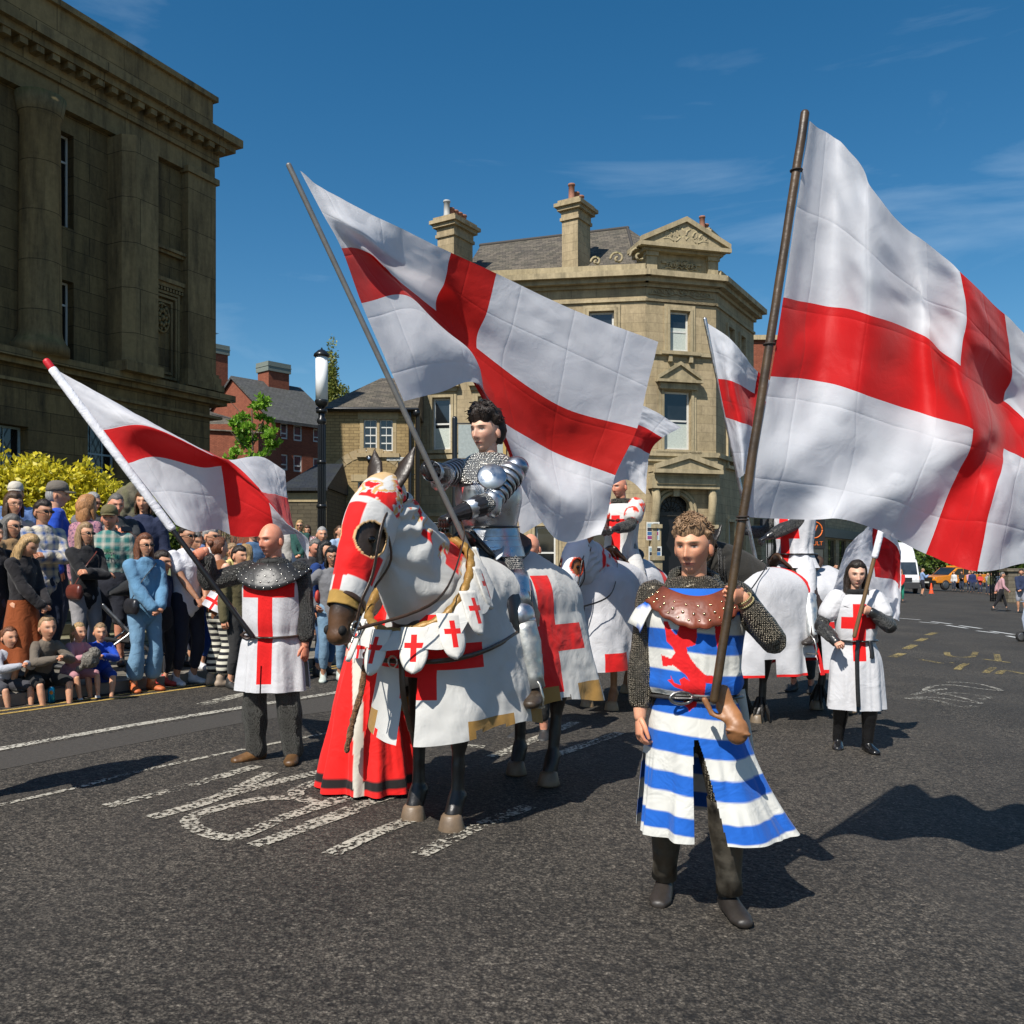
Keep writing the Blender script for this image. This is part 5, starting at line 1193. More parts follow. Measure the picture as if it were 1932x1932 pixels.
# ------------------------------------------------------------------ lamp post, trees, shrubs
def leafm(c1, c2, tr=.3):
    t = NT('leaf'); setp(t, .5, 0, .4); g = t.n('NewGeometry'); c = t.mix(g.outputs['Random Per Island'], c1, c2); t.col(c)
    b = t.n('BsdfTranslucent'); t.l(c, b.inputs[0]); ms = t.n('MixShader'); ms.inputs[0].default_value = tr; t.L.new(t.b.outputs[0], ms.inputs[1]); t.L.new(b.outputs[0], ms.inputs[2]); t.L.new(ms.outputs[0], t.out.inputs[0]); return t.mat
BARK = plain((.10, .075, .05), .9, 0, .8, 20, .4)
def leaves(name, pts, size, mat, par, seed=0, asp=.45, droop=0):
    r = np.random.RandomState(seed); n = len(pts); a = r.rand(n) * 6.28; e = (r.rand(n) - .35) * 2.2
    d = np.stack([np.cos(a) * np.cos(e), np.sin(a) * np.cos(e), np.sin(e) - droop], 1); d /= np.linalg.norm(d, axis=1, keepdims=True)
    q = r.randn(n, 3); s_ = np.cross(d, q); s_ /= np.linalg.norm(s_, axis=1, keepdims=True); L = size * (.6 + .8 * r.rand(n))[:, None]
    V = np.stack([pts, pts + d * L * .5 + s_ * L * asp * .5, pts + d * L, pts + d * L * .5 - s_ * L * asp * .5], 1).reshape(-1, 3)
    return npmesh(name, V, [(4 * i, 4 * i + 1, 4 * i + 2, 4 * i + 3) for i in range(n)], mat, par, smooth=False)
def clump(c, rad, n, r, k=14, inner=.35):
    c = np.array(c); rad = np.array(rad); out = []
    cs = r.randn(k, 3); cs /= np.linalg.norm(cs, axis=1, keepdims=True); cs *= (inner + (1 - inner) * r.rand(k, 1))
    for q in cs:
        m = n // k; p = r.randn(m, 3); p /= np.linalg.norm(p, axis=1, keepdims=True); p *= (.55 + .45 * r.rand(m, 1)); out.append(c + rad * (q * .78 + p * (.22 + .16 * r.rand())))
    return np.concatenate(out)
# lamp post
bp = P(607, 1130, 26); lamp = thing('street_lamp', 'tall black street lamp with a white cylindrical lantern', 'street lamp', (bp.x, bp.y, gz(bp.x)))
z = lambda v: P(607, v, 26).z - gz(bp.x)
q = MB(); q.lathe([(.22, 0), (.24, .25), (.17, .35), (.16, 1.2), (.13, 1.3)], 20); n = 12
q.lathe([(.115, 1.3), (.10, z(800)), (.14, z(797)), (.14, z(792)), (.095, z(788)), (.10, z(778)), (.06, z(770))], 16)
for k in range(12): a = k * math.tau / 12; q.tube([(.112 * math.cos(a), .112 * math.sin(a), 1.35), (.100 * math.cos(a), .100 * math.sin(a), z(802))], .017, 5)
for vz, r in ((955, .145), (872, .13), (776, .16)): q.lathe([(r, z(vz) - .05), (r + .01, z(vz)), (r, z(vz) + .05)], 16)
q.build('post', BLACK, lamp)
q = MB(); q.lathe([(.04, z(772)), (.17, z(764)), (.20, z(757)), (.19, z(755))], 24); q.lathe([(.19, z(674)), (.235, z(672)), (.22, z(668)), (.10, z(661)), (.03, z(659)), (.02, z(656))], 24); q.build('lamp_cap', BLACK, lamp)
q = MB(); q.lathe([(.175, z(756)), (.175, z(673))], 28); q.build('lantern', plain((.78, .79, .79), .6, 0, 0, 10, .05, .3), lamp)
# poplar behind the roofs
def tree_stem(par, pts, r0, r1):
    q = MB(); p = spline(pts, 4); q.tube([tuple(a) for a in p], [r0 + (r1 - r0) * i / (len(p) - 1) for i in range(len(p))], 8); return q
r = np.random.RandomState(2)
pt = P(626, 800, 78); pop = thing('poplar_tree', 'tall green gold poplar rising behind the street lamp', 'tree', (pt.x, pt.y, 0))
zt = P(626, 640, 78).z; q = tree_stem(pop, [(0, 0, -1), (.1, 0, 6), (0, 0, zt - 1)], .35, .05)
for k in range(14): a = k * 2.4; zz = 5 + k * .8; q.tube([(0, 0, zz), (.7 * math.cos(a), .7 * math.sin(a), zz + 1.8)], [.08, .02], 5)
q.build('trunk', BARK, pop)
cl = [clump((-.2, 0, 14.5), (1.25, 1.2, 6.2), 9000, r, 44), clump((1.1, 0, 12.8), (1.1, 1.1, 4.9), 7000, r, 36), clump((-1.3, .5, 11.6), (1.0, .9, 3.8), 5000, r, 28), clump((.2, .2, 9), (2.0, 1.6, 4), 4000, r, 24)]
leaves('crown', np.concatenate(cl) * np.array([1, 1, (zt) / 20.7]), .26, leafm((.10, .14, .022), (.26, .26, .05)), pop, 3)
# young tree with bright leaves
yt = P(478, 900, 30); yg = thing('young_tree', 'young tree with bright yellow green leaves before the brick flats', 'tree', (yt.x, yt.y, 0))
q = tree_stem(yg, [(0, 0, 0), (.05, 0, 2), (-.05, 0, 6.5)], .08, .02)
for k in range(12): a = k * 2.0; zz = 2.4 + k * .33; q.tube([(0, 0, zz), (.35 * math.cos(a), .3 * math.sin(a), zz + .3), (.75 * math.cos(a), .6 * math.sin(a), zz + .75)], [.025, .018, .008], 5)
q.build('trunk', BARK, yg); pts = []
for k in range(44):
    c = (r.uniform(-.95, .95), r.uniform(-.7, .7), r.uniform(2.9, 6.8)); f_ = 1 - .55 * abs(c[2] - 4.6) / 2.2; pts.append(clump((c[0] * f_, c[1] * f_, c[2]), (.26, .26, .17), 90, r, 5))
leaves('crown', np.concatenate(pts), .15, leafm((.13, .30, .02), (.26, .44, .05), .4), yg, 5, .6)
# bare twiggy shrub left of it
bt = P(425, 900, 28); bs_ = thing('bare_shrub', 'pale bare twiggy shrub left of the young tree', 'shrub', (bt.x, bt.y, 0)); q = MB(); rr = random.Random(9)
for k in range(60):
    a = rr.uniform(0, 6.3); h = rr.uniform(2.5, 4.6); s_ = rr.uniform(.1, .7); q.tube([(s_ * .15 * math.cos(a), s_ * .15 * math.sin(a), 0), (s_ * .6 * math.cos(a), s_ * .6 * math.sin(a), h * .6), (s_ * math.cos(a + .3), s_ * math.sin(a + .3), h)], [.018, .012, .003], 4)
q.build('stem', plain((.30, .24, .17), .9), bs_); leaves('leaves', clump((0, 0, 2.6), (.6, .5, 1.2), 500, r), .08, leafm((.10, .14, .03), (.2, .2, .06)), bs_, 4)
# golden shrubs in front of the hall
GL = leafm((.34, .32, .012), (.74, .62, .04), .3); GL2 = leafm((.10, .16, .012), (.30, .30, .02), .25)
def shrub(u0, u1, vt, vb, Y, label, n=5200, seed=0, mats=GL, size=.10):
    a, b = P(u0, vt, Y), P(u1, vb, Y); c = (a + b) / 2; w_ = (b.x - a.x) / 2; h_ = (a.z - b.z) / 2
    o = thing('golden_shrub', label, 'shrub', (c.x, c.y, b.z), 0, 'golden shrubs before the hall'); rs = np.random.RandomState(seed + 40)
    leaves('leaves', clump((0, 0, h_), (w_ * 1.12, w_ * .8 + .3, h_ * 1.12), n * 2, rs, 140, .35), size, mats, o, seed, .5)
    q = MB()
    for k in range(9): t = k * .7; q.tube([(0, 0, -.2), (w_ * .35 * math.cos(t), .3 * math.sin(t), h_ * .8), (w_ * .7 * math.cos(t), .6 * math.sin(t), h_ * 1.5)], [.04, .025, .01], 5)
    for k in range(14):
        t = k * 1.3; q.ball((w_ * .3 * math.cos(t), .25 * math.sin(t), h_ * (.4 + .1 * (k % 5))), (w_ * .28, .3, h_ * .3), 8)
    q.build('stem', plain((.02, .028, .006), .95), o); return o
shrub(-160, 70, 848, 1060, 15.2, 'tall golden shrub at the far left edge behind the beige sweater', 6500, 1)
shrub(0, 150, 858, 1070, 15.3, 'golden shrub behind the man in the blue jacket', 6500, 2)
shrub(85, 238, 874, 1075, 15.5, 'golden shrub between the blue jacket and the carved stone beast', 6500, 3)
shrub(285, 330, 925, 1000, 15.6, 'small golden shrub right of the carved stone beast', 1500, 4, GL2)
shrub(296, 345, 985, 1062, 14.2, 'low green shrub with orange flowers beside the navy jacket', 2200, 5, leafm((.05, .10, .01), (.16, .2, .02)), .06)
# far trees closing the street, as crowns one can tell apart
TL = leafm((.030, .065, .012), (.13, .19, .030), .25)
def bigtree(u, v, Y, rw, rh, label, seed, n=3800, sz=.55):
    p = P(u, v, Y); g = gz(p.x); o = thing('broadleaf_tree', label, 'tree', (p.x, p.y, g), 0, 'trees closing the end of the street'); zc = p.z - g
    q = MB(); q.tube([(0, 0, -1), (.1, 0, zc * .5), (0, 0, zc)], [.5, .35, .15], 8)
    for k in range(6): q.tube([(0, 0, zc * .5), (rw * .6 * math.cos(k * 1.1), rw * .5 * math.sin(k * 1.1), zc + rh * .3)], [.2, .05], 6)
    q.build('trunk', BARK, o); rs = np.random.RandomState(seed); leaves('crown', clump((0, 0, zc), (rw, rw, rh), n, rs, 46, .45), sz, TL, o, seed)
for k, (u, v, Y, rw, rh, lb) in enumerate(((1700, 1040, 118, 6, 5, 'broad tree behind the white truck'), (1762, 1044, 112, 5, 4.5, 'bright tree behind the bonnet of the orange pickup'), (1812, 1050, 116, 5.5, 4, 'tree behind the load bed of the orange pickup'), (1862, 1036, 110, 6, 5, 'dark tree above the far seated crowd'), (1920, 1030, 104, 6, 6, 'dark tree above the black gate at the right edge'), (1985, 1010, 96, 8, 8, 'large tree just beyond the right edge of the crowd'), (1640, 1020, 125, 6, 6, 'tree peeping between the shop row and the white truck'), (1590, 1010, 132, 7, 7, 'tree beyond the end of the shop row'))): bigtree(u, v, Y, rw, rh, lb, k)
# carved stone beast on its plinth
sb = P(236, 1000, 14.3); st = thing('stone_statue', 'weathered stone statue of a crouching beast beside the golden shrubs', 'statue', (sb.x, sb.y, P(236, 1010, 14.3).z - .3), 0)
SM = stone((.16, .14, .10), (.15, .13, .09), 9, 9, 1, .6, (.03, .03, .02), .95, .0, .6, .7); k_ = 12.4 / 1700
q = MB(); U = lambda u, v, y=0: ((u - 236) * k_, y, (1010 + 35 - v) * k_)
q.tube([U(208, 985), U(214, 955, .05), U(224, 925, .1), U(236, 912, .1)], [.16, .20, .18, .13], 14); q.tube([U(236, 915), U(243, 925, -.05), U(248, 945, -.15)], [(.13, .14), (.11, .12), (.07, .08)], 12)
q.tube([U(232, 940), U(238, 965, -.2), U(232, 992, -.25)], [.10, .07, .07], 10); q.tube([U(244, 945), U(262, 962, -.1), U(268, 985, -.1)], [.12, .09, .07], 10); q.tube([U(214, 962), U(206, 985, -.15), U(222, 998, -.3)], [.14, .11, .07], 10)
q.ball(U(229, 908, .03), (.04, .04, .06), 8); q.ball(U(243, 906, .03), (.04, .04, .06), 8); q.tube([U(252, 900), U(258, 925), U(246, 950)], [.1, .12, .1], 10)
V, Fc, N = bake(q, .022, 2); V = V + N * (fbm(V * 9, 3, 4) * .02)[:, None]; npmesh('carved_figure', V, Fc, SM, st); q = MB(); q.box(-.42, .5, -.4, .4, -.6, .33); q.build('plinth', SM, st, bev=.02)
# black frames and sign panels behind the knight
sx = P(858, 1000, 25); sg_ = thing('sign_frame', 'black tubular frame holding grey panels behind the knight', 'sign frame', (sx.x, sx.y, gz(sx.x)))
zf_ = lambda v: P(858, v, 25).z - gz(sx.x); k_ = 25 / 1700; q = MB(); q.tube([(0, 0, 0), (0, 0, zf_(790))], .075, 12); q.tube([(96 * k_, 0, 0), (96 * k_, 0, zf_(795))], .05, 10)
for v in (799, 866, 950): q.tube([(0, 0, zf_(v)), (96 * k_, 0, zf_(v))], .022, 6)
q.build('frame', BLACK, sg_); q = MB(); q.box(.1, 94 * k_, -.01, .02, zf_(948), zf_(868)); q.box(.1, 94 * k_, -.01, .02, zf_(864), zf_(801)); q.build('panel', plain((.33, .37, .36), .5, 0, .05), sg_)
q = MB(); q.box(91 * k_, 97 * k_, -.12, -.06, zf_(1000), zf_(780)); q.build('yellow_post', plain((.45, .30, .09), .6), sg_)
q = MB()
for i in range(8): x = (-48 + i * 9) * k_; q.tube([(x, .6, 0), (x, .6, zf_(985 - i % 2))], .02, 5)
for v in (985, 1040, 1090): q.tube([(-50 * k_, .6, zf_(v)), (18 * k_, .6, zf_(v))], .02, 5)
o = q.build('railing', BLACK); o.location = (sx.x, sx.y, gz(sx.x)); tag(o, 'black iron railing against the sandstone wall behind the horse', 'railing')
# ------------------------------------------------------------------ the three horses in their caparisons
WHT = (.56, .555, .53); RED = (.74, .010, .010); GOLD = (.36, .20, .05)
def plan_rear(x0=.02, xr=-.52, xe=-1.04, w_=.40):
    def f_(a):
        if a < .28: return (x0 + (xr - x0) * a / .28, -w_ + .07 * (1 - a / .28) ** 1.5)
        if a > .72: return (x0 + (xr - x0) * (1 - a) / .28, w_ - .07 * (1 - (1 - a) / .28) ** 1.5)
        t = (a - .28) / .44 * math.pi - math.pi / 2; return (xr + (xe - xr) * math.cos(t), w_ * math.sin(t))
    return f_
def plan_front(x0=.10, xr=.62, xe=1.02, w_=.36):
    def f_(a):
        if a < .28: return (x0 + (xr - x0) * a / .28, -w_)
        if a > .72: return (x0 + (xr - x0) * (1 - a) / .28, w_)
        t = (a - .28) / .44 * math.pi - math.pi / 2; return (xr + (xe - xr) * math.cos(t), w_ * math.sin(t))
    return f_
def neck_cover(h, name, colf, mat, t0=0.0, t1=1.0, g=.035, nu=90, nv=70, fold=.012, seed=0, bell=.06, droop=.02):
    P_ = spline(h.nk, 24); n = len(P_); T = np.linspace(t0, t1, nv); V = []; U = []
    for t in T:
        q = t * (n - 1); i = int(min(q, n - 2)); p = P_[i] + (P_[i + 1] - P_[i]) * (q - i); tg = P_[min(i + 1, n - 1)] - P_[max(i - 1, 0)]; tg /= np.linalg.norm(tg)
        sd = np.array([0, 1, 0]); sd = sd - tg * sd.dot(tg); sd /= np.linalg.norm(sd); o_ = np.cross(tg, sd)   # o_ points towards the crest or throat
        rx, ry = .17 - .10 * t, .30 - .175 * t; b = bell * (1 - t) ** 2
        for k in range(nu):
            a = 2 * math.pi * k / nu; u_ = fbm(np.array([[math.cos(a) * 1.5, math.sin(a) * 1.5, t * 3]]), 2, seed)[0]
            f_ = fold * math.sin(t * 34 + 3.5 * math.sin(a) + u_ * 7) * (.3 + .7 * abs(math.cos(a))) + fold * .6 * u_
            V.append(p + sd * (rx + g + b + f_) * math.cos(a) + o_ * (ry + g + b * .6 + f_ * .5) * math.sin(a)); U.append((a, t))
    V = np.array(V); U = np.array(U); c = np.cross(np.array([1, 0, 0]), [0, 1, 0]); 
    o = npmesh(name, V, gridf(nu, nv, True), mat, h.root, col=colf(V, U)); return o
def crestness(U):    # 1 at the crest of the neck, 0 at the throat
    return (1 + np.sin(U[:, 0] - math.pi)) / 2 if True else 0
def mixcol(c, m, b): m = np.clip(m, 0, 1)[:, None]; return c * (1 - m) + np.array(b) * m
def head_cover(h, name, colf, mat, t1=.74, g=.012, eye_r=.085, nu=72, nv=60, ears=True, sides=(0, 1)):
    H = [h.H[0] + Vector((-.03, 0, -.02))] + list(h.H); rad = [(.085, .11), (.102, .130), (.106, .150), (.080, .112), (.064, .082), (.056, .070)]
    D = spline([tuple(p) + r for p, r in zip(H, rad)], 20); n = len(D); V = []; U = []
    for t in np.linspace(0.02, t1, nv):
        q = t * (n - 1); i = int(min(q, n - 2)); d = D[i] + (D[i + 1] - D[i]) * (q - i); tg = D[min(i + 1, n - 1)][:3] - D[max(i - 1, 0)][:3]; tg /= np.linalg.norm(tg)
        sd = np.array([0., 1, 0]); sd -= tg * sd.dot(tg); sd /= np.linalg.norm(sd); o_ = np.cross(tg, sd)
        for k in range(nu):
            a = 2 * math.pi * k / nu; V.append(d[:3] + sd * (d[3] + g) * math.cos(a) + o_ * (d[4] + g) * math.sin(a)); U.append((a, t))
    V = np.array(V); U = np.array(U); V += fbm(V * 14, 2, 3)[:, None] * .006; Fc = gridf(nu, nv, True)
    eyes = [np.array(e) for e in h.eyepos]
    er = [np.array(h.H[0] + Vector((0, s * .058, 0)) + h.up * .03 + h.fw * .012) for s in (-1, 1)]
    def ok(f_):
        c = V[list(f_)].mean(0)
        if min(np.linalg.norm(c - e) for e in eyes) < eye_r: return False
        if ears and min(np.linalg.norm(c - e) for e in er) < .05: return False
        return True
    Fc = [f_ for f_ in Fc if ok(f_)]; o = npmesh(name, V, Fc, mat, h.root, col=colf(V, U, eyes)); m_ = o.modifiers.new('s', 'SOLIDIFY'); m_.thickness = .005; m_.offset = 1; return o
def bridle(h, mat, metal, rein_to=None):
    Hh = h.H; up, fw = h.up, h.fw; Y1 = Vector((0, 1, 0)); mb = MB()
    def loop(c, a, b, w_=.024, tilt=0, rng_=(0, 6.2832)):
        pts = [tuple(Vector(c) + fw * a * math.cos(t) + Y1 * b * math.sin(t) + up * tilt * math.cos(t)) for t in np.linspace(rng_[0], rng_[1], 22)]; strap(mb, pts, w_, .005, 2, ref=tuple(up))
    loop(Hh[1] * .9 + Hh[0] * .1, .150, .116, .028, .03, (-1.9, 1.9)); c2 = Hh[2] * .35 + Hh[3] * .65; loop(c2, .105, .088, .028, .01)
    for s in (-1, 1):
        p = [Hh[0] + up * .075 + Y1 * s * .03, Hh[0] + up * .04 + Y1 * s * .095, Hh[1] + Y1 * s * .118 + fw * .05, Hh[2] + Y1 * s * .11 + fw * .0, c2 + Y1 * s * .09, Hh[3] * .5 + Hh[4] * .5 + Y1 * s * .068 - fw * .03]
        strap(mb, [tuple(q) for q in p], .022, .005, 5, ref=tuple(fw)); p = [Hh[1] + Y1 * s * .118 + fw * .03, Hh[1] + Y1 * s * .105 - fw * .12 - up * .12, Hh[2] - fw * .14 + Y1 * s * .03]; strap(mb, [tuple(q) for q in p], .018, .004, 5, ref=tuple(fw))
    bd = mb.build('bridle', mat, h.root); m2 = MB()
    for s in (-1, 1):
        c = Hh[3] * .45 + Hh[4] * .55 + Y1 * s * .072 - fw * .03; m2.tube([tuple(c + fw * .04 * math.cos(t) + up * .04 * math.sin(t)) for t in np.linspace(0, 6.3, 18)], .006, 6, ref=(0, 1, 0), cap=False)
        m2.tube([tuple(c + up * .07), tuple(c - up * .07)], .006, 6)
    m2.tube([tuple(Hh[3] * .45 + Hh[4] * .55 + Y1 * .072 - fw * .03), tuple(Hh[3] * .45 + Hh[4] * .55 - Y1 * .072 - fw * .03)], .008, 6); m2.build('bit', metal, bd)
    if rein_to is not None:
        m3 = MB()
        for s in (-1, 1):
            c = Hh[3] * .45 + Hh[4] * .55 + Y1 * s * .075 - fw * .03; e = Vector(rein_to) + Y1 * s * .03; pts = [tuple(c), tuple(c * .6 + e * .4 + Y1 * s * .22 - Vector((0, 0, .10))), tuple(c * .2 + e * .8 + Y1 * s * .14 - Vector((0, 0, .02))), tuple(e)]; strap(m3, pts, .018, .004, 8)
        m3.build('rein', mat, bd)
def saddle(h, mat, metal, feet, x0=0, blk=(.02, .018, .016)):
    mb = MB(); V = []; U = []
    prof = [(-.30, 1.72, .15), (-.24, 1.66, .19), (-.1, 1.585, .16), (.08, 1.585, .13), (.2, 1.65, .12), (.26, 1.72, .07)]
    rows = spline(prof, 5); nn = 13
    for x, z, w_ in rows:
        for k in range(nn): t = -1 + 2 * k / (nn - 1); V.append((x + x0, w_ * t, z - .07 * t * t))
    mb.add(V, gridf(nn, len(rows)), 0, smooth=True); o = mb.build('saddle', mat, h.root); s_ = o.modifiers.new('s', 'SOLIDIFY'); s_.thickness = .035
    for s in (-1, 1):
        q = MB(); V = []
        for i in range(9):
            t = i / 8; zz = 1.60 - .62 * t; yy = s * (.13 + .20 * math.sin(min(1, t * 1.6) * 1.57) + .03 * t); ww = .12 + .11 * math.sin(t * 2.6)
            for k in range(7): a = -1 + k / 3; V.append((x0 + .02 + .06 * t + ww * a, yy - s * .02 * a * a, zz))
        q.add(V, gridf(7, 9), 0, smooth=True); fo_ = q.build('saddle_flap', mat, o); m_ = fo_.modifiers.new('s', 'SOLIDIFY'); m_.thickness = .016
    for (fx, fy, fz) in feet:
        q = MB(); strap(q, [(x0 + .05, (.35 if fy > 0 else -.35), 1.35), (fx - .01, fy, fz + .19)], .03, .004, 3, ref=(1, 0, 0)); q.build('stirrup_leather', mat, o)
        q = MB(); q.tube([(fx, fy - .065, fz + .005), (fx, fy - .068, fz + .06), (fx, fy - .045, fz + .135), (fx, fy, fz + .185), (fx, fy + .045, fz + .135), (fx, fy + .068, fz + .06), (fx, fy + .065, fz + .005)], .008, 8, ref=(1, 0, 0)); q.box(fx - .022, fx + .022, fy - .07, fy + .07, fz - .006, fz + .006); q.build('stirrup', metal, o)
    return o
BROWN = leather((.055, .028, .014), .4); BLKL = leather((.014, .013, .013), .32); BUCK = steel((.6, .58, .52), .3, .2)
# --- first horse, dark bay, facing the camera to the left
M1 = Vector((-.165, 5.76, 0)); yaw1 = math.atan2(-.875, -.48); rl = -.0
h1 = Horse('dark bay horse in white cloth with red crosses and gold rope under the armoured knight', (M1.x, M1.y, gz(M1.x)), yaw1, (.030, .019, .012), (.014, .012, .011), (.20, .14, .09), 1.0,
           neck=[(.50, 0, 1.26), (.80, 0, 1.50), (.98, 0, 1.72), (1.06, 0, 1.85)], head=[(1.09, 0, 1.86), (1.20, 0, 1.71), (1.32, 0, 1.47), (1.42, 0, 1.26), (1.44, 0, 1.17)], legs={'fl': (.03, 0), 'fr': (-.02, 0), 'hl': (.10, 0), 'hr': (-.06, 0)}, blaze=(.10, .048, .022), vox=.011, earf=1.05)
def gold(r): return (GOLD, r)
rear_rects = ((.98, 1.155, .70, 1.44), (.70, 1.40, .955, 1.125), (-1.155, -.98, .70, 1.44), (-1.40, -.70, .955, 1.125))
hemg = tuple((a, a + .22, .0, .74) for a in (-1.2, -.72, -.24, .20, .62, 1.02))
mat_r = crosscloth(rear_rects, WHT, RED, .8, .45, 5, None, .06, 0, (GOLD, hemg))
def hem1(a): return .60 + .05 * math.sin(a * 9)
def dagcut(c, u): 
    k = ((u[0] + 1.2) % .46) / .46
    return c[2] < .67 and (.62 < k < .80)
drape('rear_caparison', mat_r, h1.root, plan_rear(.02, -.50, -1.02, .39), lambda a: max(-.9, .0 - .9 * math.sin(a * math.pi) ** .8), 1.20, hem1, 220, 60, .042, 11, .12, seed=3, cut=dagcut, wr=.02)
fr_rects = ((-.27, .44, .94, 1.08), (.0, .17, .78, 1.24))
mat_f = crosscloth(fr_rects, WHT, RED, .8, .45, 5, None, .06, 0, (GOLD, ((-.40, -.16, 0, .69), (.30, .62, 0, .66), (-.95, -.7, 0, .69), (.8, 1.0, 0, .69))))
def cutf(c, u):
    z = c[2]
    if z < .90 and abs(u[0] - .05) < .036: return True
    if z < .60 and (.34 < u[0] < .58 or -.12 > u[0] > -.16): return True
    return False
drape('front_caparison', mat_f, h1.root, plan_front(.06, .46, .87, .315), lambda a: .30 + .22 * math.sin(a * math.pi), 1.26, lambda a: .57 - .03 * math.cos(a * 12), 200, 56, .044, 10, .12, seed=6, cut=cutf, wr=.022, zt=lambda x: 1.56)
def neckcol(V, U):
    c = np.ones((len(V), 3)) * np.array(WHT); s_ = np.sin(U[:, 0]); z = V[:, 2]
    top = s_
    q = np.stack([U[:, 0] * 2.2, U[:, 1] * 13, np.zeros(len(V))], 1); nn = fbm(q + fbm(q * 1.3, 2, 9)[:, None] * .9, 2, 21); crest = ss(-.30, .65, top - .15 * (1 - U[:, 1]))
    c = mixcol(c, (nn > .06) * (crest > .28) * 1.0, RED); c = mixcol(c, ((nn > -.06) & (nn < .03)) * (crest > .34) * 1.0, (.62, .40, .16)); 
    return c
CA = cloth((1, 1, 1), None, .8, .3, 8, attr=True)
neck_cover(h1, 'neck_cover', neckcol, CA, 0.02, .97, .03, 150, 120, .015, 4, .05)
def headcol(V, U, eyes):
    c = np.ones((len(V), 3)) * np.array((.62, .61, .59)); s_ = np.sin(U[:, 0]); t = U[:, 1]; de = np.minimum(*[np.linalg.norm(V - e, axis=1) for e in eyes]); side = np.cos(U[:, 0])
    front = s_ > .35 if h1.fw.dot(Vector((1, 0, 0))) < -9 else (V - np.array(h1.H[1])) @ np.array(h1.fw) > -9
    fdep = np.array([np.array(h1.fw) @ (v - np.array(h1.H[0])) for v in V]); ang = s_
    fr_ = (np.abs(side) < .62)
    c = mixcol(c, ((t > .36) & (np.abs(side) < .45) & (s_ > 0)) * 1.0, RED); c = mixcol(c, ((t > .52) & (t < .64) & (s_ > -.45)) * 1.0, RED); c = mixcol(c, ((t > .645) & (np.abs(side) > .3)) * 1.0, (.62, .61, .59))
    c = mixcol(c, (t > .705) * 1.0, (.40, .24, .06)); 
    nn = fbm(V * 17 + 3, 2, 12); c = mixcol(c, ((t < .33) & (nn > .05)) * 1.0, RED); c = mixcol(c, ((t < .33) & (nn < -.02) & (nn > -.2)) * 1.0, (.60, .36, .12)); c = mixcol(c, ((t < .2) & (np.abs(side) < .5)) * .9, (.55, .36, .16))
    c = mixcol(c, (de < .098) * 1.0, (.66, .42, .2)); return c
head_cover(h1, 'face_cover', headcol, CA, .76, .012, .088, 130, 120)
bridle(h1, BROWN, BUCK, (.42, .04, 1.78))
# gold rope, shoulder cape and the shield tabs
rope = [(.46, 0, 1.68), (.54, .20, 1.58), (.72, .29, 1.39), (.90, .24, 1.22), (1.01, .0, 1.15), (.90, -.24, 1.22), (.72, -.29, 1.39), (.54, -.20, 1.58), (.46, 0, 1.68)]
RP = spline(rope, 12); q = MB(); q.tube([tuple(p) for p in RP], [.026 + .004 * math.sin(i * 1.6) for i in range(len(RP))], 12, cap=False); q.build('gold_rope', plain((.34, .19, .045), .45, .2, .6, 60, .4), h1.root)
cn = RP.mean(0); V = []; 
for i in range(14):
    t = i / 13
    for p in RP[:-1]: o_ = p - cn; o_[2] = 0; o_ /= max(np.linalg.norm(o_), .01); V.append(p + o_ * (.015 + .075 * t ** .8) * (1 + .6 * ss(.8, .5, p[0])) + np.array([0, 0, .01 - (.13 + .14 * float(ss(.8, .4, p[0]))) * t ** 1.2 - .03 * t * math.sin(p[0] * 30)]) * (1 if p[0] > .6 else .9))
npmesh('shoulder_cape', V, gridf(len(RP) - 1, 14, True), crosscloth((), WHT, RED, .8, .4, 6), h1.root)
SHM = crosscloth(((-.015, .015, -.19, -.04), (-.048, .048, -.115, -.085)), (.68, .66, .61), RED, .8, .3, 9); sh_n = 0
for i in (10, 18, 26, 34, 42, 50, 58, 66, 74, 82, 90):
    p = RP[i]; o_ = p - cn; o_[2] = 0; o_ = Vector(o_).normalized(); d_ = Vector(RP[i + 1] - RP[i - 1]); d_.z = 0; tn = Vector((-o_.y, o_.x, 0)) * (1 if True else 1); nu_, nv_ = 13, 15; V = []; U = []
    for r_ in range(nv_):
        t = r_ / (nv_ - 1); wd = .072 * (1 if t < .55 else math.sqrt(max(0, 1 - ((t - .55) / .45) ** 1.7)) + .02)
        for k in range(nu_):
            a = -1 + 2 * k / (nu_ - 1); x = a * wd; z = -.25 * t; pt_ = Vector(p) + o_ * (.045 + .085 * t ** .9 - .02 * a * a) + tn * x + Vector((0, 0, z * .93 + .01)); V.append(tuple(pt_)); U.append((x, z))
    o = npmesh('shield_tab', V, gridf(nu_, nv_), SHM, h1.root, uv=U); m_ = o.modifiers.new('s', 'SOLIDIFY'); m_.thickness = .008
q = MB(); strap(q, [(.12, .33, 1.12), (.45, .36, 1.06), (.70, .34, 1.02), (.92, .26, 1.0), (.985, 0, .99), (.92, -.26, 1.0), (.70, -.34, 1.02), (.45, -.36, 1.06)], .028, .006, 6); strap(q, [(.99, .05, .99), (.985, .06, .8), (.90, .05, .60)], .04, .006, 6, ref=(0, 1, 0)); q.build('breast_strap', BROWN, h1.root)
q = MB(); q.tube([tuple(Vector((1.0, 0, .99)) + Vector((0, .03 * math.cos(t), .03 * math.sin(t)))) for t in np.linspace(0, 6.3, 14)], .006, 6, ref=(1, 0, 0), cap=False); q.build('strap_ring', BUCK, h1.root)
ft1 = (.16, .42, .66); saddle(h1, BLKL, BUCK, [ft1, (.16, -.42, .66)])

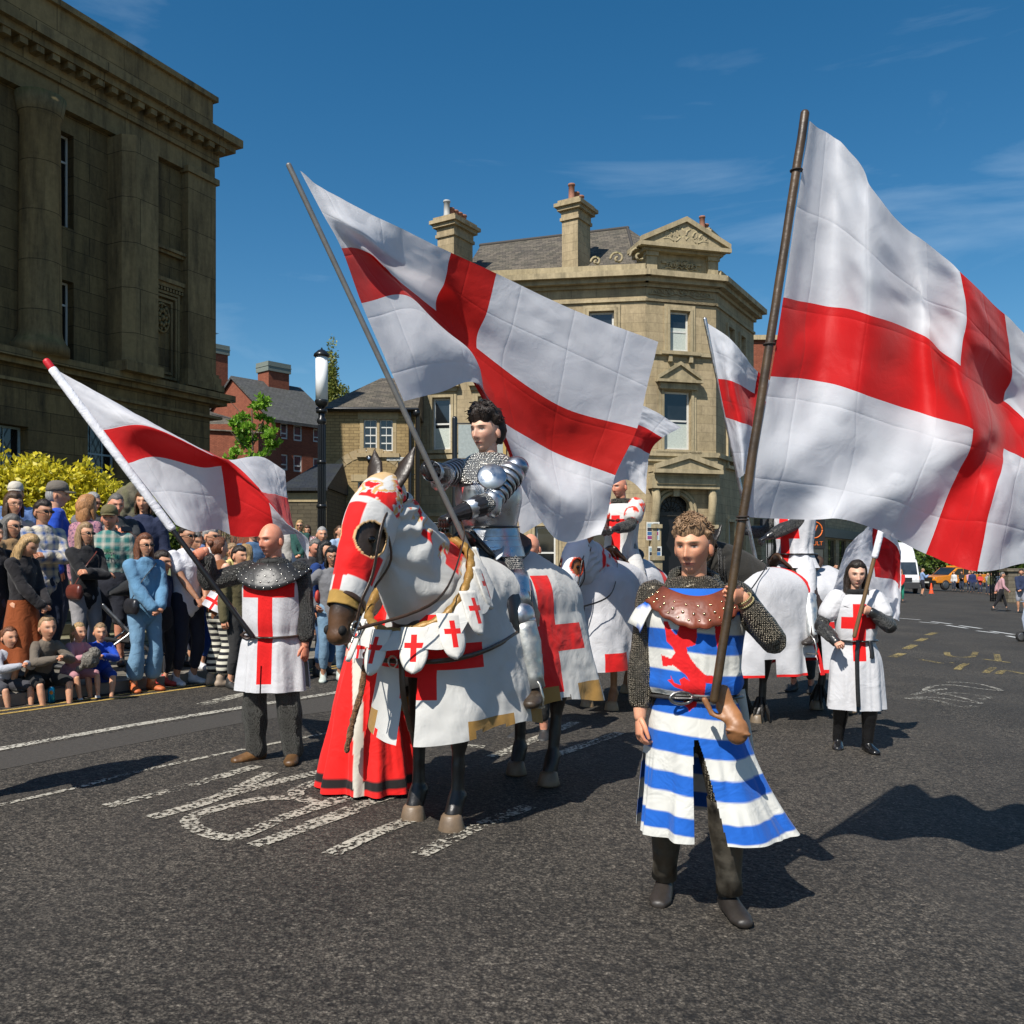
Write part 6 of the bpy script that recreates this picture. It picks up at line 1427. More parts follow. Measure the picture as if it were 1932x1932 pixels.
# --- second horse: chestnut, white cloth, rider behind
f2 = Vector((-.47, -.88, 0)).normalized(); M2 = Vector((1.20, 10.05, 0)); yaw2 = math.atan2(f2.y, f2.x)
lowneck = [(.50, 0, 1.26), (.80, 0, 1.48), (1.00, 0, 1.60), (1.10, 0, 1.66)]; lowhead = [(1.13, 0, 1.68), (1.25, 0, 1.56), (1.38, 0, 1.34), (1.46, 0, 1.16), (1.48, 0, 1.08)]
h2 = Horse('chestnut horse in a plain white cloth, standing behind the armoured knight', (M2.x, M2.y, gz(M2.x)), yaw2, (.26, .095, .03), (.27, .115, .04), (.34, .23, .13), 1.0, lowneck, lowhead, {'hl': (.05, 0), 'fr': (-.05, 0)}, vox=.016)
mat2 = crosscloth(((.7, .84, .4, 1.5), (.45, 1.1, .92, 1.05)), (.58, .58, .60), RED, .75, .5, 6, None, .08); mat2f = crosscloth((( .20, .46, 0, .64), (-.5, -.24, 0, .64)), (.58, .58, .60), RED, .75, .5, 6, None, .08)
drape('rear_caparison', mat2, h2.root, plan_rear(), lambda a: max(-.9, -.9 * math.sin(a * math.pi) ** .8), 1.2, lambda a: .46, 120, 34, .045, 13, .12, seed=12, wr=.02)
drape('front_caparison', mat2f, h2.root, plan_front(.06, .60, 1.04, .36), lambda a: .30 + .35 * math.sin(a * math.pi), 1.28, lambda a: .46, 130, 36, .05, 12, .13, seed=16, wr=.025, zt=lambda x: 1.56, cut=lambda c, u: c[2] < .8 and abs(u[0] + .05) < .015)
def nc2(V, U):
    c = np.ones((len(V), 3)) * np.array((.58, .58, .60)); t = U[:, 1]; c = mixcol(c, ((t > .02) & (t < .10)) * 1.0, RED); nn = fbm(V * 13, 2, 5); c = mixcol(c, ((t > .1) & (t < .5) & (nn > .25)) * 1.0, RED); return c
neck_cover(h2, 'neck_cover', nc2, CA, 0.02, .97, .035, 80, 60, .014, 7, .06)
def hc2(V, U, eyes):
    c = np.ones((len(V), 3)) * np.array((.76, .76, .78)); de = np.minimum(*[np.linalg.norm(V - e, axis=1) for e in eyes]); c = mixcol(c, (de < .10) * 1.0, (.6, .06, .02)); c = mixcol(c, (U[:, 1] > .62) * 1.0, RED); c = mixcol(c, (U[:, 1] < .1) * 1.0, (.62, .1, .02)); return c
head_cover(h2, 'face_cover', hc2, CA, .70, .012, .08, 70, 60); bridle(h2, BLKL, BUCK, (.42, .05, 1.66)); saddle(h2, BROWN, BUCK, [(.22, .46, .70), (.22, -.46, .70)])
q = MB(); strap(q, [(1.14, .05, 1.1), (1.16, .05, .95), (1.12, .05, .62)], .05, .01, 5, ref=(0, 1, 0)); q.build('breast_strap', BROWN, h2.root)
# --- third horse: black, behind the striped man
f3 = Vector((-.86, -.51, 0)).normalized(); M3 = Vector((2.93, 9.42, 0)); yaw3 = math.atan2(f3.y, f3.x)
h3 = Horse('black horse with feathered feet in a white cloth edged with red', (M3.x, M3.y, gz(M3.x)), yaw3, (.016, .013, .011), (.010, .009, .008), (.20, .15, .10), .98, [(.50, 0, 1.28), (.85, 0, 1.52), (1.1, 0, 1.66), (1.22, 0, 1.72)], [(1.25, 0, 1.74), (1.36, 0, 1.60), (1.48, 0, 1.38), (1.56, 0, 1.2), (1.58, 0, 1.12)], {'fl': (.06, 0), 'hr': (.08, 0), 'hl': (-.05, 0)}, vox=.016)
edge3 = ((-3, 3, 0, .535), (1.30, 1.40, .3, 1.5), (-1.40, -1.30, .3, 1.5))
m3r = crosscloth(((.86, .93, .5, 1.3), (.62, 1.2, .95, 1.02)) + edge3[:1], (.58, .58, .60), RED, .75, .4, 5, None, .08); m3f = crosscloth(((-3, 3, 0, .525), (-.03, .03, .3, 1.1), (1.02, 1.2, .3, 1.7)), (.58, .58, .60), RED, .75, .4, 5, None, .08)
cut3 = lambda c, u: c[2] < .66 and ((u[0] + 5) % .42) < .13
drape('rear_caparison', m3r, h3.root, plan_rear(-.02), lambda a: max(-.9, -.9 * math.sin(a * math.pi) ** .8), 1.2, lambda a: .50, 140, 40, .045, 13, .10, seed=22, wr=.015, cut=cut3)
drape('front_caparison', m3f, h3.root, plan_front(.10, .56, .98, .36), lambda a: .30 + .35 * math.sin(a * math.pi), 1.28, lambda a: .50, 140, 36, .045, 12, .10, seed=26, wr=.015, zt=lambda x: 1.57, cut=lambda c, u: (c[2] < .66 and ((u[0] + 5.1) % .5) < .12) or (c[2] < 1.0 and abs(u[0]) < .02 + (1 - c[2]) * .2))
neck_cover(h3, 'neck_cover', lambda V, U: mixcol(np.ones((len(V), 3)) * np.array((.03, .027, .022)), (U[:, 1] < .06) * 1.0, RED), CA, 0.16, .9, .02, 60, 40, .006, 8, .05)
q = MB(); rr = random.Random(2)
for k in range(70):
    t = rr.random(); i = int(t * 3 * 7.99); pn = spline(h3.nk, 8)[min(i, 24)]; q.tube([(pn[0] - .08, 0, pn[2] + .22 - .1 * t), (pn[0] - .04, rr.choice((-1, 1)) * .10, pn[2] + .08), (pn[0] - .0, rr.choice((-1, 1)) * .16, pn[2] - .12 - rr.random() * .15)], [.012, .014, .003], 4)
q.tube([(1.30, .0, 1.80), (1.42, .03, 1.66), (1.5, .05, 1.5)], [.03, .04, .01], 6); q.build('mane', hairm((.012, .011, .010)), h3.root)
for (x, y, dz) in h3.hoof:
    q = MB()
    for k in range(22): a = k * .9; rr_ = rr.uniform(.8, 1.2); q.tube([(x - .05 + .03 * math.cos(a), y + .035 * math.sin(a), .26), (x - .05 + .075 * math.cos(a) * rr_, y + .075 * math.sin(a) * rr_, .13), (x - .05 + .095 * math.cos(a) * rr_, y + .09 * math.sin(a) * rr_, .025)], [.014, .02, .004], 4)
    q.build('feather', hairm((.014, .012, .010)), h3.root)
bridle(h3, BLKL, BUCK, (.5, .1, 1.66)); saddle(h3, BROWN, BUCK, [(.24, .46, .72), (.24, -.46, .72)])

def rider_pose(h, M, yawh, foot, hipz=1.70, k=1.0, x=-.04, **kw):
    """pose for somebody astride: feet given in the horse's frame"""
    z0 = hipz - .95 * k; fx, fy, fz = foot
    p = dict(fL=(fy / k, -(fx - x) / k, (fz - z0) / k + .012), fR=(-fy / k, -(fx - x) / k, (fz - z0) / k + .012), kL=(.9, -1, .1), kR=(-.9, -1, .1), toeL=18, toeR=-18); p.update(kw); return p, z0
def rider_root(M, f_, x, z0): return (M.x + f_.x * x, M.y + f_.y * x, gz(M.x) + z0)
# ------------------------------------------------------------------ the armoured knight
f1 = Vector((-.48, -.875, 0)).normalized(); KPa, KPb = P(892, 1052, 5.28), P(545, 312, 4.86)
def grip_at(C, d, n): C, d, n = Vector(C), Vector(d).normalized(), Vector(n).normalized(); return tuple(C - d * .104 - n * .034)
k1 = 1.90 / 1.78; yk = math.atan2(f1.x, -f1.y)
ps, z0 = rider_pose(h1, M1, yaw1, ft1, 1.61, k1, -.04, lean=2, hyaw=-4, hpitch=2, hL=(.06, -.46, 1.14), eL=(.5, .5, -.7), hR=(-.30, -.40, 1.33), eR=(-.6, .3, -.8), gL='fist', gR='grip', dR=(.15, -.5, .45), nR=(.9, .1, .0), nL=(0, 0, -1))
KM = (Matrix.Translation(rider_root(M1, f1, -.04, z0)) @ Matrix.Rotation(yk, 4, 'Z') @ Matrix.Scale(k1, 4)).inverted(); a_, b_ = KM @ KPa, KM @ KPb; axk = (b_ - a_).normalized(); tk_ = (P(813, 885, 5.2) - KPa).dot((KPb - KPa).normalized()) / (KPb - KPa).length; Ck = a_ + (b_ - a_) * tk_
dk = Vector((.1, -.7, .5)); dk = (dk - axk * dk.dot(axk)).normalized(); nk = axk.cross(dk); nk = nk if nk.x > 0 else -nk; ps.update(hR=grip_at(Ck, dk, nk), dR=tuple(dk), nR=tuple(nk))
kn = Person('young dark haired knight in plate armour riding the first horse', rider_root(M1, f1, -.04, z0), yk, 1.90, ps, 'pale', hq=True, group=None)
kn.body(hands=False, hairc='dark', stubble=.08); kn.hair('quiff', 'dark'); ST = steel(); ML = mail((.50, .49, .46), 60, .8, .35); ML2 = mail((.34, .33, .31), 80)
GA = leather((.022, .021, .022), .3)
# mail shirt under the plates
kn.top('mail_shirt', ML2, .020, .98, -.26, disp=.006, voxel=.012, taper=.0)
mb = MB()
for q_ in 'LR': kn.leg(mb, q_, .014, .97)
kn.mesh(mb, 'mail_leggings', ML2, .012, 2, .003)
# breastplate with a centre ridge, and the lames of the skirt
def plate_torso(name, rows, g, fr=1.0, ridge=.012, mat=ST, n=64):
    V = []; th = np.linspace(0, 2 * math.pi, n, endpoint=False)
    for z, rx, ry in spline(rows, 6):
        for a in th: rr_ = ridge * math.exp(-(((a + math.pi) % (2 * math.pi) - math.pi) / .35) ** 2); V.append(kn.T(math.sin(a) * (rx + g), -math.cos(a) * (ry + g + rr_), z) * kn.k)
    o = npmesh(name, V, gridf(n, len(spline(rows, 6)), True), mat, kn.root); m_ = o.modifiers.new('s', 'SOLIDIFY'); m_.thickness = .004; return o
bpz = plate_torso('breastplate', [(.13, .150, .125), (.20, .165, .150), (.30, .185, .168), (.38, .178, .160), (.43, .150, .135)], .022)
for i, (z, e) in enumerate(((.115, .0), (.075, .008), (.035, .018), (-.005, .030))): plate_torso('skirt_lame', [(z - .04, .172 + e, .138 + e), (z - .01, .165 + e, .132 + e), (z + .02, .158 + e, .126 + e)], .022, ridge=.006)
q = MB()
for k in range(3):
    pts = [kn.T(.015 + k * .014, -.205 + .0, .40 - .003 * k) * kn.k, kn.T(.06 + k * .012, -.208, .32) * kn.k, kn.T(.13 + k * .008, -.175, .235 + .01 * k) * kn.k]; q.tube(pts, .003, 5)
q.build('raised_line', steel((.8, .8, .82), .15, 0), bpz)
q = MB(); q.prism([(-.02, .36), (.015, .365), (.0, .28)], -.2075, -.2065, 'y'); q.xf(Matrix.Scale(kn.k, 4) @ Matrix.Translation(kn.Pv + Vector((-.06, .012, 0)))); q.build('red_tab', plain((.5, .08, .08), .6), bpz)
kn.mantle('mail_collar', ML, (.075, .08), (.20, .205), .575, .07, droop=.12, thick=.008)
for sg in (-1, 1):
    q = MB(); c = kn.T(sg * .150, -.215, .420) * kn.k; prof = [(.001, .030), (.04, .024), (.085, .006), (.092, .0), (.085, -.004), (.001, .018)]; q.lathe(prof, 28, (0, 0, 0), 0, 'y')
    q.xf(Matrix.Translation(c) @ Matrix.Rotation(R(sg * 30), 4, 'Z') @ Matrix.Rotation(R(-25), 4, 'X') @ Matrix.Scale(-1, 4, (0, 1, 0))); q.build('shoulder_disc', steel((.50, .54, .58), .3, .3), kn.root)
def lames(q_, t0, t1, n, r0, r1, name='arm_lame', up=True, mat=ST, seg='up'):
    a, b = (kn.J['S' + q_], kn.J['E' + q_]) if seg == 'up' else (kn.J['E' + q_], kn.J['W' + q_])
    for i in range(n):
        u0 = t0 + (t1 - t0) * i / n; u1 = t0 + (t1 - t0) * (i + 1.25) / n; rr_ = r0 + (r1 - r0) * i / n; p, s = a + (b - a) * u0, a + (b - a) * u1; mb = MB(); V, Fc = tube([p * kn.k, (p + (s - p) * .5) * kn.k, s * kn.k], [rr_ * .96, rr_, rr_ * 1.03], 24, cap=False); mb.add(V, Fc[:-2], 0, smooth=True); o = mb.build(name, mat, kn.root); m_ = o.modifiers.new('s', 'SOLIDIFY'); m_.thickness = .003
for q_ in 'LR':
    mb = MB(); c = kn.J['S' + q_] * kn.k; sg = 1 if q_ == 'L' else -1; mb.ball(tuple(c + Vector((sg * .012, 0, .008))), (.080, .084, .070), 24); mb.build('pauldron', steel((.34, .38, .45), .3, .3), kn.root)
    lames(q_, .10, .92, 6, .088, .066)
    mb = MB(); e = kn.J['E' + q_] * kn.k; mb.ball(tuple(e), (.064, .066, .064), 24); mb.build('elbow_plate', ST, kn.root)
    mb = MB(); d_ = (kn.J['E' + q_] - (kn.J['S' + q_] + kn.J['W' + q_]) / 2).normalized(); V, Fc = tube([e + d_ * .0, e + d_ * .03 + Vector((0, -.01, -.03))], [.075, .05], 20); mb.add(V, Fc, 0, smooth=True); mb.build('elbow_wing', ST, kn.root)
    lames(q_, .10, .62, 1, .060, .046, 'forearm_plate', seg='low')
    # gauntlets
    W_, E_ = kn.J['W' + q_], kn.J['E' + q_]; d_ = (W_ - E_).normalized(); mb = MB(); mb.tube([(W_ - d_ * .17) * kn.k, (W_ - d_ * .10) * kn.k, (W_ - d_ * .0) * kn.k, (W_ + d_ * .03) * kn.k], [.066, .055, .040, .036], 20); V, Fc, N = bake(mb, .006, 1)
    ang = np.arctan2((V - np.array((W_ - d_ * .1) * kn.k)) @ np.array(d_.cross(Vector((0, 0, 1))).normalized()), (V - np.array((W_ - d_ * .1) * kn.k)) @ np.array(d_.cross(d_.cross(Vector((0, 0, 1)))).normalized())); V = V + N * (np.abs(np.sin(ang * 6)) ** .5 * .004)[:, None]; n0 = len(V)
    mh = MB(); dd_ = Vector(kn.p['d' + q_] or d_); hand(mh, W_, dd_, kn.p['n' + q_] or (0, 0, -1), kn.p['g' + q_], -sg, 1.14, 10); npmesh('gauntlet', np.concatenate([V, np.array(mh.v) * kn.k]), Fc + [tuple(n0 + i for i in f) for f in mh.f], GA, kn.root)
    # legs: thigh plate, knee, greave
    H_, K_, A_2 = kn.J['H' + q_], kn.J['K' + q_], kn.J['A' + q_]
    def lp(name, a, b, ts, rs, mat=ST):
        mb = MB(); V, Fc = tube([(a + (b - a) * t) * kn.k for t in ts], rs, 28, cap=False); mb.add(V, Fc[:-2], 0, smooth=True); o = mb.build(name, mat, kn.root); m_ = o.modifiers.new('s', 'SOLIDIFY'); m_.thickness = .004; return o
    lp('thigh_plate', H_, K_, (.42, .55, .75, .93), [.122, .118, .104, .090], steel((.5, .54, .58), .26, .3)); mb = MB(); mb.ball(tuple(K_ * kn.k + Vector((0, -.01, 0))), (.092, .096, .096), 26); mb.build('knee_plate', ST, kn.root)
    lp('greave', K_, A_2, (.10, .20, .38, .60, .82, 1.0), [.086, .086, .092, .078, .060, .062], steel((.50, .51, .49), .42, .3)); lp('knee_rim', K_, A_2, (.05, .09, .13), [.086, .088, .083])
    mb = MB(); c = (kn.T(sg * .10, -.15, .0)) * kn.k; mb.prism([(-.085, .05), (.085, .05), (.075, -.05), (0, -.13), (-.075, -.05)], -.006, .002, 'y'); mb.xf(Matrix.Translation(c) @ Matrix.Rotation(R(sg * 26), 4, 'Z') @ Matrix.Rotation(R(-38), 4, 'X')); mb.build('tasset', steel((.5, .53, .56), .3, .3), kn.root, bev=.004)
kn.skirt('mail_skirt', ML, [(-.14 + .95 - 0, .21, .20), (.95 - .06, .195, .175), (.95 + .04, .17, .145)], None, 12, .012)
kn.shoes(leather((.05, .032, .018), .5))
kn.ring('waist_belt', BLKL, kn.T(0, 0, .13), .175, .152, .010, sc=(.6, 1.8))

# ------------------------------------------------------------------ rider of the second horse
k2 = 1.76 / 1.78; ps, z0 = rider_pose(h2, M2, yaw2, (.22, .46, .70), 1.70, k2, -.04, hyaw=-14, hpitch=6, hL=(.10, -.44, 1.16), hR=(-.04, -.44, 1.16), eL=(.5, .5, -.7), eR=(-.5, .5, -.7), gL='fist', gR='fist', nL=(0, 0, -1), nR=(0, 0, -1))
r2 = Person('bald rider in a red cross surcoat and studded brown collar on the chestnut horse', rider_root(M2, f2, -.04, z0), math.atan2(f2.x, -f2.y), 1.76, ps, 'pink', hq=True)
r2.body(hands=False, hairc='dkgrey', stubble=.25, brow=.5); r2.top('mail_shirt', mail((.16, .155, .145), 110), .02, .96, -.1, voxel=.013)
SUR = lambda r_, base=(.58, .575, .56), **k: crosscloth(r_, base, RED, .8, .5, 7, None, 0, 0, None)
r2.skirt('surcoat', SUR(((-.05, .05, .5, 1.31), (-.16, .16, 1.19, 1.27))), [(.80, .24, .22), (.90, .20, .18), (1.05, .185, .155), (1.25, .21, .17), (1.38, .215, .155), (1.46, .13, .11)], None, 9, .02)
for sg, q_ in ((1, 'L'), (-1, 'R')):
    mb = MB(); r2.arm(mb, q_, .05, .30, .10); r2.mesh(mb, 'cap_sleeve', cloth((.58, .575, .56), (.62, .03, .01), pattern='spots', sc=4), .012, 2, .01)
    mb = MB(); W_, E_ = r2.J['W' + q_], r2.J['E' + q_]; d_ = (W_ - E_).normalized(); mb.tube([W_ - d_ * .20, W_ - d_ * .10, W_], [.062, .052, .038], 16); hand(mb, W_, d_, (0, 0, -1), 'fist', -sg, 1.1, 8); V, Fc, N = bake(mb, .008, 1); npmesh('gauntlet', V * r2.k, Fc, GA, r2.root)
    a, b = r2.J['K' + q_], r2.J['A' + q_]; mb = MB(); mb.tube([(a + (b - a) * t) * r2.k for t in (.15, .35, .6, .95)], [.074, .078, .064, .054], 20); mb.build('greave', steel((.34, .34, .33), .45, .3), r2.root)
    mb = MB(); H_, K_ = r2.J['H' + q_], r2.J['K' + q_]; mb.tube([(H_ + (K_ - H_) * t) * r2.k for t in (.1, .4, .78)], [.115, .118, .10], 20); th2 = mb.build('thigh_cloth', cloth((.58, .575, .56)), r2.root)
    mb = MB(); mb.tube([(H_ + (K_ - H_) * t) * r2.k for t in (.79, .88, .98)], [.10, .092, .085], 20); mb.build('knee_guard', plain((.40, .27, .08), .5), r2.root)
mb = MB()
for q_ in 'LR': r2.leg(mb, q_, .012, .97)
r2.mesh(mb, 'mail_leggings', ML2, .014, 2, .003); r2.shoes(leather((.04, .026, .018), .5))
r2.mantle('studded_collar', leather((.10, .035, .025), .4), (.085, .085), (.21, .17), .52, .11, scal=.04, droop=.10, studs=(plain((.7, .62, .45), .25, 1, 0), ((.35, 14, .007, 0), (.62, 20, .008, .5), (.88, 24, .008, 0)))); r2.ring('hood', mail((.14, .14, .12), 110), r2.T(0, .01, .54), .095, .09, .03)
# ------------------------------------------------------------------ rider of the third horse
k3 = 1.80 / 1.78; ps, z0 = rider_pose(h3, M3, yaw3, (.24, .46, .70), 1.66, k3, -.04, hyaw=10, twist=22, hL=(-.02, -.46, 1.12), hR=(-.40, -.28, 1.22), eL=(.6, .2, -.3), eR=(-.5, .4, -.6), gL='fist', gR='grip', nL=(0, 0, -1), nR=(.9, 0, 0))
r3 = Person('rider in a white surcoat with a red cross and black gauntlets on the black horse', rider_root(M3, f3, -.04, z0), math.atan2(f3.x, -f3.y), 1.80, ps, 'fair', hq=True)
r3.body(hands=False, hairc='brown', stubble=.4); r3.hair('short', 'brown'); r3.top('mail_shirt', mail((.15, .15, .145), 110), .022, .96, -.1, voxel=.013)
r3.skirt('surcoat', SUR(((-.06, .06, .9, 1.42), (-.16, .16, 1.15, 1.26)), (.60, .60, .62)), [(.84, .25, .22), (.94, .21, .17), (1.05, .19, .16), (1.25, .22, .18), (1.38, .225, .165), (1.46, .13, .115)], None, 9, .022)
for sg, q_ in ((1, 'L'), (-1, 'R')):
    mb = MB(); W_, E_ = r3.J['W' + q_], r3.J['E' + q_]; d_ = (W_ - E_).normalized(); mb.tube([W_ - d_ * .20, W_ - d_ * .10, W_], [.062, .052, .040], 16); hand(mb, W_, d_, (0, 0, -1) if sg > 0 else (.9, 0, 0), 'fist', -sg, 1.15, 8); V, Fc, N = bake(mb, .008, 1); npmesh('gauntlet', V * r3.k, Fc, GA, r3.root)
    a, b = r3.J['K' + q_], r3.J['A' + q_]; mb = MB(); mb.tube([(a + (b - a) * t) * r3.k for t in (-.06, .02, .15, .35, .6, .95)], [.06, .09, .082, .084, .064, .050], 20); mb.build('greave', steel((.62, .63, .62), .45, .1), r3.root)
    mb = MB(); H_, K_ = r3.J['H' + q_], r3.J['K' + q_]; mb.tube([(H_ + (K_ - H_) * t) * r3.k for t in (.05, .4, .85, 1.0)], [.12, .118, .095, .08], 20); mb.build('thigh_cloth', cloth((.60, .60, .62)), r3.root)
r3.shoes(leather((.035, .024, .018), .5)); r3.mantle('mail_collar', mail((.3, .3, .29), 120), (.08, .08), (.18, .15), .53, .09, droop=.03); r3.ring('belt', BLKL, r3.T(0, 0, .03), .205, .175, .016, sc=(.5, 1.6))
# ------------------------------------------------------------------ standard bearers on foot
# soldier on the left
g0 = GR(505, 1437); X0, Y0 = P(516, 1000, g0.y).x, g0.y; sc_ = F / Y0
loc = lambda u, v, y=0: Vector(((u - CX) * (Y0 + y) / F - X0, y, CH + (YH - v) * (Y0 + y) / F - gz(X0)))
so = Vector((X0, Y0, gz(X0))); pa_, pb_ = loc(476, 1200, -.20), loc(97, 694, -.42); ax = (pb_ - pa_).normalized()
Cg = loc(362, 1046, -.34); Cg = pa_ + ax * (Cg - pa_).dot(ax); dR = (Vector((-.55, -.55, .1)) - ax * Vector((-.55, -.55, .1)).dot(ax)).normalized(); nR = ax.cross(dR); nR = nR if nR.y > 0 else -nR
dR = Vector((-.62, .0, .62)).cross(Vector((0, 1, 0))) * 0 + dR
sold = Person('bald soldier with studded black collar and white red cross surcoat', so, R(-4), 1.76, dict(hyaw=-24, hpitch=2, hR=grip_at(Cg, dR, nR), dR=tuple(dR), nR=tuple(nR), eR=(-.2, .35, -1), gR='grip', hL=(.262, -.05, .80), eL=(.5, .5, 0), fL=(.14, 0, 0), fR=(-.15, .02, 0), toeL=10, toeR=-42, nL=(-.8, .5, 0)), (.64, .28, .18), hq=True, build=1.07)
sold.body(hairc='dkgrey', stubble=.22, brow=.55, fat=.25)
MD = mail((.105, .105, .10), 95, .8, .45); ribs = cloth((.055, .055, .05), (.12, .12, .11), .7, .6, 9, pattern='rib')
sold.top('mail_shirt', MD, .022, .98, .02, disp=.010, voxel=.009, taper=.018)
sold.trousers('mail_leggings', mail((.13, .13, .12), 125, .7, .45), .024, 1.0, .03, .009, waist=.0)
sc = sold; sold.skirt('surcoat', crosscloth(((-.053, .053, .60, 1.42), (-.19, .19, 1.22, 1.325)), (.62, .62, .64), RED, .85, .35, 6, 150, .05), [(.545, .262, .225), (.70, .25, .21), (.88, .232, .195), (.955, .212, .178), (1.05, .225, .19), (1.2, .228, .188), (1.34, .225, .178), (1.44, .16, .13), (1.47, .10, .10)], lambda c, th: c[2] < .88 and (abs(math.sin(th)) > .985 or (abs(c[0] + .02) < .004 and c[1] < 0 and c[2] < .75)), 8, .022, n=170, sub=9)
sold.mantle('studded_collar', leather((.022, .022, .022), .46), (.095, .09), (.285, .222), .54, .05, scal=.0, droop=.15, studs=(plain((.62, .6, .55), .22, 1, 0), ((.30, 12, .0065, 0), (.50, 18, .0065, .5), (.68, 24, .0065, 0), (.84, 26, .008, .5), (.96, 30, .0065, 0))))
sold.ring('neck_scarf', cloth((.035, .036, .034), fold=.8), sold.T(0, .0, .515), .085, .080, .022, wob=.004); sold.ring('neck_scarf', cloth((.035, .036, .034), fold=.8), sold.T(0, -.01, .545), .076, .078, .018)
sold.ring('belt', leather((.05, .026, .017), .4), sold.T(0, 0, .005), .222, .188, .017, tilt=.012, sc=(.5, 1.4))
mb = MB(); p = sold.T(-.13, -.175, .01); mb.tube([tuple(p + Vector((.035 * math.cos(t), -.02, .035 * math.sin(t) * .7))) for t in np.linspace(0, 6.3, 16)], .011, 8, ref=(0, 1, 0), cap=False); sold.mesh(mb, 'pole_ring', leather((.05, .026, .017), .4), .006, 1)
sold.shoes(leather((.17, .085, .03), .45), g=.010, h=1.05)
mb = MB(); mb.ball((.335, -.0, 1.235), (.02, .035, .05), 12); sold.mesh(mb, 'arm_badge', plain((.5, .05, .03), .6), .006, 1)
fl = thing('flag', 'white flag with a red cross on the black pole held by the bald soldier', 'flag', so, 0, 'red cross flags'); 
def reloc(root, ctrl): o = root.location; return [[Vector(p) - o for p in r] for r in ctrl]
q = pole(fl, pa_, pb_, .019, .017, plain((.015, .015, .016), .3)); mb = MB(); mb.tube([pb_ - ax * .03, pb_ + ax * .05], .026, 12); mb.build('end_cap', plain((.6, .01, .02), .5), fl); mb = MB(); mb.tube([pa_ + ax * .95, pb_ - ax * .02], [.030, .030], 12); mb.build('pole_sleeve', cloth((.78, .78, .82)), fl)
us = [0, .2, .4, .46, .56, .75, 1]; vs = [0, .4, .6, 1]
uvp = [[(105, 697), (215, 757), (330, 822), (388, 848), (432, 866), (492, 862), (538, 888)], [(195, 811), (275, 803), (375, 845), (433, 877), (492, 925), (522, 932), (543, 940)], [(242, 874), (295, 862), (380, 882), (437, 884), (507, 948), (540, 985), (556, 1000)], [(332, 990), (368, 1003), (410, 999), (450, 1013), (519, 1010), (577, 1012), (583, 1056)]]
yv = [[-.36, -.30, -.1, .05, .2, .50, .62], [-.34, -.38, -.2, .05, .12, .42, .60], [-.32, -.24, -.1, .08, .10, .22, .40], [-.28, -.20, .05, .15, .2, .30, .36]]
flag_cloth(fl, [[loc(*uvp[i][j], yv[i][j]) for j in range(7)] for i in range(4)], us, vs, 220, 130, .014, 6, None, 3, flagm(4, CR, (.72, .72, .76), (.74, .010, .012), .30, .6))
# ------------------------------------------------------------------ striped standard bearer at the front
YF = 4.1; XF = P(1310, 1000, YF).x; fo_ = Vector((XF, YF, gz(XF)))
lf = lambda u, v, y=0: Vector(((u - CX) * (YF + y) / F - XF, y, CH + (YH - v) * (YF + y) / F - gz(XF)))
pb0, pt0 = lf(1348, 1320, -.34), lf(1519, 215, -.28); axf = (pt0 - pb0).normalized(); Cf = lf(1388, 1112, -.34); Cf = pb0 + axf * (Cf - pb0).dot(axf)
dL = Vector((-.35, -.55, .35)); dL = (dL - axf * dL.dot(axf)).normalized(); nL = axf.cross(dL); nL = nL if nL.x < 0 else -nL
fm = Person('curly haired young man in a blue and white striped surcoat', fo_, R(-6), 1.755, dict(hyaw=-22, hpitch=3, hL=grip_at(Cf, dL, nL), dL=tuple(dL), nL=tuple(nL), eL=(.75, .35, -1), gL='grip', hR=(-.255, -.06, .845), eR=(-.5, .5, 0), fL=(.15, -.10, 0), fR=(-.13, .08, 0), nR=(.9, .3, 0), toeL=14), (.68, .345, .215), hq=True, build=1.05)
fm.body(hairc='curlbrown', stubble=0, voxel=.010, brow=.9, lips=(.46, .15, .12)); fm.hair('curly', 'curlbrown', th=.021)
MF = mail((.20, .175, .135), 105, .85, .42)
fm.top('mail_shirt', MF, .017, .96, -.15, disp=.006, voxel=.0085, taper=.0); fm.trousers('mail_leggings', mail((.13, .115, .085), 85, .8, .45), .012, .95, 0, .004)
BL = (.012, .115, .50); WS = (.66, .65, .60); RL = (.70, .012, .015)
lion = [(545, 1085), (700, 1085), (702, 1300), (690, 1362), (612, 1390), (620, 1440), (645, 1485), (700, 1560), (780, 1640), (860, 1650), (925, 1600), (940, 1560), (903, 1430), (875, 1290), (858, 1040), (890, 1040), (897, 1190), (962, 1135), (908, 1290), (962, 1305), (912, 1345), (935, 1395), (960, 1385), (915, 1440), (925, 1500), (950, 1600), (905, 1700), (850, 1722), (785, 1712), (772, 1830), (640, 1825), (570, 1780), (505, 1760), (440, 1700), (475, 1690), (465, 1650), (500, 1720), (560, 1740), (545, 1690), (590, 1665), (640, 1700), (600, 1640), (545, 1600), (490, 1560), (400, 1580), (385, 1470), (470, 1500), (512, 1440), (480, 1385), (430, 1335), (420, 1240), (403, 1155), (440, 1150), (480, 1240), (520, 1280), (545, 1200)]
lionb = [(745, 1230), (775, 1130), (740, 1120), (770, 1075), (830, 1080), (820, 1200), (800, 1110)]; claw = [(590, 1890), (620, 1870), (660, 1860), (715, 1880), (700, 1940), (660, 1960), (640, 1990), (620, 1950), (585, 1930)]
def c5(L): return np.array([(((1240 + a * .2071) * .9434 - 1310) / 415, CH - ((1000 + b * .2071) * .9434 - YH) / 415 - gz(XF)) for a, b in L])
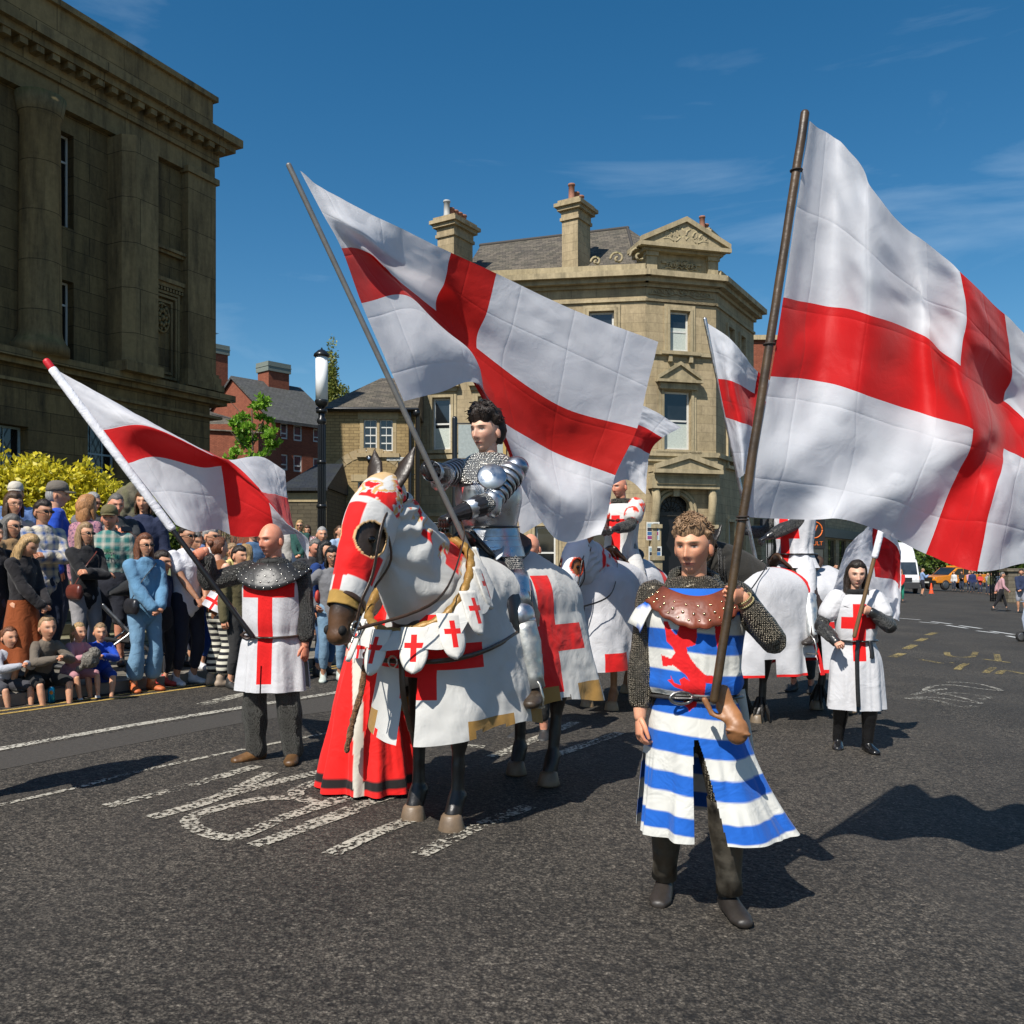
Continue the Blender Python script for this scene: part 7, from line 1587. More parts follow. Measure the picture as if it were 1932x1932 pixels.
def inpoly(x, z, Pg):
    r_ = np.zeros(len(x), bool); n = len(Pg); j = n - 1
    for i in range(n):
        xi, zi = Pg[i]; xj, zj = Pg[j]; m = ((zi > z) != (zj > z)) & (x < (xj - xi) * (z - zi) / (zj - zi + 1e-12) + xi); r_ ^= m; j = i
    return r_
LP = [c5(L) for L in (lion, lionb, claw)]
def stripes(V):
    z = V[:, 2] * fm.k; x = V[:, 0] * fm.k
    e = [1.47, 1.345, 1.255, 1.165, 1.075, .985, .945, .88, .80, .715, .63, .545, .455, .38, 0]   # alternating edges from the shoulder to the hem
    z = z + .012 * np.sin(x * 9) + .02 * x
    idx = np.zeros(len(z), int)
    for k, t in enumerate(e): idx = idx + (z < t)
    E_ = np.array(e[:-1]); dd_ = z[:, None] - E_[None]; kk = np.abs(dd_).argmin(1); sd_ = dd_[np.arange(len(z)), kk] * np.where(kk % 2 == 0, -1, 1); wb = np.clip(.5 + sd_ / .006, 0, 1)[:, None]; c = np.array(BL) * wb + np.array(WS) * (1 - wb); fr_ = V[:, 1] < 0
    xx = V[:, 0] * fm.k * 1.0
    m = np.zeros(len(z), bool)
    for Pg in LP: m |= inpoly(xx, V[:, 2] * fm.k, Pg)
    w1 = fbm(np.stack([x * 40, z * 40, z * 0], 1), 2, 4) < .30
    return np.where((m & fr_ & (w1 | True))[:, None], np.array(RL), c)
STM = cloth((1, 1, 1), None, .82, .5, 7, attr=True, trans=.05)
fm.skirt('surcoat', STM, [(.99, .205, .170), (1.03, .225, .19), (1.10, .215, .185), (1.22, .225, .185), (1.33, .24, .185), (1.42, .222, .15), (1.465, .14, .11)], None, 8, .012, stripes, n=560, sub=26, seed=3)
def fdrift(th, t): 
    fx = np.clip(np.sin(th), -1, 1); return (.17 * t ** 2.2 * np.clip(fx, 0, 1) + .015 * t, -.05 * t ** 2 * np.cos(th) * (fx > 0))
fm.skirt('surcoat_skirt', STM, [(.36, .265, .235), (.50, .255, .225), (.70, .235, .20), (.86, .215, .18), (.965, .19, .162)], lambda c, th: c[1] < 0 and c[2] < .80 and abs(c[0] + .01 + (.80 - c[2]) * -.13) < .008 + (.80 - c[2]) ** .8 * .12 or (abs(math.sin(th)) > .992 and c[2] < .7), 8, .034, stripes, n=420, sub=34, seed=5, drift=fdrift)
for sg, q_ in ((1, 'L'), (-1, 'R')):   # pointed wings of cloth over the shoulders
    V = []; nv, nu = 14, 22; S_ = fm.J['S' + q_]
    for i in range(nv):
        t = i / (nv - 1)
        for j in range(nu):
            a = -1.15 + 2.3 * j / (nu - 1); rr_ = .085 + .035 * t; tip = .10 * t * (1 - abs(a) / 1.3); V.append((S_.x + sg * (-.05 + .11 * t + tip * .5 + .01 * math.sin(a * 5)), S_.y - math.sin(a) * (rr_ + .02) , S_.z + .035 + (math.cos(a) - 1) * rr_ * .9 - .16 * t * t + .03 * t - tip * .3))
    V = np.array(V); o = npmesh('shoulder_flap', V * fm.k, gridf(nu, nv), STM, fm.root, col=stripes(V)); m_ = o.modifiers.new('s', 'SOLIDIFY'); m_.thickness = .005
fm.mantle('studded_collar', leather((.20, .045, .018), .42), (.150, .135), (.225, .238), .530, .050, scal=.05, droop=.085, thick=.008, vd=.045, studs=(plain((.75, .6, .35), .2, 1, 0), ((.55, 22, .006, 0), (.75, 28, .008, .5), (.88, 30, .006, 0))))
HOOD = mail((.15, .14, .11), 100, .7, .5); fm.ring('mail_hood', HOOD, fm.T(0, .01, .515), .112, .108, .030, tilt=.035, wob=.005); fm.ring('mail_hood', HOOD, fm.T(0, .03, .55), .100, .092, .024, tilt=.05, wob=.004)
fm.ring('belt', leather((.03, .027, .025), .35), fm.T(0, 0, .02), .20, .172, .021, tilt=-.012, sc=(.4, 1.4))
mb = MB(); p = fm.T(-.075, -.185, .035); mb.tube([tuple(p + Vector((.05 * math.cos(t), -.008 + .012 * math.cos(t), .026 * math.sin(t)))) for t in np.linspace(0, 6.3, 20)], .008, 8, ref=(0, 1, 0), cap=False); mb.tube([p + Vector((-.03, -.01, 0)), p + Vector((.05, -.015, .0))], .005, 6); fm.mesh(mb, 'buckle', steel((.4, .38, .35), .3), .005, 1)
TANL = leather((.33, .14, .05), .5); mb = MB(); p0 = lf(1362, 1330, -.27) / fm.k
mb.tube([p0 + Vector((.03, 0, .07)), p0 + Vector((.04, -.0, .0)), p0 + Vector((.07, -.03, -.05)), p0 + Vector((.085, -.04, -.08))], [(.028, .02), (.042, .025), (.044, .03), (.034, .025)], 14); mb.tube([p0 + Vector((-.05, -.02, .03)), p0 + Vector((-.02, -.03, -.03)), p0 + Vector((.05, -.045, -.06))], [(.014, .008)] * 3, 8)
mb.ball(tuple(p0 + Vector((.085, -.05, -.10))), (.050, .032, .060), 12); mb.tube([p0 + Vector((.04, -.075, -.09)), p0 + Vector((.13, -.075, -.11))], (.012, .008) if False else .010, 6)
fm.mesh(mb, 'pole_pouch', TANL, .007, 1, .004)
for k, dd_ in enumerate((.0, .022)):
    W_, E_ = fm.J['WL'] if 'WL' in fm.J else fm.J['W' + 'L'], fm.J['EL']; d_ = (W_ - E_).normalized(); c = W_ - d_ * (.012 + dd_); s1 = d_.cross(Vector((0, 0, 1))).normalized(); s2 = d_.cross(s1); mb = MB()
    for i in range(26): a = i * math.tau / 26; mb.ball(tuple((c + s1 * .036 * math.cos(a) + s2 * .036 * math.sin(a)) * fm.k), .0055, 6)
    mb.build('bracelet', plain((.30, .25, .12), .4, .3), fm.root)
for q_ in 'LR':
    a, b = fm.J['K' + q_], fm.J['A' + q_]; mb = MB(); V, Fc = tube([(a + (b - a) * t) * fm.k for t in (-.06, .05, .25, .5, .8, .98)], [.082, .080, .080, .068, .056, .060], 24, cap=False); mb.add(V, Fc[:-2], 0, smooth=True); o = mb.build('greave', steel((.17, .15, .12), .5, .5), fm.root); m_ = o.modifiers.new('s', 'SOLIDIFY'); m_.thickness = .004
fm.shoes(leather((.03, .024, .02), .5))
mb = MB(); V = []; 
for i in range(20):   # pale cloak hanging behind the left hip
    t = i / 19
    for j in range(12): a = j / 11; V.append((.15 + .10 * a + .10 * t + .012 * math.sin(a * 9 + t * 3), .16 + .03 * math.sin(a * 7), .98 - .50 * t))
npmesh('back_panel', np.array(V) * fm.k, gridf(12, 20), cloth((.50, .48, .42)), fm.root)
fl = thing('flag', 'large white flag with a red cross on the rough brown pole at the right', 'flag', fo_, 0, 'red cross flags')
pole(fl, pb0, pt0, .0195, .019, plain((.085, .048, .018), .45, 0, .6, 18, .75, coat=.2), knots=.0012)
mb = MB()
for v in (974, 980, 640, 300): c = pb0 + axf * (lf(1388, v, -.3) - pb0).dot(axf); mb.tube([tuple(c + Vector((.024 * math.cos(t), .024 * math.sin(t), 0))) for t in np.linspace(0, 6.3, 14)], .004, 5, ref=(0, 0, 1), cap=False)
mb.build('cord', plain((.03, .02, .015), .7), fl)
us = [0, .11, .22, .33, .44, .56, .78, 1]; vs = [0, .2, .4, .6, .8, 1]
uvp = [[(1527, 228), (1580, 262), (1640, 340), (1722, 440), (1812, 512), (1900, 592), (1990, 700), (2080, 790)], [(1502, 395), (1570, 425), (1640, 478), (1735, 560), (1824, 600), (1915, 690), (2010, 790), (2090, 880)], [(1478, 561), (1560, 573), (1643, 594), (1735, 628), (1812, 690), (1900, 755), (2000, 860), (2080, 930)],
       [(1454, 710), (1540, 716), (1625, 741), (1740, 780), (1840, 811), (1905, 842), (1990, 890), (2070, 960)], [(1426, 845), (1520, 858), (1615, 880), (1715, 905), (1795, 928), (1880, 925), (1965, 970), (2050, 1020)], [(1396, 974), (1490, 982), (1575, 976), (1660, 1003), (1747, 1045), (1845, 1078), (1945, 1062), (2040, 1080)]]
yv = [[-.28, -.19, -.36, -.16, -.36, -.10, .0, .05], [-.29, -.17, -.34, -.10, -.34, -.04, .0, .05], [-.30, -.20, -.32, -.14, -.32, .04, -.03, .05], [-.31, -.22, -.30, -.18, -.36, -.08, .0, .1], [-.32, -.30, -.22, -.30, -.20, -.30, -.05, .1], [-.33, -.20, -.30, -.18, -.12, -.28, -.1, .1]]
flag_cloth(fl, [[lf(*uvp[i][j], yv[i][j]) for j in range(8)] for i in range(6)], us, vs, 330, 240, .042, 4.5, None, 9, flagm(7, CR, (.76, .77, .81), (.74, .010, .012), .42, .58))
# ------------------------------------------------------------------ the knight's flag
lk = lambda u, v, Y: P(u, v, Y)
pa1, pb1 = KPa, KPb; fl = thing('flag', 'white flag with a red cross streaming from the grey pole of the armoured knight', 'flag', (0, 0, 0), 0, 'red cross flags')
pole(fl, pa1, pb1, .017, .015, plain((.20, .195, .185), .45, .3))
us = [0, .13, .26, .435, .565, .78, 1]; vs = [0, .2, .4, .6, .8, 1]
uvp = [[(566, 322), (655, 378), (757, 430), (850, 476), (943, 518), (1090, 587), (1243, 645)], [(606, 398), (680, 438), (755, 490), (836, 532), (924, 590), (1075, 660), (1222, 728)], [(644, 468), (688, 472), (745, 522), (822, 583), (904, 660), (1055, 765), (1203, 808)],
       [(682, 572), (770, 556), (832, 622), (885, 700), (945, 790), (1045, 852), (1161, 897)], [(722, 665), (815, 645), (892, 672), (915, 765), (975, 880), (1060, 940), (1150, 960)], [(762, 757), (828, 740), (892, 722), (935, 775), (973, 900), (1050, 1016), (1135, 1010)]]
yv = [[4.88, 5.08, 5.30, 5.60, 5.78, 5.98, 6.15], [4.92, 5.0, 5.34, 5.66, 5.82, 6.0, 6.2], [4.97, 5.24, 5.40, 5.76, 5.9, 6.1, 6.2], [5.01, 5.36, 5.60, 5.72, 5.95, 6.22, 6.2], [5.06, 5.34, 5.7, 5.9, 6.15, 6.1, 6.3], [5.10, 5.45, 5.68, 6.0, 6.25, 6.35, 6.2]]
flag_cloth(fl, [[P(*uvp[i][j], yv[i][j]) for j in range(7)] for i in range(6)], us, vs, 330, 230, .032, 5, None, 14, flagm(7.1, CR, (.76, .77, .81), (.68, .016, .012), .40, .58))
# flag between the knight and the second rider
fl = thing('flag', 'white flag with a red cross partly hidden behind the flag of the knight', 'flag', (0, 0, 0), 0, 'red cross flags'); pole(fl, P(992, 1060, 8.35), P(944, 728, 8.3), .018, .016, plain((.35, .20, .07), .5))
uvp = [[(948, 742), (1030, 735), (1120, 742), (1205, 762), (1286, 806)], [(960, 850), (1040, 805), (1120, 790), (1201, 800), (1251, 826)], [(966, 900), (1045, 850), (1120, 835), (1188, 840), (1227, 857)], [(982, 1010), (1060, 965), (1130, 935), (1180, 905), (1219, 932)]]
yv = [[8.3, 8.4, 8.2, 8.5, 8.7], [8.3, 8.5, 8.2, 8.5, 8.6], [8.3, 8.4, 8.3, 8.5, 8.7], [8.3, 8.5, 8.2, 8.6, 8.6]]
flag_cloth(fl, [[P(*uvp[i][j], yv[i][j]) for j in range(5)] for i in range(4)], [0, .25, .5, .75, 1], [0, .4, .6, 1], 120, 80, .03, 6, None, 24, flagm(5, CR, (.76, .77, .81), (.74, .010, .012), .4))
# flag of the third rider
fl = thing('flag', 'white flag with a red cross on the slim steel pole behind the curly haired man', 'flag', (0, 0, 0), 0, 'red cross flags'); pole(fl, P(1432, 1085, 9.1), P(1330, 602, 8.9), .02, .018, steel((.55, .55, .57), .3))
uvp = [[(1335, 610), (1385, 645), (1431, 702), (1490, 740)], [(1354, 714), (1385, 720), (1425, 742), (1490, 790)], [(1369, 788), (1398, 798), (1430, 810), (1490, 850)], [(1394, 903), (1405, 895), (1430, 880), (1490, 900)]]
yv = [[8.9, 8.8, 9.1, 9.2], [8.93, 8.8, 9.2, 9.3], [8.96, 8.8, 9.1, 9.3], [9.0, 8.8, 9.2, 9.3]]
flag_cloth(fl, [[P(*uvp[i][j], yv[i][j]) for j in range(4)] for i in range(4)], [0, .22, .44, 1], [0, .4, .6, 1], 100, 80, .03, 6, None, 34, flagm(5, CR, (.76, .77, .81), (.74, .010, .012), .4))
# ------------------------------------------------------------------ woman with a flag on the right
gw = GR(1613, 1416); YW = gw.y; XW = P(1615, 1000, YW).x; wo = Vector((XW, YW, gz(XW)))
lw_ = lambda u, v, y=0: Vector(((u - CX) * (YW + y) / F - XW, y, CH + (YH - v) * (YW + y) / F - gz(XW)))
pb2, pt2 = lw_(1612, 1200, -.24), lw_(1672, 965, -.26); ax2 = (pt2 - pb2).normalized(); C2 = lw_(1632, 1122, -.25); C2 = pb2 + ax2 * (C2 - pb2).dot(ax2); d2 = Vector((-.5, -.4, .2)); d2 = (d2 - ax2 * d2.dot(ax2)).normalized(); n2 = ax2.cross(d2); n2 = n2 if n2.y > -.9 and n2.x < 0.2 else -n2
wm = Person('young dark haired woman in long white surcoat and black boots holding a flag', wo, R(-8), 1.62, dict(hyaw=-2, hpitch=3, hL=grip_at(C2, d2, n2), dL=tuple(d2), nL=tuple(n2), gL='grip', eL=(.7, -.1, -1), hR=(-.22, -.22, 1.03), eR=(-.8, .4, -.4), gR='fist', dR=(.1, -1, -.1), nR=(.5, 0, -1), fL=(.10, -.05, 0), fR=(-.14, .08, 0)), 'pale', hq=True, build=.95)
wm.body(female=.8, hairc='dark', lips=(.5, .12, .1)); wm.hair('long', 'dark')
wm.top('mail_shirt', mail((.15, .15, .145), 110, .8, .4), .020, .94, -.3, voxel=.011); wm.ring('scarf', cloth((.012, .012, .013)), wm.T(0, .0, .54), .078, .075, .03)
wm.trousers('trousers', cloth((.012, .012, .013)), .008, .50)
wm.skirt('surcoat', crosscloth(((-.055, .055, .78, 1.26), (-.14, .14, 1.05, 1.15)), (.60, .60, .62), RED, .8, .5, 6, None, .05), [(.40, .250, .195), (.60, .24, .185), (.85, .225, .17), (1.02, .17, .14), (1.12, .185, .15), (1.28, .20, .155), (1.40, .20, .14), (1.47, .11, .10)], lambda c, th: c[1] < 0 and c[2] < .80 and abs(c[0] + .03) < .006 + (.8 - c[2]) * .03, 7, .024, n=150)
for q_ in 'LR':
    mb = MB(); wm.arm(mb, q_, .04, .30, .06); wm.mesh(mb, 'cap_sleeve', cloth((.60, .60, .62)), .011, 2, .01); W_, E_ = wm.J['W' + q_], wm.J['E' + q_]; mb = MB(); mb.tube([(W_ + (E_ - W_) * t) * wm.k for t in (.05, .5, .95)], [.042, .052, .060], 16); mb.build('vambrace', leather((.03, .03, .03), .3), wm.root)
wm.mantle('mail_collar', mail((.20, .20, .19), 120), (.09, .085), (.19, .15), .525, .07, droop=.07)
wm.ring('belt', BLKL, wm.T(0, 0, .09), .18, .152, .016, sc=(.5, 1.4)); mb = MB(); strap(mb, [tuple(wm.T(-.02, -.165, .10) * wm.k), tuple(wm.T(-.035, -.19, -.05) * wm.k), tuple(wm.T(-.035, -.21, -.30) * wm.k), tuple(wm.T(-.03, -.225, -.50) * wm.k)], .034, .004, 5, ref=(1, 0, 0)); mb.build('belt_tail', BLKL, wm.root)
mb = MB(); strap(mb, [tuple(wm.T(.09, -.155, .09) * wm.k), tuple(wm.T(.10, -.175, .0) * wm.k), tuple(wm.T(.10, -.18, -.06) * wm.k)], .036, .006, 5, ref=(1, 0, 0)); mb.build('belt_loop', BLKL, wm.root)
wm.shoes(leather((.012, .012, .013), .25), 'boot', .010, 1.0, shaft=.86)
fl = thing('flag', 'white flag with a red patch draped behind the young woman from her pole', 'flag', wo, 0, 'red cross flags'); pole(fl, pb2, pt2, .017, .016, plain((.16, .095, .04), .5)); mb = MB(); mb.tube([C2 + ax2 * .33, C2 + ax2 * .60], [.027, .027], 12); mb.build('pole_sleeve', cloth((.76, .77, .82)), fl)
uvp = [[(1596, 1035), (1628, 1003), (1652, 985), (1688, 1010), (1700, 1040)], [(1585, 1068), (1620, 1050), (1655, 1040), (1690, 1052), (1701, 1075)], [(1575, 1105), (1618, 1090), (1660, 1095), (1688, 1100), (1699, 1120)], [(1562, 1130), (1615, 1138), (1655, 1150), (1684, 1165), (1698, 1172)]]
yv = [[.22, .2, -.1, .12, .22], [.25, .3, .15, .25, .3], [.28, .35, .2, .35, .25], [.3, .4, .3, .25, .3]]
flag_cloth(fl, [[lw_(*uvp[i][j], yv[i][j]) for j in range(5)] for i in range(4)], [0, .25, .5, .75, 1], [0, .33, .67, 1], 90, 80, .02, 6, None, 44, flagm(5, ((.50, .96, .36, .86), (.44, .56, .36, 1.0)), (.76, .77, .82), (.55, .006, .012), .4))
# ------------------------------------------------------------------ lady in the red gown behind the horse's head
YL = 5.95; XL = P(700, 1000, YL).x; lo = Vector((XL, YL, gz(XL))); ll = lambda u, v, y=0: Vector(((u - CX) * (YL + y) / F - XL, y, CH + (YH - v) * (YL + y) / F - gz(XL)))
ld_ = Person('lady in a long red gown with black hem half hidden by the horse head', lo, R(12), 1.66, dict(hL=tuple(ll(700, 1222, -.42)), hR=tuple(ll(650, 1215, -.42)), eL=(.8, .3, -.6), eR=(-.8, .3, -.6), gL='fist', gR='fist', dL=(-.7, -.3, .3), dR=(.7, -.3, .3), nL=(0, .4, -1), nR=(0, .4, -1)), 'pale', hq=True)
ld_.body(female=1); ld_.hair('bun', 'brown'); RG = cloth((.74, .012, .010), None, .75, .5, 5)
ld_.top('bodice', RG, .02, .80, -.05, sg=.03, taper=.03, disp=.01)
def gown(V):
    c = np.ones((len(V), 3)) * np.array((.74, .012, .010)); z = V[:, 2]; m = (z < .135) & (z > .075); m |= (z < .93) & (z > .86) & (V[:, 0] > .05); c = np.where(m[:, None], np.array((.012, .010, .010)), c); f_ = (np.abs(V[:, 0] + .10) < .035) & (V[:, 1] < 0); c = np.where((f_ & (z < 1.05))[:, None], np.array((.60, .56, .48)), c); return c
ld_.skirt('gown', cloth((1, 1, 1), None, .75, .5, 5, attr=True), [(.03, .325, .32), (.25, .30, .29), (.5, .26, .25), (.75, .22, .20), (.98, .17, .145), (1.06, .155, .125)], None, 11, .055, gown, n=220, sub=14)
FUR = cloth((.16, .085, .04), (.08, .04, .02), .95, 1.2, 30, pattern='spots')
mb = MB(); mb.tube([ll(672, 1240, -.25), ll(660, 1290, -.32), ll(640, 1350, -.36), ll(625, 1408, -.40)], .022, 8); mb.tube([ll(712, 1245, -.25), ll(725, 1272, -.26), ll(772, 1285, -.22)], .03, 8); ld_.mesh(mb, 'fur_trim', FUR, .010, 1, .010, 30)
for q_, uu in (('L', 700), ('R', 652)):
    mb = MB(); W_ = ld_.J['W' + q_]; E_ = ld_.J['E' + q_]; d_ = (W_ - E_).normalized(); mb.tube([W_ - d_ * .10, W_ - d_ * .02, W_ + d_ * .01], [.05, .062, .04], 14); ld_.mesh(mb, 'lace_cuff', cloth((.72, .70, .64), fold=1), .008, 1, .01, 20); mb = MB(); mb.tube([W_ - d_ * .20, W_ - d_ * .10], [.065, .08], 14); ld_.mesh(mb, 'fur_cuff', FUR, .009, 1, .012, 30)
ld_.shoes(leather((.01, .01, .01), .4))
rb = thing('small_flag', 'small white flag with a red cross held under the horse muzzle by the lady', 'flag', lo, 0, 'small red cross flags'); V = []
for i in range(8):
    for j in range(8): V.append(tuple(ll(668 + j * 3.4 - i * .9, 1200 + i * 6, -.50 + .012 * math.sin(j * 1.2))))
npmesh('cloth', V, gridf(8, 8), crosscloth(((.4, .6, 0, 1), (0, 1, .4, .6)), (.78, .78, .82), RED), rb, uv=[(j / 7, 1 - i / 7) for i in range(8) for j in range(8)]); mb = MB(); mb.tube([ll(676, 1195, -.495), ll(668, 1250, -.495)], .004, 5); mb.build('stick', WHITE, rb)
# ------------------------------------------------------------------ the watching crowd
POSE = {'down': {}, 'cross': dict(hL=(-.10, -.24, 1.20), hR=(.10, -.27, 1.16), eL=(.7, -.2, -.8), eR=(-.7, -.2, -.8), dL=(-1, .1, .1), dR=(1, .1, .1)),
        'clasp': dict(hL=(.05, -.27, .98), hR=(-.05, -.27, .96), eL=(.6, .4, -.5), eR=(-.6, .4, -.5), gL='fist', gR='fist', nL=(-.3, .3, -1), nR=(.3, .3, -1)),
        'phone': dict(hL=(.08, -.34, 1.30), hR=(-.06, -.34, 1.32), eL=(.5, .1, -1), eR=(-.5, .1, -1), gL='fist', gR='fist', nL=(-1, 0, .2), nR=(1, 0, .2), hpitch=10),
        'hip': dict(hR=(-.24, -.10, 1.02), eR=(-1, .3, 0)), 'walk': dict(fL=(.10, -.32, 0), fR=(-.10, .34, .03), pitchR=-20, hL=(.24, .15, .92), hR=(-.24, -.25, .95), lean=6),
        'sit': dict(hip=(0, .10, -.60), fL=(.16, -.42, -.16), fR=(-.14, -.40, -.16), kL=(.25, -.6, 1), kR=(-.25, -.6, 1), hL=(.06, -.44, .66), hR=(-.05, -.46, .64), lean=22, gL='fist', gR='fist', nL=(0, 0, -1), nR=(0, 0, -1), eL=(.7, .2, -.5), eR=(-.7, .2, -.5)), 
        'lean': dict(lean=32, hpitch=15, hL=(.15, -.50, 1.0), hR=(-.1, -.50, 1.0))}
CRD = 'spectators along the kerb'
def crowd(u, v, Y, label, top=(.5, .5, .5), bot=(.03, .035, .06), yaw=45, pose='down', hair=('short', 'brown'), skin='fair', sleeve=1.0, glasses=None, cap=None, top2=None, pat=None, fem=0, H=None, bag=None, kind='trousers', shoe=(.03, .03, .03), hy=0, child=False, vox=.019, jacket=None, flare=0, fat=0, group=CRD, g=.020, extra=None, base=None, legf=.93, collar=None, sit=0):
    p = P(u, v, Y); b = lev(p.x, p.y) if base is None else base; h = H or (p.z - b)
    if sit: b = p.z - sit; h = H
    pz = dict(POSE[pose]); pz['hyaw'] = hy
    if extra: pz.update(extra)
    P_ = Person(label, (p.x, p.y, b), R(yaw), h, pz, skin, group=group, child=child, build=.93 if fem else 1.0)
    P_.body(voxel=vox, female=fem, brow=.55, hairc=hair[1], stubble=.5 if hair[0] == 'beard' else 0); 
    if cap: P_.cap(cap); P_.hair('crop' if not fem else 'pony', hair[1])
    else: P_.hair(hair[0] if hair[0] != 'beard' else 'short', hair[1])
    if glasses: P_.glasses(glasses == 'sun')
    P_.top('top', cloth(top, top2, .85, .6, 9, pattern=pat), g, sleeve, -.10, fat=fat, voxel=vox - .002)
    if jacket: P_.top('jacket', cloth(jacket, None, .8, .8, 8), g + .016, 1.0, -.12, voxel=vox - .002, z1=.47, extra=None) if False else None
    if kind == 'trousers': P_.trousers('trousers', cloth(bot, tuple(x * .6 for x in bot) if kind == 'x' else None, .85, .5), .014, legf, flare, voxel=vox - .002)
    elif kind == 'striped': P_.trousers('trousers', cloth((.62, .60, .50), (.015, .015, .02), .85, .3, 4.6, pattern='stripe_h'), .014, .95, flare, voxel=vox - .004)
    elif kind == 'shorts': P_.trousers('shorts', cloth(bot), .022, .46, 0, voxel=vox - .002)
    elif kind == 'skirt': P_.skirt('skirt', cloth(bot), [(.30, .28, .24), (.6, .23, .2), (.9, .18, .15), (1.02, .16, .13)], None, 8, .03, n=60)
    P_.shoes(plain(shoe, .6)); 
    if bag:
        mb = MB(); c = P_.T(-.20, -.10, .02); mb.tube([c + Vector((-.0, -.09, 0)), c + Vector((0, .09, 0))], [(.045, .09)] * 2, 12, ref=(1, 0, 0)); P_.mesh(mb, 'x', leather(bag), .010, 2).name = 'bag'
        mb = MB(); strap(mb, [tuple(c + Vector((0, .02, .06))), tuple(P_.T(-.1, -.16, .32)), tuple(P_.T(.10, -.08, .50)), tuple(P_.T(.08, .12, .45))], .02, .004, 5, ref=(0, 1, 0)); mb.v = [tuple(Vector(q) * P_.k) for q in mb.v]; mb.build('bag_strap', leather(bag), P_.root)
    return P_
SW = (.60, .60, .62)
crowd(24, 930, 11.4, 'woman in a beige sweater and glasses at the far left, brown bob', (.45, .40, .34), yaw=55, hair=('bob', 'brown'), glasses='clear', fem=1)
crowd(30, 913, 12.4, 'person in a cream cap at the far left behind the beige sweater', (.12, .2, .4), yaw=20, cap=(.55, .5, .43), hair=('long', 'brown'), fem=1)
crowd(20, 972, 9.6, 'woman with grey brown curls and sunglasses in a tan furry coat', (.28, .17, .08), yaw=70, hair=('long', 'dkgrey'), glasses='sun', fem=1, g=.035, bot=(.02, .02, .02))
crowd(42, 1004, 8.9, 'woman with long blond hair looking down, black coat with tan fur', (.02, .018, .02), yaw=80, pose='clasp', hair=('long', 'blond'), fem=1, extra=dict(hpitch=28), kind='skirt', bot=(.25, .06, .015))
crowd(-14, 985, 8.8, 'person in black at the left edge of the picture', (.015, .015, .02), yaw=70, hair=('short', 'dark'))
pm = crowd(80, 944, 10.4, 'dark haired man in sunglasses and plaid shirt with folded arms', (.62, .55, .42), (.02, .03, .06), 60, 'cross', ('short', 'dark'), glasses='sun', top2=(.06, .12, .30), pat='plaid', skin='tan')
cm = crowd(105, 912, 12.0, 'man in a grey cap and bright blue track jacket with white letters', (.015, .07, .45), yaw=115, cap=(.15, .13, .11), hair=('crop', 'grey'), skin='fair')
crowd(162, 935, 11.6, 'strawberry blond woman seen from behind in mauve and pink', (.42, .20, .24), yaw=150, hair=('bob', 'strawberry'), fem=1, top2=(.12, .06, .12), pat='spots')
crowd(169, 928, 12.7, 'man in grey with sunglasses behind the strawberry blond woman', (.14, .14, .15), yaw=70, hair=('crop', 'grey'), glasses='sun', pose='phone')
ph = crowd(217, 931, 12.8, 'man in a dark tee shirt looking at his phone before the stone beast', (.035, .04, .045), yaw=40, pose='phone', hair=('crop', 'dkgrey'), skin='pink', sleeve=.45)
bm = crowd(207, 957, 10.9, 'bearded man in an olive cap and open green plaid shirt', (.03, .16, .15), (.018, .02, .03), 15, 'down', ('beard', 'brown'), cap=(.13, .11, .05), top2=(.45, .42, .36), pat='plaid', kind='shorts', skin='pink')
crowd(160, 987, 10.2, 'woman with long fair hair and folded arms in black top and grey trousers', (.015, .015, .017), (.30, .29, .30), 60, 'cross', ('long', 'fair'), glasses='sun', fem=1, flare=.09, bag=(.14, .03, .02))
crowd(272, 927, 13.2, 'woman in a navy jacket and white tee shirt standing on the steps', (.02, .028, .065), (.10, .17, .28), 10, 'down', ('bob', 'brown'), fem=1)
dn = crowd(272, 1008, 9.75, 'auburn haired woman in a loose denim shirt and wide pale jeans with a black bag', (.11, .24, .38), (.16, .29, .42), 50, 'clasp', ('long', 'auburn'), glasses='sun', fem=1, flare=.10, bag=(.02, .02, .025), g=.026, shoe=(.55, .14, .04))
crowd(304, 1044, 10.1, 'dark haired boy between the denim shirt and the white polo', (.03, .04, .10), (.015, .015, .02), 70, 'down', ('short', 'dark'), child=True, shoe=(.5, .05, .04))
crowd(330, 1002, 11.0, 'person in an olive shirt bending behind the man in the white polo', (.17, .20, .10), yaw=60, pose='lean', hair=('crop', 'dkgrey'), H=1.75, sleeve=.5)
wp = crowd(352, 991, 10.35, 'man in a white polo shirt and sunglasses holding a paper flag', (.68, .68, .72), (.018, .02, .035), 55, 'clasp', ('short', 'dark'), glasses='sun', sleeve=.45, shoe=(.6, .6, .62), skin='tan')
crowd(376, 988, 11.4, 'curly haired man in thin glasses behind the white polo', (.18, .25, .45), yaw=50, hair=('curly', 'brown'), glasses='clear')
crowd(396, 994, 10.9, 'white haired man in sunglasses, white shirt and blue track trousers', (.66, .65, .63), (.015, .06, .28), 65, 'down', ('short', 'grey'), glasses='sun', shoe=(.65, .65, .68))
crowd(412, 1014, 10.3, 'woman with an auburn bun and bare shoulders in striped flared trousers', (.20, .075, .03), yaw=140, pose='clasp', hair=('bun', 'auburn'), fem=1, kind='striped', flare=.09, sleeve=0, skin='pale', shoe=(.35, .27, .2))
crowd(436, 1003, 11.0, 'child in a pale yellow tee shirt carried above the crowd behind the soldier', (.60, .52, .22), (.45, .08, .04), 80, 'down', ('short', 'fair'), child=True, H=1.1, sleeve=.5, base=.62)
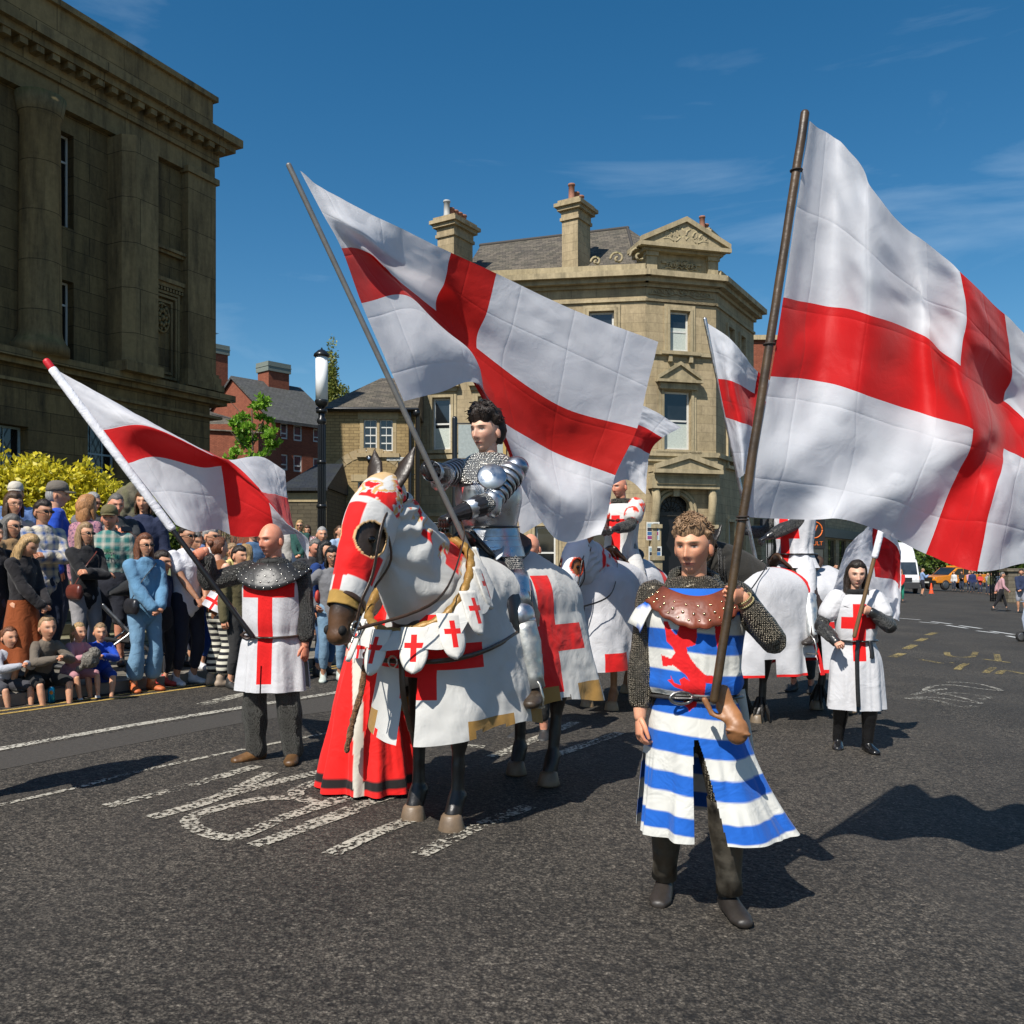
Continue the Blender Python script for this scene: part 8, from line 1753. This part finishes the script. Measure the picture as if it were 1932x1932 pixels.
crowd(461, 1033, 10.9, 'small child with straight blond hair behind the arm of the soldier', (.14, .12, .06), yaw=160, hair=('long', 'blond'), child=True)
crowd(478, 986, 12.5, 'person in an open denim jacket standing behind the soldier flag', (.06, .12, .22), (.05, .10, .2), 30, 'down', ('short', 'brown'))
crowd(450, 1022, 10.2, 'person in a long khaki coat right behind the soldier', (.10, .085, .04), (.03, .03, .03), 60, 'down', ('short', 'dark'), H=1.6)
crowd(566, 945, 20.5, 'blond woman in sunglasses and a green cardigan beside the lamp post', (.02, .07, .06), (.03, .05, .09), 5, 'clasp', ('long', 'blond'), glasses='sun', fem=1, base=.75, vox=.026, H=1.68)
crowd(543, 952, 20.8, 'dark haired woman left of the green cardigan', (.4, .38, .36), yaw=30, hair=('pony', 'brown'), fem=1, base=.75, vox=.026, H=1.62)
crowd(580, 952, 21.2, 'woman in a flowered blouse right of the green cardigan', (.55, .5, .5), (.02, .03, .05), 10, 'phone', ('bob', 'brown'), top2=(.3, .05, .06), pat='spots', fem=1, base=.75, vox=.026, H=1.6)
crowd(607, 981, 14.2, 'man with cropped grey hair behind the shoulder of the soldier', (.02, .02, .025), yaw=25, hair=('crop', 'grey'), H=1.78, base=.28)
crowd(589, 999, 12.2, 'balding man looking down in a dark sweater right of the soldier', (.03, .03, .035), yaw=45, hair=('thin', 'dkgrey'), extra=dict(hpitch=22), skin='pink', H=1.76)
crowd(612, 1007, 11.4, 'black haired person with a blue rucksack strap beside the horse', (.012, .04, .16), (.05, .12, .25), 60, 'down', ('long', 'black'), H=1.70, fem=1)
crowd(626, 1020, 10.9, 'woman in red glasses and a grey cardigan beside the horse muzzle', (.16, .16, .17), (.16, .26, .36), 20, 'hip', ('bob', 'black'), glasses='clear', skin='tan', fem=1, H=1.62, shoe=(.5, .55, .5))
crowd(640, 965, 17.5, 'woman in a pale blue shirt far behind the ears of the horse', (.30, .40, .55), yaw=50, hair=('pony', 'brown'), fem=1, base=.55, vox=.026, H=1.65)
mm = crowd(1002, 994, 7.9, 'bald man in a mail shirt looking over the back of the first horse', (.3, .3, .3), (.02, .02, .02), -20, 'down', ('bald', 'fair'), skin='pink', H=1.80, group=None, vox=.014, base=-.03)
mm.root['category'] = 'person'
for o in list(mm.root.children):
    if o.name.startswith('top'): o.name = 'mail_shirt'; o.data.materials[0] = mail((.36, .36, .35), 120)
mm.top('tabard', cloth((.70, .70, .72)), .034, .15, -.2, voxel=.014, z1=.40)
bb = crowd(1513, 1027, 11.2, 'grey bearded man in a brown hooded cape behind the black horse', (.035, .03, .018), (.03, .03, .03), -35, 'down', ('beard', 'dkgrey'), skin='pink', group=None, base=-.1, H=1.74)
bb.mantle('shoulder_cape', leather((.30, .14, .06), .7), (.10, .09), (.25, .21), .52, .08, droop=.06)
crowd(1226, 1043, 15.5, 'man in a yellow top by the posters of the arched doorway', (.60, .58, .25), yaw=-110, hair=('crop', 'grey'), base=-.2, H=1.72, vox=.024, skin='pink')
FARC = 'people far down the street'
for u, v, Y, lb, t_, b_, ya, po, hr_, kd in ((1577, 1056, 37, 'man in a dark sweater and sunglasses with folded arms far down the street', (.035, .04, .055), (.02, .02, .03), 0, 'cross', ('short', 'dark'), 'trousers'), (1556, 1062, 36, 'woman in pale grey and jeans left of the man in the dark sweater', (.4, .4, .42), (.14, .24, .36), -15, 'down', ('long', 'brown'), 'trousers'), (1588, 1086, 35, 'small child in a white hat before the man in the dark sweater', (.6, .58, .58), (.4, .4, .45), 0, 'down', ('short', 'blond'), 'trousers'), (1603, 1060, 40, 'person in black beside the flag of the young woman', (.03, .03, .03), (.03, .03, .04), 20, 'down', ('short', 'brown'), 'trousers'),
    (1740, 1068, 57, 'man in a pale blue tee shirt and dark shorts beside the white truck', (.22, .33, .55), (.02, .02, .03), 80, 'phone', ('crop', 'fair'), 'shorts'), (1699, 1072, 44, 'woman in a red top and green trousers in front of the white truck', (.55, .02, .02), (.02, .22, .14), -20, 'clasp', ('long', 'strawberry'), 'trousers'), (1888, 1083, 37, 'woman in a pink jacket and black leggings walking across the road', (.48, .27, .30), (.012, .012, .015), 75, 'walk', ('short', 'dkgrey'), 'trousers'),
    (1927, 1082, 36, 'person in a navy top and grey shorts at the right edge of the picture', (.02, .03, .07), (.28, .29, .33), -40, 'clasp', ('short', 'dark'), 'shorts')):
    crowd(u, v, Y, lb, t_, b_, ya, po, hr_, kind=kd, group=FARC, base=gz(P(u, v, Y).x) - (.0), vox=.034, H={1588: 1.1, 1556: 1.65, 1699: 1.63, 1888: 1.62}.get(u, 1.76), fem=1 if 'woman' in lb else 0)
cols = [('white', (.6, .6, .6)), ('black', (.02, .02, .02)), ('pink', (.5, .25, .3)), ('navy', (.02, .03, .1)), ('red', (.5, .05, .04)), ('grey', (.25, .25, .26)), ('olive', (.15, .16, .07)), ('pale blue', (.3, .4, .55)), ('yellow', (.55, .42, .1)), ('brown', (.14, .08, .05))]
for k in range(10): u = 1800 + k * 11.5 + (k % 3) * 3; crowd(u, 1082 + (k % 3) * 2, 72 - k * 1.2, f'distant onlooker in a {cols[k][0]} top by the far railings', cols[k][1], (.03, .04, .07), -60 + k * 13, ['down', 'cross', 'clasp'][k % 3], (['short', 'long', 'crop'][k % 3], ['brown', 'dark', 'blond'][k % 3]), group=FARC, base=gz(P(u, 1082, 70).x), vox=.045, H=1.6 + .05 * (k % 4))
mk_ = crowd(-115, 910, 5.3, 'marcher in a dark coat just outside the left edge whose shadow falls on the road', (.03, .03, .035), (.03, .03, .03), 50, 'clasp', ('short', 'dark'), H=1.85, group=None, g=.04, vox=.03)
# the children sitting on the kerb
SIT = 'children sitting on the kerb'
def kid(u, v, Y, label, H, **k): return crowd(u, v, Y, label, H=H, child=True, pose='sit', group=SIT, sit=.78 * H / 1.22 * (1.0), vox=.015, legf=k.pop('legf', .40), kind='shorts', **k)
kid(8, 1186, 8.75, 'girl in a pale grey jumper sitting at the left end of the kerb', 1.22, top=(.40, .41, .45), bot=(.05, .05, .06), hair=('bun', 'auburn'), yaw=60, shoe=(.4, .36, .36), fem=1)
kid(82, 1166, 8.95, 'girl with a bun and hair glasses in a brown zipped jacket on the kerb', 1.36, top=(.14, .115, .09), bot=(.02, .02, .02), hair=('bun', 'fair'), yaw=50, shoe=(.45, .42, .42), fem=1)
kid(140, 1178, 9.25, 'girl with a blond ponytail in pink clutching a grey toy on the kerb', 1.12, top=(.50, .24, .27), bot=(.45, .22, .25), hair=('pony', 'blond'), yaw=60, shoe=(.55, .55, .58), fem=1)
sb_ = kid(189, 1178, 9.5, 'boy in a bright blue hooded top with white letters on the kerb', 1.14, top=(.01, .06, .42), bot=(.012, .05, .30), hair=('crop', 'fair'), yaw=25, shoe=(.03, .03, .03), hy=10)
def chest_text(p, s, size, z, x=0, mat=WHITE, y=-.155, tilt=0): M_ = Matrix.Translation(p.T(x, y, z) * p.k) @ p.Rt.to_4x4() @ Matrix.Rotation(R(90 + tilt), 4, 'X'); return text('lettering', s, size, M_, mat, p.root, .002)
chest_text(sb_, 'SONIC', .085, .33, y=-.165, tilt=-4); 
M_ = Matrix.Translation(cm.T(0.02, .165, .30) * cm.k) @ Matrix.Rotation(R(180), 4, 'Z') @ Matrix.Rotation(R(90), 4, 'X'); text('lettering', 'ITALIA', .11, M_, WHITE, cm.root)
chest_text(bm, 'USSEI', .055, .34, mat=plain((.05, .25, .12), .6), y=-.155); chest_text(bm, 'OUTLK', .055, .28, mat=plain((.05, .25, .12), .6), y=-.155)
mb = MB(); mb.torso = None; 
# things they hold or stand beside
def at_person(p, x, y, z): return p.root.matrix_basis @ (Vector((x, y, z)) * p.k)
c = at_person(wp, .02, -.30, .99); o = thing('small_flag', 'paper flag with a red cross held by the man in the white polo', 'flag', c, R(-8), 'small red cross flags'); q = MB(); q.tube([(.0, 0, -.04), (.30, -.05, .16)], .005, 6); q.build('stick', WHITE, o)
V = [(.10 + .26 * j / 7 * .8 - .11 * i / 7, -.06 + .012 * math.sin(j), .05 + .02 - .16 * i / 7 - .10 * j / 7) for i in range(8) for j in range(8)]; npmesh('cloth', V, gridf(8, 8), crosscloth(((.42, .58, 0, 1), (0, 1, .4, .6)), (.72, .72, .76), RED), o, uv=[(j / 7, 1 - i / 7) for i in range(8) for j in range(8)])
c = at_person(ph, .0, -.42, 1.36); q = MB(); q.box(-.075, .075, -.005, .005, -.038, .038); o = q.build('phone', plain((.01, .01, .012), .2), bev=.003); o.location = c; o.rotation_euler = (R(-20), 0, R(40)); tag(o, 'black phone held up by the man before the stone beast', 'phone')
g_ = GR(97, 1327); o = thing('drink_can', 'bright blue drink can standing on the yellow line', 'can', (g_.x, g_.y, g_.z + .01), 0); q = MB(); q.lathe([(.026, 0), (.033, .008), (.033, .135), (.027, .150), (.027, .152)], 20); q.build('can_body', plain((.01, .28, .52), .25, .6, 0, 30, .3), o); q = MB(); q.lathe([(.026, .1515), (.026, .154), (.004, .154)], 20); q.build('lid', steel(), o); q = MB(); q.ball((.012, -.028, .10), (.018, .009, .022), 10); q.build('fruit_print', plain((.6, .22, .02), .4), o)
g_ = P(170, 1245, 8.95); o = thing('soft_toy', 'shaggy grey soft toy in the arms of the girl in pink', 'toy', g_, 0); q = MB(); q.ball((0, 0, 0), .085, 14); q.ball((.05, -.01, .07), .06, 12); q.tube([(-.04, 0, -.04), (-.10, -.03, -.09)], .03, 8); V, Fc, N = bake(q, .012, 1); V = V + N * (fbm(V * 45, 2, 3) * .014)[:, None]; npmesh('toy_body', V, Fc, cloth((.22, .20, .17), (.12, .11, .09), .95, 1.3, 30, pattern='spots'), o)
# folded pushchair between the plaid shirt and the denim shirt
g_ = P(236, 1265, 10.3); o = thing('pushchair', 'black pushchair with pale metal tubes behind the denim woman', 'pushchair', (g_.x, g_.y, lev(g_.x, g_.y)), R(30)); q = MB()
for s in (-.22, .22): q.tube([(-.45, s, .12), (.0, s, .45), (.42, s, .95)], .014, 8); q.tube([(.40, s, .10), (.05, s, .45), (-.25, s, .80)], .014, 8)
q.tube([(.42, -.22, .95), (.42, .22, .95)], .018, 8); q.build('frame', steel((.5, .5, .5), .35), o); q = MB(); q.tube([(-.28, 0, .42), (.02, 0, .36), (.12, 0, .55), (.18, 0, .82)], [(.20, .02)] * 4, 10, ref=(0, 1, 0)); q.build('seat', cloth((.012, .012, .013)), o)
q = MB(); q.tube([(-.15, 0, .92), (.02, 0, .98), (.18, 0, .88)], [(.20, .03), (.22, .10), (.20, .05)], 12, ref=(0, 1, 0)); q.build('hood', cloth((.012, .012, .013)), o)
for x in (-.45, .40):
    for s in (-.23, .23): q = MB(); q.lathe([(.085, -.02), (.10, -.012), (.10, .012), (.085, .02)], 18, (x, s, .10), axis='y'); w_ = q.build('wheel', plain((.02, .02, .02), .7), o)
# ------------------------------------------------------------------ vehicles and railings far down the street
def wheel(par, x, y, r, wd=.2):
    q = MB(); q.lathe([(r * .72, -wd / 2), (r, -wd / 2 * .8), (r, wd / 2 * .8), (r * .72, wd / 2)], 24, (x, y, r), axis='y'); w_ = q.build('wheel', plain((.015, .015, .016), .8), par); q = MB(); q.lathe([(r * .66, -wd / 2 * 1.04), (r * .70, -wd / 2), (r * .70, wd / 2), (r * .66, wd / 2 * 1.04)], 20, (x, y, r), axis='y'); q.build('rim', steel((.3, .3, .31), .4), w_)
# white box truck, cab towards us
p = P(1702, 1100, 62); g = gz(p.x); tk = thing('box_truck', 'white box truck parked facing us at the end of the street', 'truck', (p.x, p.y, g), R(90 - 29.3 + 170 - 62)); tk.rotation_euler = (0, 0, R(-101)); TW = plain((.70, .71, .72), .35, 0, .05)
q = MB(); q.box(-6.2, -1.75, -1.08, 1.08, .95, 3.55); q.build('cargo_box', plain((.50, .52, .54), .4, 0, .05), tk, bev=.03)
q = MB(); q.prism([(-1.7, .45), (.55, .45), (.62, .95), (.50, 1.25), (-.05, 2.15), (-.35, 2.35), (-1.7, 2.35)], -1.0, 1.0, 'y'); cb = q.build('cab', TW, tk, bev=.06)
q = MB(); q.prism([(-1.7, 2.36), (-.45, 2.36), (-.9, 2.9), (-1.7, 3.5)], -1.0, 1.0, 'y'); q.build('wind_deflector', TW, tk, bev=.08)
q = MB(); q.prism([(.46, 1.30), (.50, 1.32), (-.02, 2.15), (-.06, 2.13)], -.88, .88, 'y'); q.build('windscreen', glassm((.03, .04, .05)), cb)
q = MB(); q.box(.56, .68, -.98, .98, .35, .78); q.build('bumper', plain((.03, .03, .032), .6), tk, bev=.03); q = MB(); q.box(.57, .65, -.5, .5, .82, 1.10); q.build('grille', plain((.02, .02, .022), .5), cb)
for s in (-1, 1):
    q = MB(); q.ball((.52, s * .76, .95), (.10, .17, .16), 12); q.build('headlight', plain((.55, .57, .6), .1), cb); q = MB(); q.box(-.1, .02, s * 1.12 - .07, s * 1.12 + .07, 1.45, 1.85); q.build('mirror', plain((.02, .02, .02), .5), cb, bev=.02); q = MB(); q.box(-1.1, -.35, s * 1.0 - .006, s * 1.0 + .006, 1.35, 2.1); q.build('side_window', glassm((.03, .04, .05)), cb)
    wheel(tk, -.25, s * .9, .38, .24); wheel(tk, -4.6, s * .85, .38, .4)
# orange pickup with a light bar
p = P(1797, 1100, 74); g = gz(p.x) + .15; pk = thing('pickup_truck', 'orange double cab pickup with amber light bar parked across the street', 'pickup', (p.x, p.y, g), R(-160)); OR2 = plain((.72, .24, .012), .3, 0, .05, coat=.5)
q = MB(); q.prism([(-2.65, .55), (2.55, .55), (2.68, .75), (2.62, 1.08), (1.25, 1.20), (.45, 1.78), (-.75, 1.82), (-1.05, 1.25), (-2.68, 1.25)], -.92, .92, 'y'); bd = q.build('body', OR2, pk, bev=.05)
q = MB(); q.box(-2.5, -1.12, -.8, .8, 1.20, 1.262); q.build('load_bed', plain((.03, .03, .03), .8), pk)
for s in (-1, 1):
    q = MB(); q.prism([(.95, 1.22), (.40, 1.70), (-.15, 1.72), (-.15, 1.22)], s * .925 - .006, s * .925 + .006, 'y'); q.build('side_window', glassm(), bd); q = MB(); q.prism([(-.22, 1.22), (-.22, 1.72), (-.70, 1.72), (-.92, 1.24)], s * .925 - .006, s * .925 + .006, 'y'); q.build('side_window', glassm(), bd)
    q = MB(); q.ball((2.52, s * .70, .95), (.14, .18, .10), 10); q.build('headlight', plain((.6, .6, .6), .1), bd); wheel(pk, 1.65, s * .82, .40, .25); wheel(pk, -1.65, s * .82, .40, .25); q = MB(); q.box(.85, 1.0, s * 1.02 - .1, s * 1.02 + .1, 1.2, 1.4); q.build('mirror', plain((.02, .02, .02), .5), bd)
q = MB(); q.prism([(1.24, 1.22), (1.28, 1.22), (.48, 1.78), (.44, 1.76)], -.80, .80, 'y'); q.build('windscreen', glassm(), bd); q = MB(); q.box(2.60, 2.72, -.9, .9, .45, .78); q.box(2.62, 2.70, -.55, .55, .80, 1.04); q.build('bumper', plain((.02, .02, .02), .5), pk, bev=.03); q = MB(); q.box(2.722, 2.73, -.26, .26, .56, .67); q.build('number_plate', WHITE, pk)
q = MB(); q.box(-.25, .05, -.62, .62, 1.83, 1.95); q.build('light_bar', plain((.8, .35, .03), .3), pk, bev=.03)
p = P(1757, 1100, 64); q = MB(); q.lathe([(.20, 0), (.20, .03), (.14, .035), (.03, .75)], 16); q.v = q.v; o = thing('traffic_cone', 'orange traffic cone between the truck and the pickup', 'cone', (p.x, p.y, gz(p.x))); q.build('cone', plain((.7, .08, .02), .5), o); q = MB(); q.lathe([(.106, .26), (.072, .46)], 16); q.build('reflective_band', WHITE, o)
# dark iron gate and pale wall at the right
def fence(u0, u1, Y, h, label, n, mat=BLACK, name='iron_fence'):
    a, b = P(u0, 1100, Y), P(u1, 1100, Y); g = gz((a.x + b.x) / 2); o = thing(name, label, 'fence', (a.x, Y, g)); L = b.x - a.x; q = MB()
    for z in (.15, h * .5, h - .12): q.box(0, L, -.02, .02, z, z + .05)
    q.build('rail', mat, o)
    for i in range(n): x = L * i / (n - 1); q = MB(); q.lathe([(.035, 0), (.035, h - .05), (.05, h - .03), (.004, h + .1)], 6, (x, -.045, 0)); q.build('bar', mat, o)
fence(1868, 1902, 50, 2.6, 'tall black iron gate at the right behind the walking woman', 12); fence(1800, 1866, 82, 1.3, 'low pale railings behind the distant onlookers', 14, plain((.30, .31, .30), .7), 'railing_fence')
a, b = P(1902, 1100, 49), P(1990, 1100, 49); q = MB(); q.box(a.x, b.x, 49, 49.6, gz(a.x) - 1.5, gz(a.x) + 1.7); q.box(a.x - .1, b.x, 48.9, 49.7, gz(a.x) + 1.7, gz(a.x) + 1.85); o = q.build('garden_wall', stone((.20, .17, .12), (.15, .13, .1), .5, .2)); tag(o, 'low stone wall at the right edge beyond the iron gate', 'wall')
# white scooter wheel and platform at the right edge
g_ = GR(1930, 1212); o = thing('mobility_scooter', 'pale mobility scooter entering at the right edge', 'scooter', (g_.x + .42, g_.y, g_.z), 0); q = MB(); q.box(-.3, .38, -.2, .2, .16, .22); q.tube([(-.35, 0, .2), (-.42, 0, .55), (-.34, 0, .9)], .03, 8); q.tube([(-.34, -.22, .92), (-.34, .22, .92)], .015, 6); q.build('frame', plain((.35, .4, .5), .4), o, bev=.02); q = MB(); q.box(.1, .4, -.18, .18, .42, .48); q.box(.22, .28, -.04, .04, .2, .42); q.build('seat', plain((.03, .03, .035), .6), o, bev=.02)
for x in (-.36, .34):
    for s in (-.18, .18): wheel(o, x, s, .12, .06)
